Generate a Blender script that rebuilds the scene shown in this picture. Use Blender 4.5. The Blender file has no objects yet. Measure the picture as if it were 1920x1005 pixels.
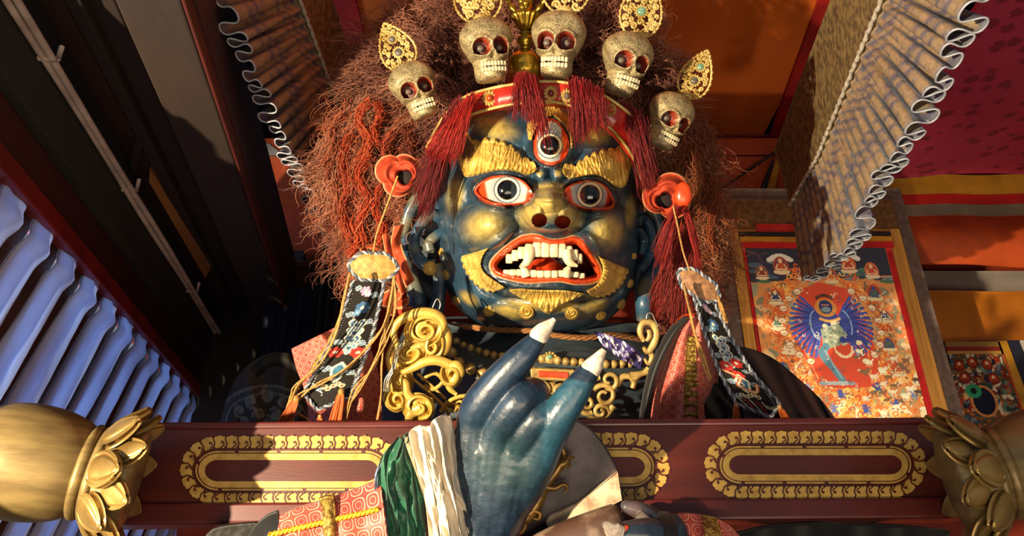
import bpy, bmesh, math, random
import numpy as np
from mathutils import Vector, Matrix
SC = bpy.context.scene
COL = SC.collection
rnd = random.Random(7)
rng = np.random.default_rng(11)
PI = math.pi

# ---------------------------------------------------------------- camera
FPX = 1400.0
TH = math.radians(24.5)
CAM = np.array([0.0, 0.0, 1.5])
RV = np.array([1.0, 0.0, 0.0])
UV_ = np.array([0.0, -math.sin(TH), math.cos(TH)])
FV = np.array([0.0, math.cos(TH), math.sin(TH)])
cd = bpy.data.cameras.new('camera')
cam = bpy.data.objects.new('camera', cd)
COL.objects.link(cam)
cam.location = CAM
cam.rotation_euler = (math.pi/2 + TH, 0, 0)
cd.sensor_width = 36.0
cd.lens = FPX/1920*36
cd.clip_start = 0.05
SC.camera = cam

# ---------------------------------------------------------------- world, lights, exposure
w = bpy.data.worlds.new('world')
SC.world = w
w.use_nodes = True
w.node_tree.nodes['Background'].inputs[0].default_value = (0.90, 0.92, 1.0, 1)
w.node_tree.nodes['Background'].inputs[1].default_value = 0.20
LAMP = np.array([-2.35, -0.35, 1.35])
ld = bpy.data.lights.new('low_sunbeam', 'SPOT')
lo = bpy.data.objects.new('low_sunbeam', ld)
COL.objects.link(lo)
lo.location = LAMP
aim = Vector((0.75, 3.0, 2.75))
lo.rotation_euler = (aim - Vector(LAMP)).to_track_quat('-Z', 'Y').to_euler()
ld.energy = 1650
ld.color = (1.0, 0.80, 0.53)
ld.shadow_soft_size = 0.035
ld.spot_size = math.radians(75)
ld.spot_blend = 0.35
ad = bpy.data.lights.new('daylight_outside_window', 'AREA')
ao = bpy.data.objects.new('daylight_outside_window', ad)
COL.objects.link(ao)
ao.location = (-2.55, 2.5, 2.3)
ao.rotation_euler = (Vector((-0.2, 2.7, 2.5)) - Vector(ao.location)).to_track_quat('-Z', 'Y').to_euler()
ad.shape = 'RECTANGLE'
ad.size = 3.4
ad.size_y = 2.0
ad.energy = 70
ad.color = (0.56, 0.72, 1.0)
bd = bpy.data.lights.new('sunlit_floor_bounce', 'AREA')
bo = bpy.data.objects.new('sunlit_floor_bounce', bd)
COL.objects.link(bo)
bo.location = (0.4, -0.3, 0.25)
bo.rotation_euler = (Vector((0.5, 2.6, 3.6)) - Vector(bo.location)).to_track_quat('-Z', 'Y').to_euler()
bd.shape = 'ELLIPSE'
bd.size = 3.0
bd.size_y = 1.8
bd.energy = 75
bd.color = (1.0, 0.80, 0.58)
td = bpy.data.lights.new('painting_fill', 'SPOT')  # added fill with no fixture there, brightens the foot of the scroll painting
to = bpy.data.objects.new('painting_fill', td)
COL.objects.link(to)
to.location = (1.52, 3.05, 1.75)
to.rotation_euler = (Vector((1.66, 3.7, 2.6)) - Vector(to.location)).to_track_quat('-Z', 'Y').to_euler()
td.energy = 60
td.color = (1.0, 0.82, 0.55)
td.spot_size = math.radians(80)
td.spot_blend = 0.8
td.shadow_soft_size = 0.06
SC.view_settings.view_transform = 'Standard'
SC.view_settings.look = 'None'
SC.view_settings.exposure = 0.0
SC.view_settings.gamma = 1.0
SC.view_settings.use_curve_mapping = False

# ---------------------------------------------------------------- projection helpers
def Q(px, py, d):
    """photo pixel + distance along the view axis -> world point(s)"""
    px = np.asarray(px, float); py = np.asarray(py, float); d = np.asarray(d, float)
    px, py, d = np.broadcast_arrays(px, py, d)
    x = (px - 960.0)/FPX*d
    y = -(py - 502.5)/FPX*d
    return CAM + x[..., None]*RV + y[..., None]*UV_ + d[..., None]*FV

def ray(px, py):
    return (px - 960.0)/FPX*RV - (py - 502.5)/FPX*UV_ + FV

def PY(px, py, Y):
    r = ray(px, py); return CAM + r*((Y - CAM[1])/r[1])

def PZ(px, py, Z):
    r = ray(px, py); return CAM + r*((Z - CAM[2])/r[2])

def PX(px, py, X):
    r = ray(px, py); return CAM + r*((X - CAM[0])/r[0])

def Pplane(px, py, p0, n):
    r = ray(px, py); return CAM + r*(np.dot(p0 - CAM, n)/np.dot(r, n))

def ZOF(py, Y):
    r = ray(960, py); return CAM[2] + r[2]*Y/r[1]

# ---------------------------------------------------------------- colour + materials
def srgb(c):
    c = np.asarray(c, float)
    return np.where(c <= 0.04045, c/12.92, ((c + 0.055)/1.055)**2.4)

def H(s):
    if not isinstance(s, str):
        return np.asarray(s, float)
    s = s.lstrip('#')
    return srgb(np.array([int(s[i:i+2], 16)/255 for i in (0, 2, 4)]))

class NT:
    def __init__(self, m):
        m.use_nodes = True
        self.t = m.node_tree
        self.b = self.t.nodes['Principled BSDF']
    def n(self, kind, **kw):
        nd = self.t.nodes.new(kind)
        for k, v in kw.items():
            setattr(nd, k, v)
        return nd
    def l(self, a, b):
        self.t.links.new(a, b)
    def put(self, sock, v):
        if isinstance(v, bpy.types.NodeSocket):
            self.l(v, sock)
        else:
            sock.default_value = v
    def m(self, op, a, b=0.0, c=0.0):
        nd = self.n('ShaderNodeMath', operation=op)
        self.put(nd.inputs[0], a); self.put(nd.inputs[1], b); self.put(nd.inputs[2], c)
        return nd.outputs[0]
    def mix(self, f, a, b, mode='MIX'):
        nd = self.n('ShaderNodeMix', data_type='RGBA', blend_type=mode)
        self.put(nd.inputs[0], f)
        for s, v in ((nd.inputs[6], a), (nd.inputs[7], b)):
            if isinstance(v, bpy.types.NodeSocket): self.l(v, s)
            else: s.default_value = (*[float(q) for q in v], 1)
        return nd.outputs[2]
    def noise(self, scale, detail=4, vec=None, stretch=None, rough=0.55):
        tc = self.n('ShaderNodeTexCoord').outputs['Object'] if vec is None else vec
        if stretch is not None:
            mp = self.n('ShaderNodeMapping')
            mp.inputs['Scale'].default_value = stretch
            self.l(tc, mp.inputs['Vector']); tc = mp.outputs[0]
        nd = self.n('ShaderNodeTexNoise')
        self.l(tc, nd.inputs['Vector'])
        nd.inputs['Scale'].default_value = scale
        nd.inputs['Detail'].default_value = detail
        nd.inputs['Roughness'].default_value = rough
        return nd.outputs['Fac']
    def ramp(self, v, lo, hi):
        nd = self.n('ShaderNodeMapRange', clamp=True)
        self.put(nd.inputs[0], v)
        nd.inputs[1].default_value = lo; nd.inputs[2].default_value = hi
        return nd.outputs[0]
    def bump(self, h, strength, dist):
        nd = self.n('ShaderNodeBump')
        nd.inputs['Strength'].default_value = strength
        nd.inputs['Distance'].default_value = dist
        self.l(h, nd.inputs['Height'])
        self.l(nd.outputs[0], self.b.inputs['Normal'])

def pm(name, col=None, col2=None, attr=False, rough=0.6, metal=0.0, spec=0.5, var=(9.0, 0.45, 0.62), bump=None,
       coat=0.0, stretch=None, sheen=0.0, roughvar=0.0):
    m = bpy.data.materials.new(name)
    t = NT(m)
    if attr:
        a = t.n('ShaderNodeAttribute', attribute_name='Col')
        base = a.outputs['Color']
        dark = t.mix(1.0, base, (0.62, 0.62, 0.62) if col2 is None else H(col2), 'MULTIPLY')
    else:
        c = H(col)
        base = c
        dark = c*0.6 if col2 is None else H(col2)
    if var:
        f = t.ramp(t.noise(var[0], 6, stretch=stretch), var[1], var[2])
        out = t.mix(f, dark, base)
        t.l(out, t.b.inputs['Base Color'])
        if roughvar:
            t.l(t.m('MULTIPLY_ADD', f, roughvar, rough - roughvar/2), t.b.inputs['Roughness'])
    elif attr:
        t.l(base, t.b.inputs['Base Color'])
    else:
        t.b.inputs['Base Color'].default_value = (*base, 1)
    if not (var and roughvar):
        t.b.inputs['Roughness'].default_value = rough
    t.b.inputs['Metallic'].default_value = metal
    t.b.inputs['Specular IOR Level'].default_value = spec
    t.b.inputs['Coat Weight'].default_value = coat
    t.b.inputs['Coat Roughness'].default_value = 0.12
    if sheen:
        t.b.inputs['Sheen Weight'].default_value = sheen
    if bump:
        t.bump(t.noise(bump[0], 6, stretch=stretch), bump[1], bump[2])
    return m

# ---------------------------------------------------------------- mesh helpers
def tag(o, label=None, cat=None, group=None, kind=None):
    if label: o['label'] = label
    if cat: o['category'] = cat
    if group: o['group'] = group
    if kind: o['kind'] = kind
    return o

def wloc(o):
    p = np.zeros(3)
    while o is not None:
        p = p + np.array(o.location); o = o.parent
    return p

class MB:
    def __init__(self):
        self.v = []; self.q = []; self.t = []; self.c = []; self.u = []; self.mq = []; self.mt = []; self.n = 0
    def add(self, v, q=None, t=None, col=None, uv=None, mi=0):
        v = np.asarray(v, float).reshape(-1, 3)
        k = len(v)
        self.v.append(v)
        if q is not None and len(q):
            q = np.asarray(q, int).reshape(-1, 4) + self.n
            self.q.append(q); self.mq.append(np.full(len(q), mi))
        if t is not None and len(t):
            t = np.asarray(t, int).reshape(-1, 3) + self.n
            self.t.append(t); self.mt.append(np.full(len(t), mi))
        c = np.ones((k, 3))*0.5 if col is None else np.broadcast_to(np.asarray(col, float), (k, 3))
        self.c.append(c)
        self.u.append(np.zeros((k, 2)) if uv is None else np.asarray(uv, float).reshape(-1, 2))
        self.n += k
        return self
    def build(self, name, mats, parent=None, smooth=True, origin=None, data_only=False):
        V = np.concatenate(self.v)
        q = np.concatenate(self.q) if self.q else np.zeros((0, 4), int)
        t = np.concatenate(self.t) if self.t else np.zeros((0, 3), int)
        if origin is not None:
            org = np.asarray(origin, float)
        elif parent is not None:
            org = wloc(parent)
        else:
            org = np.array([(V[:, 0].min() + V[:, 0].max())/2, (V[:, 1].min() + V[:, 1].max())/2, V[:, 2].min()])
        me = bpy.data.meshes.new(name)
        me.vertices.add(len(V))
        me.vertices.foreach_set('co', (V - org).astype(np.float32).ravel())
        nl = q.size + t.size
        me.loops.add(nl)
        idx = np.concatenate([q.ravel(), t.ravel()]).astype(np.int32)
        me.loops.foreach_set('vertex_index', idx)
        me.polygons.add(len(q) + len(t))
        ls = np.concatenate([np.arange(len(q))*4, q.size + np.arange(len(t))*3]).astype(np.int32)
        me.polygons.foreach_set('loop_start', ls)
        mi = np.concatenate(self.mq + self.mt).astype(np.int32) if (self.mq or self.mt) else np.zeros(0, np.int32)
        if not isinstance(mats, (list, tuple)): mats = [mats]
        for m in mats: me.materials.append(m)
        me.polygons.foreach_set('material_index', mi)
        me.polygons.foreach_set('use_smooth', np.full(len(mi), bool(smooth)))
        me.update(calc_edges=True)
        ca = me.color_attributes.new('Col', 'FLOAT_COLOR', 'POINT')
        C = np.concatenate(self.c)
        ca.data.foreach_set('color', np.concatenate([C, np.ones((len(C), 1))], 1).astype(np.float32).ravel())
        U = np.concatenate(self.u)
        if np.abs(U).max() > 0:
            ul = me.uv_layers.new(name='UVMap')
            ul.data.foreach_set('uv', U[idx].astype(np.float32).ravel())
        me.validate()
        if data_only: return me
        o = bpy.data.objects.new(name, me)
        COL.objects.link(o)
        if parent is not None:
            o.parent = parent
            o.location = org - wloc(parent)
        else:
            o.location = org
        return o

def empty(name, loc, label=None, cat=None, group=None):
    o = bpy.data.objects.new(name, None)
    COL.objects.link(o)
    o.empty_display_size = 0.05
    o.location = [float(a) for a in loc]
    return tag(o, label, cat, group)

def gridq(nu, nv, cu=False, cv=False, off=0):
    i = np.arange(nu if cu else nu - 1)[:, None]; j = np.arange(nv if cv else nv - 1)[None, :]
    a = i*nv + j; b = ((i + 1) % nu)*nv + j; c = ((i + 1) % nu)*nv + (j + 1) % nv; d = i*nv + (j + 1) % nv
    return np.stack(np.broadcast_arrays(a, b, c, d), -1).reshape(-1, 4) + off

def catmull(P, n, closed=False):
    P = np.asarray(P, float)
    if len(P) == 2 and not closed:
        s = np.linspace(0, 1, n)[:, None]; return P[0]*(1 - s) + P[1]*s
    k = len(P)
    if closed: E = np.concatenate([P[-1:], P, P[:2]])
    else: E = np.concatenate([2*P[:1] - P[1:2], P, 2*P[-1:] - P[-2:-1]])
    seg = k if closed else k - 1
    out = []
    for i in range(seg):
        p0, p1, p2, p3 = E[i], E[i+1], E[i+2], E[i+3]
        s = np.linspace(0, 1, 24, endpoint=False)[:, None]
        out.append(0.5*((2*p1) + (-p0 + p2)*s + (2*p0 - 5*p1 + 4*p2 - p3)*s*s + (-p0 + 3*p1 - 3*p2 + p3)*s**3))
    out.append(P[:1] if closed else P[-1:])
    C = np.concatenate(out)
    L = np.concatenate([[0], np.cumsum(np.linalg.norm(np.diff(C, axis=0), axis=1))])
    if L[-1] == 0: return np.repeat(P[:1], n, 0)
    s = np.linspace(0, L[-1], n + 1)[:-1] if closed else np.linspace(0, L[-1], n)
    return np.stack([np.interp(s, L, C[:, a]) for a in range(C.shape[1])], 1)

def lin(P, n):
    P = np.asarray(P, float)
    L = np.concatenate([[0], np.cumsum(np.linalg.norm(np.diff(P, axis=0), axis=1))])
    s = np.linspace(0, L[-1], n)
    return np.stack([np.interp(s, L, P[:, a]) for a in range(P.shape[1])], 1)

def tube(mb, path, r, sides=8, col=None, closed=False, mi=0, flat=1.0, up=None):
    P = np.asarray(path, float); n = len(P)
    r = np.broadcast_to(np.asarray(r, float), (n,))
    T = np.gradient(P, axis=0)
    if closed: T = np.roll(P, -1, 0) - np.roll(P, 1, 0)
    T = T/np.maximum(np.linalg.norm(T, axis=1, keepdims=True), 1e-12)
    N = np.zeros_like(P)
    a = np.array(up if up is not None else -FV, float)
    if up is None and abs(np.dot(a, T[0])) > 0.95: a = RV
    for i in range(n):
        b = a - T[i]*np.dot(a, T[i])
        nb = np.linalg.norm(b)
        if nb < 1e-6: b = np.cross(T[i], RV); nb = np.linalg.norm(b)
        N[i] = b/nb
        if up is None: a = N[i]
    B = np.cross(T, N)
    ang = np.arange(sides)/sides*2*PI
    V = P[:, None] + r[:, None, None]*(np.cos(ang)[None, :, None]*N[:, None]*flat + np.sin(ang)[None, :, None]*B[:, None])
    q = gridq(n, sides, closed, True)
    V = V.reshape(-1, 3)
    t = []
    if not closed:
        V = np.concatenate([V, P[:1], P[-1:]])
        c0, c1 = n*sides, n*sides + 1
        for j in range(sides):
            t.append((c0, (j + 1) % sides, j)); t.append((c1, (n - 1)*sides + j, (n - 1)*sides + (j + 1) % sides))
    if col is not None:
        col = np.asarray(col, float)
        if col.ndim == 2 and len(col) == n:
            cc = np.repeat(col, sides, 0)
            if not closed: cc = np.concatenate([cc, col[:1], col[-1:]])
            col = cc
    mb.add(V, q, t, col=col, mi=mi)
    return mb

def ball(mb, c, r, nu=16, nv=10, col=None, mi=0, axes=None):
    r = np.broadcast_to(np.asarray(r, float), (3,))
    A = np.array([RV, UV_, -FV]) if axes is None else np.asarray(axes)
    th = np.arange(nu)/nu*2*PI; ph = np.linspace(1e-3, PI - 1e-3, nv)
    X = np.sin(ph)[None]*np.cos(th)[:, None]*r[0]; Y = np.sin(ph)[None]*np.sin(th)[:, None]*r[1]; Z = np.cos(ph)[None]*np.ones((nu, 1))*r[2]
    V = np.asarray(c, float) + X[..., None]*A[0] + Y[..., None]*A[1] + Z[..., None]*A[2]
    mb.add(V.reshape(-1, 3), gridq(nu, nv, True, False)[:, ::-1], col=col, mi=mi)
    return mb

def lathe(mb, c, axis, prof, n=32, col=None, mi=0, ref=None, mod=None):
    axis = np.asarray(axis, float); axis = axis/np.linalg.norm(axis)
    a = np.array([0.123, 0.3, 0.9]) if ref is None else np.asarray(ref, float)
    a = a - axis*np.dot(a, axis); a /= np.linalg.norm(a); b = np.cross(axis, a)
    prof = np.asarray(prof, float)
    th = np.arange(n)/n*2*PI
    R = prof[:, 0][None, :]*np.ones((n, 1))
    if mod is not None: R = R*mod(th[:, None], np.linspace(0, 1, len(prof))[None, :])
    V = np.asarray(c, float) + R[..., None]*(np.cos(th)[:, None, None]*a + np.sin(th)[:, None, None]*b) + prof[None, :, 1, None]*axis
    mb.add(V.reshape(-1, 3), gridq(n, len(prof), True, False), col=col, mi=mi)
    return mb

def box8(mb, P, col=None, mi=0):
    """8 corners: 0-3 one face (loop), 4-7 the opposite face in the same order"""
    mb.add(np.asarray(P, float), [(0, 1, 2, 3), (7, 6, 5, 4), (0, 4, 5, 1), (1, 5, 6, 2), (2, 6, 7, 3), (3, 7, 4, 0)], col=col, mi=mi)
    return mb

def slab(mb, quad, off, col=None, mi=0):
    quad = np.asarray(quad, float)
    return box8(mb, np.concatenate([quad, quad + np.asarray(off, float)]), col, mi)

def boxa(mb, lo, hi, mi=0):
    x0, y0, z0 = lo; x1, y1, z1 = hi
    return box8(mb, [(x0, y0, z0), (x1, y0, z0), (x1, y1, z0), (x0, y1, z0), (x0, y0, z1), (x1, y0, z1), (x1, y1, z1), (x0, y1, z1)], mi=mi)

def bevel(o, wd, seg=2):
    m = o.modifiers.new('bevel', 'BEVEL'); m.width = wd; m.segments = seg; m.limit_method = 'ANGLE'
    return o

def sheet(mb, F, thick, B=None, col=None, uv=None, mi=0, away=None):
    """F: (nu,nv,3) front grid -> closed slab of the given thickness (behind = away from the camera unless given)"""
    nu, nv = F.shape[:2]
    if B is None:
        dv = FV if away is None else np.asarray(away, float)
        B = F + dv*thick
    V = np.concatenate([F.reshape(-1, 3), B.reshape(-1, 3)])
    k = nu*nv
    q = [gridq(nu, nv)[:, ::-1], gridq(nu, nv, off=k)]
    i = np.arange(nu - 1); j = np.arange(nv - 1)
    e = []
    e.append(np.stack([i*nv, (i+1)*nv, (i+1)*nv + k, i*nv + k], 1)[:, ::-1])
    e.append(np.stack([i*nv + nv-1, (i+1)*nv + nv-1, (i+1)*nv + nv-1 + k, i*nv + nv-1 + k], 1))
    e.append(np.stack([j, j+1, j+1+k, j+k], 1))
    e.append(np.stack([(nu-1)*nv + j, (nu-1)*nv + j+1, (nu-1)*nv + j+1+k, (nu-1)*nv + j+k], 1)[:, ::-1])
    q = np.concatenate(q + e)
    if col is not None:
        col = np.asarray(col, float)
        if col.ndim == 3: col = col.reshape(-1, 3)
        if col.ndim == 2 and len(col) == k: col = np.concatenate([col, col])
    if uv is not None:
        uv = np.asarray(uv, float).reshape(-1, 2); uv = np.concatenate([uv, uv])
    mb.add(V, q, col=col, uv=uv, mi=mi)
    return mb

def ribbon_px(A, B, nu, nv, smooth=True, sharp=False):
    A = (lin if sharp else catmull)(A, nu); B = (lin if sharp else catmull)(B, nu)
    v = np.linspace(0, 1, nv)[None, :, None]
    P = A[:, None]*(1 - v) + B[:, None]*v
    u = np.linspace(0, 1, nu)[:, None]*np.ones((1, nv)); vv = np.ones((nu, 1))*np.linspace(0, 1, nv)[None]
    return P[..., 0], P[..., 1], u, vv

def inside(poly, x, y):
    poly = np.asarray(poly, float); r = np.zeros(np.shape(x), bool)
    n = len(poly)
    for i in range(n):
        x0, y0 = poly[i]; x1, y1 = poly[(i + 1) % n]
        if y0 == y1: continue
        c = ((y0 > y) != (y1 > y)) & (x < (x1 - x0)*(y - y0)/(y1 - y0) + x0)
        r ^= c
    return r

def sdist(poly, x, y, closed=True):
    poly = np.asarray(poly, float); d = np.full(np.shape(x), 1e9)
    n = len(poly)
    for i in range(n if closed else n - 1):
        a = poly[i]; b = poly[(i + 1) % n]; ab = b - a; L = max(ab @ ab, 1e-9)
        t = np.clip(((x - a[0])*ab[0] + (y - a[1])*ab[1])/L, 0, 1)
        d = np.minimum(d, np.hypot(x - a[0] - t*ab[0], y - a[1] - t*ab[1]))
    if closed: d = np.where(inside(poly, x, y), -d, d)
    return d

def sst(a, b, x):
    t = np.clip((x - a)/(b - a), 0, 1); return t*t*(3 - 2*t)

# value noise (vectorised)
_perm = rng.random((256, 256))
def vnoise(x, y, seed=0):
    x = np.asarray(x, float) + seed*17.3; y = np.asarray(y, float) + seed*5.7
    xi = np.floor(x).astype(int); yi = np.floor(y).astype(int); fx = x - xi; fy = y - yi
    fx = fx*fx*(3 - 2*fx); fy = fy*fy*(3 - 2*fy)
    g = lambda a, b: _perm[a & 255, b & 255]
    return (g(xi, yi)*(1-fx) + g(xi+1, yi)*fx)*(1-fy) + (g(xi, yi+1)*(1-fx) + g(xi+1, yi+1)*fx)*fy
def fbm(x, y, o=4, seed=0):
    s = 0; a = 0.5; t = 0
    for k in range(o):
        s = s + a*vnoise(x*2**k, y*2**k, seed + k); t += a; a *= 0.5
    return s/t

class Canvas:
    """a small paint surface used for vertex colours of embroidered and painted cloth"""
    def __init__(s, x0, y0, x1, y1, res, col):
        s.x0, s.y0, s.r = x0, y0, res
        s.w = int((x1 - x0)*res) + 1; s.h = int((y1 - y0)*res) + 1
        s.a = np.ones((s.h, s.w, 3))*H(col)
        s.X, s.Y = np.meshgrid(x0 + np.arange(s.w)/res, y0 + np.arange(s.h)/res)
    def win(s, x0, y0, x1, y1):
        i0 = max(0, int((y0 - s.y0)*s.r)); i1 = min(s.h, int((y1 - s.y0)*s.r) + 2)
        j0 = max(0, int((x0 - s.x0)*s.r)); j1 = min(s.w, int((x1 - s.x0)*s.r) + 2)
        return (slice(i0, max(i0, i1)), slice(j0, max(j0, j1)))
    def poly(s, P, col, a=1.0):
        P = np.asarray(P, float)
        w = s.win(P[:, 0].min(), P[:, 1].min(), P[:, 0].max(), P[:, 1].max())
        m = inside(P, s.X[w], s.Y[w])
        s.a[w][m] = s.a[w][m]*(1 - a) + H(col)*a
    def ell(s, cx, cy, rx, ry, col, rot=0.0, a=1.0):
        R = max(rx, ry)
        w = s.win(cx - R, cy - R, cx + R, cy + R)
        x = s.X[w] - cx; y = s.Y[w] - cy; c, n = math.cos(rot), math.sin(rot)
        m = ((x*c + y*n)/rx)**2 + ((-x*n + y*c)/ry)**2 <= 1
        s.a[w][m] = s.a[w][m]*(1 - a) + H(col)*a
    def line(s, P, wd, col, a=1.0, sm=True):
        P = np.asarray(P, float)
        if sm and len(P) > 2: P = catmull(P, 6*len(P))
        w = s.win(P[:, 0].min() - wd, P[:, 1].min() - wd, P[:, 0].max() + wd, P[:, 1].max() + wd)
        m = sdist(P, s.X[w], s.Y[w], False) <= wd/2
        s.a[w][m] = s.a[w][m]*(1 - a) + H(col)*a
    def get(s, x, y):
        j = np.clip(((np.asarray(x) - s.x0)*s.r + .5).astype(int), 0, s.w - 1)
        i = np.clip(((np.asarray(y) - s.y0)*s.r + .5).astype(int), 0, s.h - 1)
        return s.a[i, j]

def spiral(c, r0, r1, a0, turns, n=28):
    t = np.linspace(0, 1, n); r = r0 + (r1 - r0)*t; a = a0 + turns*2*PI*t
    return np.stack([c[0] + r*np.cos(a), c[1] + r*np.sin(a)], 1)

# ---------------------------------------------------------------- shared materials
M = {}
M['gold'] = pm('gilding', '#dcc07a', '#a8863e', rough=0.40, metal=0.35, var=(14, .35, .65), bump=(60, .15, .004), roughvar=.15)
M['gold_paint'] = pm('gold_paint', '#dfbd62', '#b8933f', rough=0.45, metal=0.18, var=(25, .35, .6), bump=(90, .2, .003))
M['gold_dark'] = pm('aged_gilding', '#8f7a4c', '#665432', rough=0.45, metal=0.35, var=(6, .35, .65), bump=(30, .12, .004), stretch=(1, 1, 5))
M['brass'] = pm('brass', '#c2a23c', '#7d6420', rough=0.28, metal=0.9, var=(10, .3, .6))
M['attr'] = pm('painted_wood', attr=True, rough=0.42, spec=.45, var=(40, .3, .6), bump=(70, .18, .004), coat=.25)
M['attr_cloth'] = pm('printed_cloth', attr=True, rough=0.8, spec=.15, var=(60, .25, .5), bump=(300, .15, .002))
M['cream'] = pm('cream_paint', '#dccda6', '#bba47a', rough=.5, var=(30, .3, .55), bump=(80, .15, .003))
M['orange'] = pm('orange_lacquer', '#d9481c', '#a8300f', rough=.32, var=(25, .3, .55), coat=.3)
M['red'] = pm('red_lacquer', '#a51d16', '#6e110e', rough=.35, var=(14, .35, .6), coat=.2)
M['black'] = pm('black_lacquer', '#07080a', '#030304', rough=.12, var=None, coat=.6)
M['cord'] = pm('gold_silk_cord', '#b98a45', '#80551f', rough=.6, var=(120, .3, .6))
M['orange_silk'] = pm('orange_silk', '#d4641a', '#8e3a0c', rough=.6, var=(150, .3, .6), stretch=(1, 1, .2))
M['redhair'] = pm('dyed_red_hair', attr=True, rough=.55, spec=.3, var=None)
M['hair'] = pm('wool_hair', attr=True, rough=.7, spec=.2, var=None)
M['black_cloth'] = pm('black_satin', '#0c0d0e', '#060606', rough=.55, var=(20, .3, .6), sheen=.15)
# ================================================================ THE ROOM
YB = 4.5
ZC = ZOF(255, YB)
def struct(o):
    o['kind'] = 'structure'; return o
mb = MB(); boxa(mb, (-3.2, -1.2, -.1), (4.2, YB + .2, 0)); struct(mb.build('floor', pm('floor_boards', '#4a3424', rough=.5, var=(3, .3, .6)), smooth=False))
mb = MB(); boxa(mb, (-2.2, YB, 0), (4.2, YB + .15, ZC + .15)); struct(mb.build('wall_back', pm('red_ochre_wall', '#9a3616', '#74240f', rough=.7, var=(2.5, .3, .65)), smooth=False))
mb = MB(); boxa(mb, (4.0, 1.2, 0), (4.15, YB, ZC + .15)); struct(mb.build('wall_right', pm('pale_plaster', '#b9aaa0', '#958880', rough=.85, var=(4, .3, .65)), smooth=False))
xr0 = PZ(1441, 252, ZC)[0]
xl = PZ(676, 20, ZC)[0]
xr = PZ(1532, 0, ZC)[0]
CEILM = pm('orange_cloth_ceiling', '#d8690f', '#b04c0a', rough=.75, var=(1.6, .3, .7), bump=(2.5, .25, .03), stretch=(1, .25, 1))
mb = MB(); boxa(mb, (xl - .05, .9, ZC), (xr + .1, YB, ZC + .1)); struct(mb.build('ceiling', CEILM, smooth=False))
REDC = pm('red_cloth_border', '#a3120e', '#7d0c0a', rough=.7, var=(4, .3, .6))
mb = MB(); slab(mb, [PZ(1532, 0, ZC), PZ(1590, 0, ZC), PZ(1470, 252, ZC), PZ(1441, 252, ZC)], (0, 0, -.03)); struct(mb.build('trim_1', REDC, smooth=False))
mb = MB(); slab(mb, [PZ(600, -30, ZC), PZ(661, -30, ZC), PZ(735, 250, ZC), PZ(700, 250, ZC)], (0, 0, -.03)); struct(mb.build('trim_2', REDC, smooth=False))
# orange red beam along the back under the ceiling
BEAM = pm('orange_painted_beam', '#b04a22', '#8e3514', rough=.6, var=(3, .3, .65), stretch=(.3, 1, 1))
def yslab(mb, px0, py0, px1, py1, Y, dep, mi=0):
    a = PY(px0, py0, Y); b = PY(px1, py1, Y)
    x0, x1 = sorted((a[0], b[0])); z0, z1 = sorted((a[2], b[2]))
    return boxa(mb, (x0, Y, z0), (x1, Y + dep, z1), mi)
mb = MB(); yslab(mb, 455, 292, 1500, 356, 4.25, .25); o = struct(mb.build('trim_3', BEAM, smooth=False)); bevel(o, .01)
mb = MB(); yslab(mb, 455, 258, 1500, 290, 4.32, .18); o = struct(mb.build('trim_4', BEAM, smooth=False)); bevel(o, .01)
# blue and yellow end of a hanging on the beam, brace
mb = MB(); slab(mb, [PY(1437, 356, 4.2), PY(1424, 356, 4.2), PY(1448, 300, 4.2), PY(1453, 292, 4.2)], (0, .02, 0), mi=0)
slab(mb, [PY(1452, 356, 4.2), PY(1437, 356, 4.2), PY(1455, 300, 4.2), PY(1462, 310, 4.2)], (0, .02, 0), mi=1)
o = mb.build('folded_banner', [pm('navy_cloth', '#12182c', rough=.8, var=None), pm('yellow_cloth', '#b3861d', rough=.7, var=(20, .3, .6))], smooth=False)
tag(o, 'small navy and yellow cloth banner under the back beam beside the valance', 'banner')
mb = MB(); tube(mb, [PY(1352, 354, 4.2), PY(1455, 284, 4.2)], .010, 8); o = mb.build('dark_rod', pm('dark_iron', '#1c130e', rough=.6, var=None)); tag(o, 'thin dark slanting rod across the orange beam right of the hair', 'rod')
# right bay: pale plaster band behind
mb = MB(); yslab(mb, 1500, 508, 2150, 552, 4.35, .15); struct(mb.build('trim_5', pm('pale_plaster_band', '#a89c92', '#8d8279', rough=.85, var=(5, .3, .65)), smooth=False))

# unseen light blocker added outside the picture at the left: it keeps the low sunbeam off the right part of the beam
def az(a, r): return LAMP[:2] + r*np.array([math.sin(math.radians(a)), math.cos(math.radians(a))])
q0, q1, q2_, q3 = az(48.6, 1.0), az(66, 1.0), az(66, 1.12), az(48.6, 1.12)
mb = MB(); box8(mb, [(*q0, 0), (*q1, 0), (*q2_, 0), (*q3, 0), (*q0, LAMP[2] + .165), (*q1, LAMP[2] + .165), (*q2_, LAMP[2] + .165), (*q3, LAMP[2] + .165)])
struct(mb.build('sunbeam_blocker', pm('blocker_timber', '#5a2a1a', rough=.6, var=(5, .3, .6)), smooth=False))

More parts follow.
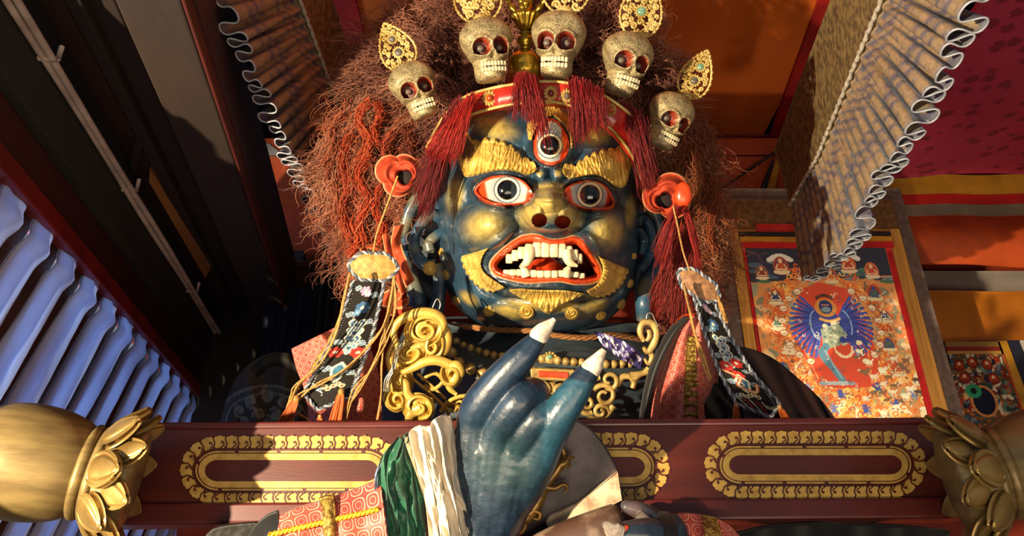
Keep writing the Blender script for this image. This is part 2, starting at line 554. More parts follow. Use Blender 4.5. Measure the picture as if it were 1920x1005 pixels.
# ---------------------------------------------------------------- left aisle
VPx, VPy = 720.0, 1140.0
dL = ray(VPx, VPy); dL = dL/np.linalg.norm(dL)
W0 = Q(400, 780, 5.0)
nL = np.cross(dL, [0, 0, 1.0]); nL /= np.linalg.norm(nL)
if nL[0] < 0: nL = -nL
def onW(px, py): return Pplane(px, py, W0, nL)
def vpy(y0, x): return y0 + (VPy - y0)/(VPx)*x     # the line through (0,y0) and the vanishing point
def run(p, t0, Yend=YB):
    """segment from p - t0 along dL up to y = Yend"""
    return p - dL*t0, p + dL*((Yend - p[1])/dL[1])
def wall_strip(name, ya, yb, proud, mat, deep=.06):
    a0, a1 = run(onW(0, ya), .25); b0, b1 = run(onW(0, yb), .25)
    mb = MB(); box8(mb, np.array([a0, a1, b1, b0, a0, a1, b1, b0]) + np.array([[1]]*4 + [[0]]*4)*nL*proud - np.array([[0]]*4 + [[1]]*4)*nL*deep)
    o = mb.build(name, mat, smooth=False); bevel(o, .006); return struct(o)
MAROON = pm('maroon_board', '#3a1512', '#220b0a', rough=.55, var=(3, .3, .65), stretch=(1, .2, 1), bump=(12, .2, .006))
wall_strip('trim_6', 345, 296, .045, pm('red_lacquer_rail', '#7c1c18', '#4f100e', rough=.4, var=(5, .3, .65)))
wall_strip('trim_7', 296, 184, .02, MAROON)
GREEN = pm('dark_timber', '#1d1d17', '#0d0d0b', rough=.8, var=(5, .35, .6), stretch=(1, .15, 1), bump=(14, .5, .01))
o = wall_strip('trim_8', 184, -60, .06, GREEN, .12)
zp = onW(0, -40)[2]
# sloping row of timbers overhead between the wall and the loft opening
def ceil_strip(name, xa, xb, z, th, mat, ya=-60, Yend=YB):
    def end(x0):
        # line through (x0,0) and the vanishing point on the plane z
        s = (x0 - VPx)/(0 - VPy)
        p = PZ(VPx + s*(ya - VPy), ya, z); q = PZ(VPx + s*(60 - VPy), 60, z); d = (q - p)/np.linalg.norm(q - p)
        return p, p + d*((Yend - p[1])/d[1])
    a0, a1 = end(xa); b0, b1 = end(xb)
    mb = MB(); slab(mb, [a0, b0, b1, a1], (0, 0, th)); o = mb.build(name, mat, smooth=False); bevel(o, .008); return struct(o)
PLANK = pm('brown_plank', '#2e1811', '#1a0d09', rough=.65, var=(3, .3, .65), stretch=(1, .15, 1), bump=(10, .3, .006))
PLANK2 = pm('dark_brown_plank', '#21130d', '#130a07', rough=.7, var=(4, .3, .65), stretch=(1, .15, 1), bump=(12, .4, .008))
TIMB = pm('old_timber', '#261810', '#120a06', rough=.8, var=(3, .35, .6), stretch=(1, .2, 1), bump=(14, .5, .012))
ceil_strip('trim_9', -30, 118, zp + .03, .08, PLANK)
ceil_strip('trim_10', 118, 150, zp - .01, .10, PLANK2)
ceil_strip('trim_11', 150, 214, zp + .04, .08, PLANK2)
ceil_strip('trim_12', 214, 338, zp - .05, .16, TIMB)
ceil_strip('trim_13', 338, 347, zp - .07, .20, pm('red_edge_board', '#4c140a', '#340c06', rough=.7, var=(4, .3, .6)))
ceil_strip('trim_14', 347, 366, zp - .02, .30, pm('dark_maroon_edge', '#2a0a10', rough=.7, var=None))
VOID = pm('painted_void', '#040404', rough=.95, spec=.05, var=None)  # near-black colour stands in for the unlit depth of the opening
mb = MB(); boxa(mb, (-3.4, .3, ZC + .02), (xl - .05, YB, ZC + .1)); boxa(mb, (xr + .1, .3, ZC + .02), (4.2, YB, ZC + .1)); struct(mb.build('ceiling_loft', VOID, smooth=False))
mb = MB(); yslab(mb, 300, 120, 640, 262, YB - .06, .04); struct(mb.build('void_strip', VOID, smooth=False))  # dark strip painted as the shade at the far end of the opening
mb = MB(); slab(mb, [PY(478, 262, 4.3), PY(478, 291, 4.3), PY(532, 291, 4.3), PY(505, 270, 4.3)], (0, .05, 0)); struct(mb.build('trim_16', pm('chipped_plaster', '#8c8a84', rough=.9, var=(9, .3, .6)), smooth=False))
# pale plank patched into the overhead boards
def cq(x0, y): s = (x0 - VPx)/(0 - VPy); return VPx + s*(y - VPy)
P4 = [PZ(cq(158, 322), 322, zp - .02), PZ(cq(178, 318), 318, zp - .02), PZ(cq(178, 520), 520, zp - .02), PZ(cq(158, 520), 520, zp - .02)]
P4 = [PZ(279, 340, zp - .012), PZ(281, 318, zp - .012), PZ(396, 500, zp - .012), PZ(385, 522, zp - .012)]
mb = MB(); slab(mb, P4, (0, 0, .03)); struct(mb.build('trim_17', pm('pale_bare_plank', '#8a5a2a', '#6a4019', rough=.7, var=(6, .3, .6), stretch=(1, .2, 1)), smooth=False))
mb = MB(); slab(mb, [PZ(238, 340, zp - .02), PZ(252, 268, zp - .02), PZ(268, 266, zp - .02), PZ(252, 345, zp - .02)], (0, 0, .03)); struct(mb.build('trim_18', PLANK2, smooth=False))
# white painted conduit with clips along the green beam
conduit = empty('conduit_pipe', PZ(30, 0, zp - .1), 'thin double white conduit running up along the dark timber beam', 'pipe')
PW = W0 + nL*.085
pa = Pplane(-4, -40, PW, nL); pb = Pplane(470, 724, PW, nL)
side = np.cross((pb - pa)/np.linalg.norm(pb - pa), [0, 0, 1.0])
PIPEM = pm('white_conduit', '#b9a79c', '#8f7f76', rough=.5, var=(8, .3, .6))
for s in (-.011, .013):
    mb = MB(); n = 40; t = np.linspace(0, 1, n)[:, None]; P = pa*(1 - t) + pb*t + side*s; P[:, 2] += .004*np.sin(t[:, 0]*17 + s*99)
    tube(mb, P, .0115, 10); mb.build('pipe', PIPEM, conduit)
for (cx, cy) in ((72, 108), (232, 355), (352, 545), (437, 672)):
    t = (cy + 40)/740.0
    # find the point of the pipe that appears there
    best = min(np.linspace(0, 1, 400), key=lambda q: abs(((pa*(1-q) + pb*q - CAM) @ UV_)/((pa*(1-q) + pb*q - CAM) @ FV)*(-FPX) + 502.5 - cy))
    c = pa*(1 - best) + pb*best
    mb = MB(); tube(mb, [c - side*.035, c + side*.03], .010, 8); tube(mb, [c + side*.03, c + side*.03 + np.array([0, 0, .05])], .008, 8); mb.build('pipe_clip', PIPEM, conduit)

# ---------------------------------------------------------------- lattice window with a pleated curtain
mb = MB(); lat = MB()
p_near = onW(-40, vpy(345, -40)); p_far = onW(430, vpy(345, 430))
Lw = np.linalg.norm(p_far - p_near)
NP_ = 17
def pleat_line(s):
    pt = p_near*(1 - s) + p_far*s
    c = pt - CAM; px = 960 + FPX*(c @ RV)/(c @ FV); py = 502.5 - FPX*(c @ UV_)/(c @ FV)
    k = .70 - .30*np.clip(px/400, 0, 1)
    yb = 1130
    return pt, onW(px - k*(yb - py), yb)
for i in range(NP_):
    pt, bt = pleat_line(i/NP_)
    wdt = Lw/NP_
    nu, nv = 26, 60
    u = np.linspace(0, 1, nu)[:, None]; v = np.linspace(0, 1, nv)[None]
    width = wdt*(.72 - .05*np.exp(-((v - .05)/.05)**2) + .05*np.sin(v*7 + i))
    cen = pt[None, None]*(1 - v[..., None]) + bt[None, None]*v[..., None] + np.array([0, 0, .03])
    wob = .012*np.sin(v*9 + i*2.1)*v + .008*(fbm(u*3 + i, v*9, 2, 4) - .5)
    off = (u - .5)
    bul = .016*np.sqrt(np.clip(1 - (2*off)**2, 0, 1)) + .004*np.sin(u*9 + v*5 + i) + .006*fbm(u*4, v*12 + i, 3, 6) + .02*np.exp(-((v - .09)/.03)**2)
    F = cen + dL*(off*width + wob)[..., None] + nL*(bul*np.ones_like(v))[..., None]
    sheet(mb, F, 0, B=F - nL*.004)
    p2, b2_ = pleat_line((i + .5)/NP_)
    box8(lat, np.array([p2 - dL*wdt*.24, p2 + dL*wdt*.24, b2_ + dL*wdt*.24, b2_ - dL*wdt*.24]*2) + np.array([[1]]*4 + [[0]]*4)*nL*.028 - nL*.03 + np.array([0, 0, .03]))
CURT = bpy.data.materials.new('silvery_blue_satin'); t = NT(CURT)
t.b.inputs['Base Color'].default_value = (*H('#c3cfe4'), 1); t.b.inputs['Roughness'].default_value = .4
tr = t.n('ShaderNodeBsdfTranslucent'); tr.inputs[0].default_value = (*H('#b9c8e8'), 1)
f = t.ramp(t.noise(5, 5, stretch=(1, 1, .25)), .3, .7)
mx = t.n('ShaderNodeMixShader'); t.l(t.m('MULTIPLY_ADD', f, .25, .35), mx.inputs[0]); t.l(t.b.outputs[0], mx.inputs[1]); t.l(tr.outputs[0], mx.inputs[2])
t.l(mx.outputs[0], t.t.nodes['Material Output'].inputs['Surface'])
o = mb.build('pleated_curtain', CURT); tag(o, 'silvery blue pleated curtain covering the lattice window on the left wall', 'curtain')
struct(lat.build('window_1', pm('dark_lattice_bars', '#3a1c16', '#200d0a', rough=.7, var=(6, .3, .6)), smooth=False))

# ---------------------------------------------------------------- valances
VALM = pm('printed_valance_cloth', attr=True, rough=.62, spec=.3, var=(80, .3, .6), bump=(200, .1, .002))
HDM = pm('tarnished_brocade', '#7d6840', '#4a3c25', rough=.75, var=(45, .40, .6), bump=(150, .3, .003), stretch=(1, 1, .6))
def valance(label, P0, P1, top, junc, hem, npl, flip, ext0, tilt):
    """P0,P1: two points of the vertical plane; top/junc/hem: photo polylines ordered back to front"""
    n = np.cross(P1 - P0, [0, 0, 1.0]); n /= np.linalg.norm(n)
    if n @ (CAM - P0) < 0: n = -n
    T = (P1 - P0)/np.linalg.norm(P1 - P0)
    pl = lambda pts: np.array([Pplane(a, b, P0, n) for a, b in pts])
    root = empty('canopy_valance', pl(hem).min(0), label, 'valance')
    t3, j3, h3 = pl(top), pl(junc), pl(hem)
    # header board
    m_ = 40
    A = lin(t3, m_); B = lin(j3, m_)
    v = np.linspace(0, 1, 10)[None, :, None]
    F = A[:, None]*(1 - v) + B[:, None]*v + n*.012
    mb = MB(); sheet(mb, F, .03, away=-n); mb.build('header_band', HDM, root)
    mb = MB(); e = lin(j3, 160) + n*.016; e = e + np.array([0, 0, 1.0])*(.004*np.sin(np.arange(160)*1.3))[:, None]
    tube(mb, e, .0085 + .002*np.sin(np.arange(160)*1.9), 6); mb.build('braid_trim', pm('white_braid', '#b8b0a2', '#8d857a', rough=.7, var=(60, .3, .6)), root)
    # pleated skirt
    nu, nv = npl*22, 26
    A = lin(j3, nu); B = catmull(h3, nu)
    u = np.linspace(0, 1, nu)[:, None]; v = np.linspace(0, 1, nv)[None]
    ph = u*npl*2*PI + .8*np.sin(u*23) + .5*np.sin(u*51)
    amp = (.006 + tilt[0]*v**.8)*(1 + .25*np.sin(u*37))
    P = A[:, None]*(1 - v[..., None]) + B[:, None]*v[..., None]
    ax = tilt[1]*v**.9
    P = P + n*(amp*np.cos(ph))[..., None] + T*(ax*np.sin(2*ph))[..., None] + np.array([0, 0, 1.0])*(v*.012*np.sin(u*61))[..., None]
    uu = u*npl + 0*v; 
    fl = np.zeros((nu, nv))
    a_, b_ = uu*2.0, v*9.0 + 0*u
    for q in range(2):
        da = np.abs(((a_ + .5*np.floor(b_)) % 2.0) - 1); db = np.abs((b_ % 1.0) - .5)
        fl = np.maximum(fl, sst(.75, .35, np.hypot(da*.9, db*1.8) + .5*(fbm(a_*3, b_*3, 3, 5) - .5)))
    base = H('#9a8468'); pr = H('#4a5272')
    c = base*(1 - .8*fl[..., None]) + pr*.8*fl[..., None]
    c = c*(.85 + .3*fbm(uu*4, v*30, 3, 3)[..., None])
    lin_c = np.broadcast_to(H('#7f8799'), c.shape)
    c = np.where((v > .965)[..., None]*np.ones((nu, 1, 1), bool), H('#a3a8b2'), c)
    mb = MB(); sheet(mb, P, 0, B=P - n*.003, col=np.concatenate([c.reshape(-1, 3), lin_c.reshape(-1, 3)]))
    mb.build('pleated_skirt', VALM, root)
    mb = MB(); tube(mb, P[:, -1] + np.array([0, 0, -.002]), .0035, 5); mb.build('hem_piping', pm('hem_piping', '#a9adb6', '#80848e', rough=.5, var=(30, .3, .6)), root)
    return root
valance('pleated grey brown valance with a tarnished brocade header hanging to the right of the statue',
        PY(1489, 378, 3.4), PY(1661, 0, 2.0), [(1456, 280), (1500, 161), (1562, 0), (1600, -100)], [(1486, 384), (1538, 296), (1597, 153), (1661, 0), (1705, -105)],
        [(1518, 528), (1548, 505), (1580, 478), (1606, 458), (1622, 405), (1652, 342), (1703, 268), (1742, 196), (1778, 125), (1822, 30), (1880, -80)], 26, 1, 0, (.030, .018))
valance('pleated brown valance with scalloped hem hanging to the left of the statue hair',
        PY(634, 212, 3.25), PY(556, 0, 2.45), [(722, 300), (656, 110), (619, 0), (595, -70)], [(712, 420), (634, 212), (556, 0), (530, -70)],
        [(655, 520), (612, 436), (580, 372), (545, 305), (520, 250), (500, 205), (480, 160), (462, 118), (440, 60), (424, 20), (400, -60)], 28, 1, 0, (.026, .014))

# ---------------------------------------------------------------- right bay canopy
can = empty('brocade_canopy', PY(1800, 505, 3.85), 'crimson brocade canopy with yellow, red and grey stripes above an orange skirt, upper right', 'canopy')
zt = ZOF(330, 3.85)
CRIM = bpy.data.materials.new('crimson_brocade'); t = NT(CRIM)
tc = t.n('ShaderNodeTexCoord').outputs['Object']
vor = t.n('ShaderNodeTexVoronoi'); t.l(tc, vor.inputs['Vector']); vor.inputs['Scale'].default_value = 11
f = t.ramp(t.m('ADD', vor.outputs['Distance'], t.m('MULTIPLY', t.noise(60, 3), .5)), .55, .62)
f2 = t.ramp(t.noise(2, 3), .3, .7)
t.l(t.mix(f, H('#7c1830'), t.mix(f2, H('#9c2444'), H('#b42c4c'))), t.b.inputs['Base Color']); t.b.inputs['Roughness'].default_value = .75
xa, xb = PY(1560, 330, 3.85)[0], 3.99
nu, nv = 60, 40
X = np.linspace(xa, xb, nu)[:, None]; Yv = np.linspace(1.3, 3.85, nv)[None]
F = np.stack(np.broadcast_arrays(X, Yv, zt + .10*np.sin((Yv - 1.3)/2.55*PI)*-1 + .02*np.sin(X*5)), -1)
mb = MB(); sheet(mb, F, .02, away=np.array([0, 0, 1.0])); mb.build('brocade_cloth', CRIM, can)
for nm, ya, yb, hexa in (('yellow_stripe', 328, 364, '#d49c22'), ('red_stripe', 364, 383, '#c81c14'), ('grey_stripe', 383, 404, '#8a826a'), ('orange_skirt', 404, 505, '#c04c12')):
    z0, z1 = ZOF(ya, 3.85), ZOF(yb, 3.85)
    v = np.linspace(0, 1, 30)[None]
    bul = (.10*np.sin(v*PI*.9) if nm == 'orange_skirt' else 0*v)
    Z = z0*(1 - v) + z1*v + (.02*np.sin(X*3.0 + 1)*v if nm == 'orange_skirt' else 0)
    F = np.stack(np.broadcast_arrays(X, 3.85 - bul + .006*np.sin(X*14), Z), -1)
    mb = MB(); sheet(mb, F, .02); mb.build(nm, pm(nm, hexa, rough=.7, var=(5, .3, .65)), can)
# amber cloth panel under the plaster band
X = np.linspace(PY(1700, 600, 4.2)[0], 3.95, 60)[:, None]; v = np.linspace(0, 1, 20)[None]
F = np.stack(np.broadcast_arrays(X, 4.2 + .008*np.sin(X*9) + .006*fbm(X*4, v*3, 2, 2), ZOF(545, 4.2)*(1 - v) + ZOF(641, 4.2)*v), -1)
mb = MB(); sheet(mb, F, .015); o = mb.build('amber_cloth', pm('amber_cloth', '#cf7c14', '#a85c0b', rough=.65, var=(4, .3, .65), bump=(6, .3, .01))); tag(o, 'plain amber yellow cloth panel hanging above the small painting on the right', 'cloth')
mb = MB(); yslab(mb, 300, 470, 522, 840, 4.36, .06); o = struct(mb.build('trim_20', PLANK2, smooth=False))
# dark things at the left rear
mb = MB()
X = np.linspace(0, 1, 60)[:, None]; v = np.linspace(0, 1, 16)[None]
a0, a1 = PY(515, 562, 4.2), PY(660, 562, 4.2)
F = np.stack(np.broadcast_arrays(a0[0] + (a1[0] - a0[0])*X, 4.05 + .02*np.sin(X*40), a0[2]*(1 - v) + ZOF(800, 4.2)*v), -1)
sheet(mb, F, .01); o = mb.build('navy_drape', pm('navy_drape', '#131c3c', '#0a1024', rough=.8, var=(6, .3, .6))); tag(o, 'dark navy pleated drape low at the back left of the statue', 'drape')
mb = MB(); 
for (x0, y0, x1, y1, dy) in ((545, 486, 606, 500, .14), (552, 500, 606, 530, .10), (548, 530, 606, 542, .14), (540, 542, 620, 562, .18)):
    yslab(mb, x0, y0, x1, y1, 4.3 - dy, dy)
o = mb.build('stepped_bracket', pm('bracket_red', '#3c1512', '#240c0a', rough=.6, var=(8, .3, .6)), smooth=False); bevel(o, .006); tag(o, 'small stepped dark red timber bracket on the back wall at left', 'bracket')
F = np.stack(np.broadcast_arrays(PY(606, 440, 3.9)[0] + .16*X, 3.9 + .02*np.sin(X*22), ZOF(430, 3.9)*(1 - v) + ZOF(860, 3.9)*v), -1)
mb = MB(); sheet(mb, F, .012); o = mb.build('black_drape', M['black_cloth']); tag(o, 'narrow black drape hanging behind the left side of the wool hair', 'drape')
# ================================================================ hanging paintings
YT = 3.7
TQ = np.array([(1323, 354), (1688, 352), (1815, 812), (1383, 812)], float)
def bil(q, s, t):
    s = np.asarray(s)[..., None]; t = np.asarray(t)[..., None]
    return (q[0]*(1-s) + q[1]*s)*(1-t) + (q[3]*(1-s) + q[2]*s)*t
th = empty('scroll_painting', PY(1600, 800, YT), 'large bright scroll painting of a many armed blue figure, right of the statue', 'painting')
def tsheet(name, s0, s1, t0, t1, mat, lift, n=(30, 30), fold=0.004, parent=None, sl=None):
    """part of the hanging cloth in its own (s,t) coordinates on the plane y=YT"""
    s = np.linspace(s0, s1, n[0])[:, None]*np.ones((1, n[1])); t = np.linspace(t0, t1, n[1])[None]*np.ones((n[0], 1))
    P = bil(TQ, s, t)
    F = np.array([PY(a, b, YT) for a, b in P.reshape(-1, 2)]).reshape(*P.shape[:2], 3)
    F[..., 1] -= lift + fold*np.sin(s*11)*np.cos(t*3)
    mb = MB(); sheet(mb, F, .006)
    return mb.build(name, mat, parent or th)
BRN = pm('brown_damask_border', '#66544c', '#4d3e38', rough=.7, var=(30, .35, .65), bump=(90, .15, .003))
TAN = pm('tan_silk_border', '#c08a40', '#9c6a28', rough=.55, var=(14, .3, .65), stretch=(6, 1, .3))
tsheet('outer_border', 0, 1, 0, 1.0, BRN, 0, (40, 60))
tsheet('silk_border', .084, .935, .115, 1.0, TAN, .008, (30, 60))
tsheet('header_cloth', .084, .935, .05, .17, pm('header_brocade', '#6a4a20', '#4c3416', rough=.7, var=(40, .4, .6)), .012)
tsheet('red_arc_band', .22, .72, .150, .185, pm('scarlet_silk', '#b01e16', '#7d120d', rough=.6, var=(12, .3, .6)), .016)
tsheet('dark_stripe', .13, .88, .183, .205, pm('dark_stripe', '#140d0c', rough=.8, var=None), .018)
tsheet('yellow_stripe', .13, .88, .204, .227, pm('ochre_stripe', '#b98218', '#93630f', rough=.7, var=(12, .3, .6)), .020)
tsheet('red_stripe', .13, .88, .226, .252, pm('red_stripe2', '#ba1414', '#8c0d0d', rough=.65, var=(12, .3, .6)), .022)
tsheet('red_edging', .138, .160, .25, 1.0, pm('red_edging', '#bf1414', '#900d0d', rough=.65, var=(12, .3, .6)), .014, (6, 60))
tsheet('red_edging', .828, .868, .25, 1.0, bpy.data.materials['red_edging'], .014, (6, 60))
# painted picture: colours laid on a fine mesh, drawn in the picture's own (s,t) frame, 320 x 440 units
PWX, PWY = 320.0, 400.0
cv = Canvas(0, 0, PWX, PWY, 1.0, '#c8854a')
R = np.random.default_rng(42)
def swirl(x, y, r, c, a0=None, t=.7, wd=1.6):
    sp = spiral((x, y), r, r*.3, R.uniform(0, 6.28) if a0 is None else a0, R.choice([-1, 1])*t, 14); cv.line(sp, wd, c, sm=False)
# ground tones: night sky on top, warm flames, meadow at the bottom with the light washing it painted in
cv.poly([(0, 0), (320, 0), (320, 60), (0, 75)], '#161d36')
for i in range(26): cv.ell(R.uniform(0, 320), R.uniform(30, 78), R.uniform(8, 24), R.uniform(3, 6), R.choice(['#5d7a86', '#39566b', '#a9b7ae', '#3f6a4e', '#22304e']))
for i in range(420):
    x, y = R.uniform(0, 320), R.uniform(80, 400)
    pal = ['#d9803c', '#cf6a25', '#e6b26a', '#8fa07c', '#6f8f7e', '#e8d3a4', '#b9562a'] if y > 240 else ['#c9682a', '#7f8f78', '#d79a55', '#56705f', '#d8b888']
    cv.ell(x, y, R.uniform(4, 17), R.uniform(3, 9), R.choice(pal), R.uniform(0, 3), .8)
for i in range(150):
    x, y = R.uniform(0, 320), R.uniform(270, 400)
    cv.ell(x, y, R.uniform(4, 16), R.uniform(3, 8), R.choice(['#f0dfb4', '#e79a3a', '#ecc06a', '#dfe0c0', '#d96d2c']), R.uniform(0, 3), .85)
# flame ring
for i in range(330):
    a = R.uniform(0, 2*PI); rr = R.uniform(.88, 1.22)
    x, y = 158 + 108*rr*math.cos(a), 178 + 128*rr*math.sin(a)
    swirl(x, y, R.uniform(4, 10), R.choice(['#d4671f', '#e58a2e', '#c4501a', '#efb45a', '#b7471a']), wd=R.uniform(2, 4))
# seated small figures: lotus, body, halo, head
def small(x, y, s, halo, body, skin, hat=None):
    cv.ell(x, y + 2*s, 13*s, 15*s, halo); cv.ell(x, y + 2*s, 10*s, 12*s, R.choice(['#24553f', '#1d2f52', '#6c2a18', halo]), a=.7)
    cv.ell(x, y + 12*s, 14*s, 4*s, '#d8c7a0'); cv.poly([(x - 10*s, y + 10*s), (x + 10*s, y + 10*s), (x + 5*s, y - 3*s), (x - 5*s, y - 3*s)], body)
    cv.line([(x - 6*s, y), (x - 9*s, y + 7*s), (x, y + 7*s), (x + 9*s, y + 7*s), (x + 6*s, y)], 2.2*s, skin); cv.ell(x, y - 6*s, 3.4*s, 4*s, skin)
    if hat: cv.poly([(x - 4*s, y - 8*s), (x + 4*s, y - 8*s), (x, y - 15*s)], hat)
for (x, y, s, h, b, k) in ((28, 52, 1.1, '#8b4a35', '#7a2c1c', '#d9b48c'), (74, 36, 1.35, '#a14128', '#b24a22', '#e0c49c'), (118, 54, 1.0, '#c06030', '#a33a20', '#dcb68c'), (182, 60, 1.1, '#b9532c', '#c46a2e', '#e0bb8c'),
                           (226, 34, 1.35, '#c05a2c', '#b13a20', '#e2c49a'), (276, 48, 1.2, '#cc6a38', '#b8401f', '#e5b88c')):
    if s > 1.3:
        for q in range(9): cv.ell(x + (q - 4)*6, y - 10 - 9*math.cos((q - 4)*.38), 7, 5, '#d8dcd2')
    small(x, y, s, h, b, k)
for (x, y, s, b) in ((50, 104, 1.2, '#20306c'), (270, 96, 1.25, '#3d5c4a'), (44, 160, 1.2, '#3c6a60'), (282, 146, 1.1, '#2a3a6a'), (60, 212, 1.25, '#c9c0a8'), (276, 206, 1.15, '#4a5c46'), (42, 258, 1.1, '#4a7a58'), (285, 262, 1.1, '#b0552c')):
    for q in range(14): swirl(x + R.normal(0, 14), y + R.normal(0, 13), R.uniform(4, 8), R.choice(['#d6702a', '#e39a3e', '#343f30', '#c2531f']), wd=2.4)
    small(x, y, s, R.choice(['#b5471f', '#c86a2c']), b, R.choice(['#5f7f94', '#d8c49a', '#2c3f86']))
# the tall red backdrop and the central dancing figure
cv.poly([(104, 92), (150, 74), (212, 88), (246, 180), (240, 300), (150, 306), (112, 300), (72, 190)], '#c7401f')
cv.line([(84, 190), (110, 285)], 1.6, '#dcae62', sm=False); cv.line([(222, 296), (232, 180)], 1.6, '#dcae62', sm=False)
cx, cy = 160, 150
AK = 1.18
for sgn in (-1, 1):
    for q in range(15):
        a = math.radians(-62 + q*9.5)
        ex, ey = cx + AK*sgn*(22 + 52*math.cos(a)), cy + 20 + AK*60*math.sin(a)
        cv.line([(cx + sgn*12, cy + 14), ((cx + sgn*16 + ex)/2, (cy + 8 + ey)/2 - 3), (ex, ey)], 6.2, '#1f2f86' if q % 2 else '#2c43a4')
        cv.line([(cx + sgn*12, cy + 14), (ex, ey)], 1.0, '#5f78c8', sm=False)
    for q in range(8):
        a = math.radians(-66 + q*19)
        ex, ey = cx + AK*sgn*(24 + 66*math.cos(a)), cy + 20 + AK*70*math.sin(a)
        cv.ell(ex, ey, 9, 7.5, '#8f3a20'); cv.ell(ex, ey, 7.5, 6, '#e8d2b0'); cv.line([(ex - 4, ey + 2), (ex + 4, ey + 1)], 1.2, '#7a3a28', sm=False)
    cv.line([(cx + sgn*(26 + 18*math.cos(a)), cy + 18 + 34*math.sin(a)) for a in np.linspace(-1.2, 1.3, 12)], 3.0, '#7f9fd6')
cv.ell(cx, cy + 14, 22, 28, '#222f80'); cv.ell(cx - 4, cy - 20, 24, 20, '#c98a34'); cv.ell(cx - 4, cy - 22, 15, 15, '#1b2566')
for q in range(7): cv.ell(cx - 20 + q*5.5, cy - 42 - 5*math.sin(q/6*PI), 2.8, 4.5, '#3b2414')
cv.ell(cx - 4, cy - 16, 10, 6, '#708a9a'); cv.line([(cx - 12, cy - 26), (cx + 4, cy - 26)], 2.5, '#d98a6a', sm=False)
for q in range(9): cv.ell(cx - 20 + q*5, cy + 4 + 5*math.sin(q/8*PI), 3.6, 3.2, '#d8a85e')
cv.ell(cx + 6, cy + 14, 7, 6, '#ecd8b4'); cv.ell(cx - 14, cy + 20, 6, 5, '#ecd8b4')
cv.poly([(136, 176), (176, 164), (192, 190), (170, 212), (134, 222)], '#8f9f8c')
for q in range(26): cv.ell(R.uniform(138, 184), R.uniform(172, 212), 3.6, 3.2, R.choice(['#b9c2a8', '#6d806f', '#a8b295']))
cv.line([(140, 214), (128, 232), (146, 262), (160, 286)], 15, '#4e7f98'); cv.line([(136, 224), (150, 260), (160, 284)], 4, '#7fa8b8')
cv.line([(178, 200), (205, 196), (228, 204)], 14, '#24338c'); cv.ell(212, 206, 7, 5, '#ecd8b4')
cv.line([(196, 214), (190, 232), (172, 238), (160, 226), (158, 212)], 3.4, '#e6c9a0')
for q in range(8): cv.ell(160 + q*5, 226 + 11*math.sin(q/7*PI), 3.6, 3.6, '#e8c8a8')
for q in range(6): cv.ell(118 + q*12, 294, 8, 5, R.choice(['#7f98ac', '#9fb0b8', '#8a9bb8']))
# small blue dancers and animals in the meadow
for (x, y) in ((84, 306), (150, 320), (230, 304), (130, 352), (196, 352), (262, 340), (58, 300), (100, 380), (180, 384), (262, 380), (300, 318)):
    for q in range(12): swirl(x + R.normal(0, 15), y + R.normal(0, 11), R.uniform(4, 9), R.choice(['#dd7a24', '#ecaa3e', '#c9521f', '#f2cf7a']), wd=2.6)
    b = R.choice(['#3c51a0', '#2f4488', '#6a7ab0'])
    cv.ell(x, y, 5, 7, b); cv.ell(x + 1, y - 9, 4, 4, b)
    for q in range(4):
        a = q*1.57 + R.uniform(.3, 1.1); cv.line([(x, y), (x + 7*math.cos(a), y + 5*math.sin(a)), (x + 12*math.cos(a + .4), y + 11*math.sin(a + .4))], 3, b)
for i in range(46):
    x, y = R.uniform(200, 316), R.uniform(220, 398)
    c = R.choice(['#efe3c4', '#7a5a3c', '#4a3c34', '#e0b070', '#d9d0b4'])
    cv.ell(x, y, 8, 4, c, R.uniform(-.4, .4)); cv.line([(x + 5, y - 1), (x + 11, y - 6)], 3, c, sm=False)
    for q in (-5, -2, 4, 6): cv.line([(x + q, y + 2), (x + q + R.uniform(-2, 2), y + 9)], 1.4, c, sm=False)
for i in range(260): swirl(R.uniform(0, 320), R.uniform(90, 398), R.uniform(2, 5), R.choice(['#4a5a44', '#7a3a20', '#e8d8b0', '#2f4a6a', '#6a8a6c', '#f0e6c8']), wd=1.3)
ns, nt = 300, 380
s = np.linspace(0, 1, ns)[:, None]*np.ones((1, nt)); t = np.linspace(0, 1, nt)[None]*np.ones((ns, 1))
P = bil(TQ, .152 + .682*s, .250 + .75*t)
F = np.array([PY(a, b, YT) for a, b in P.reshape(-1, 2)]).reshape(ns, nt, 3)
F[..., 1] -= .020 + .004*np.sin((.152 + .682*s)*11)*np.cos((.25 + .75*t)*3)
mb = MB(); sheet(mb, F, .004, col=np.clip(cv.get(s*PWX, t*PWY)*1.15 + .03, 0, .92))
PIC = pm('painted_canvas', attr=True, rough=.75, spec=.2, var=None)
tag(mb.build('painted_picture', PIC, th), 'painted canvas of a blue many armed dancing figure among flames')

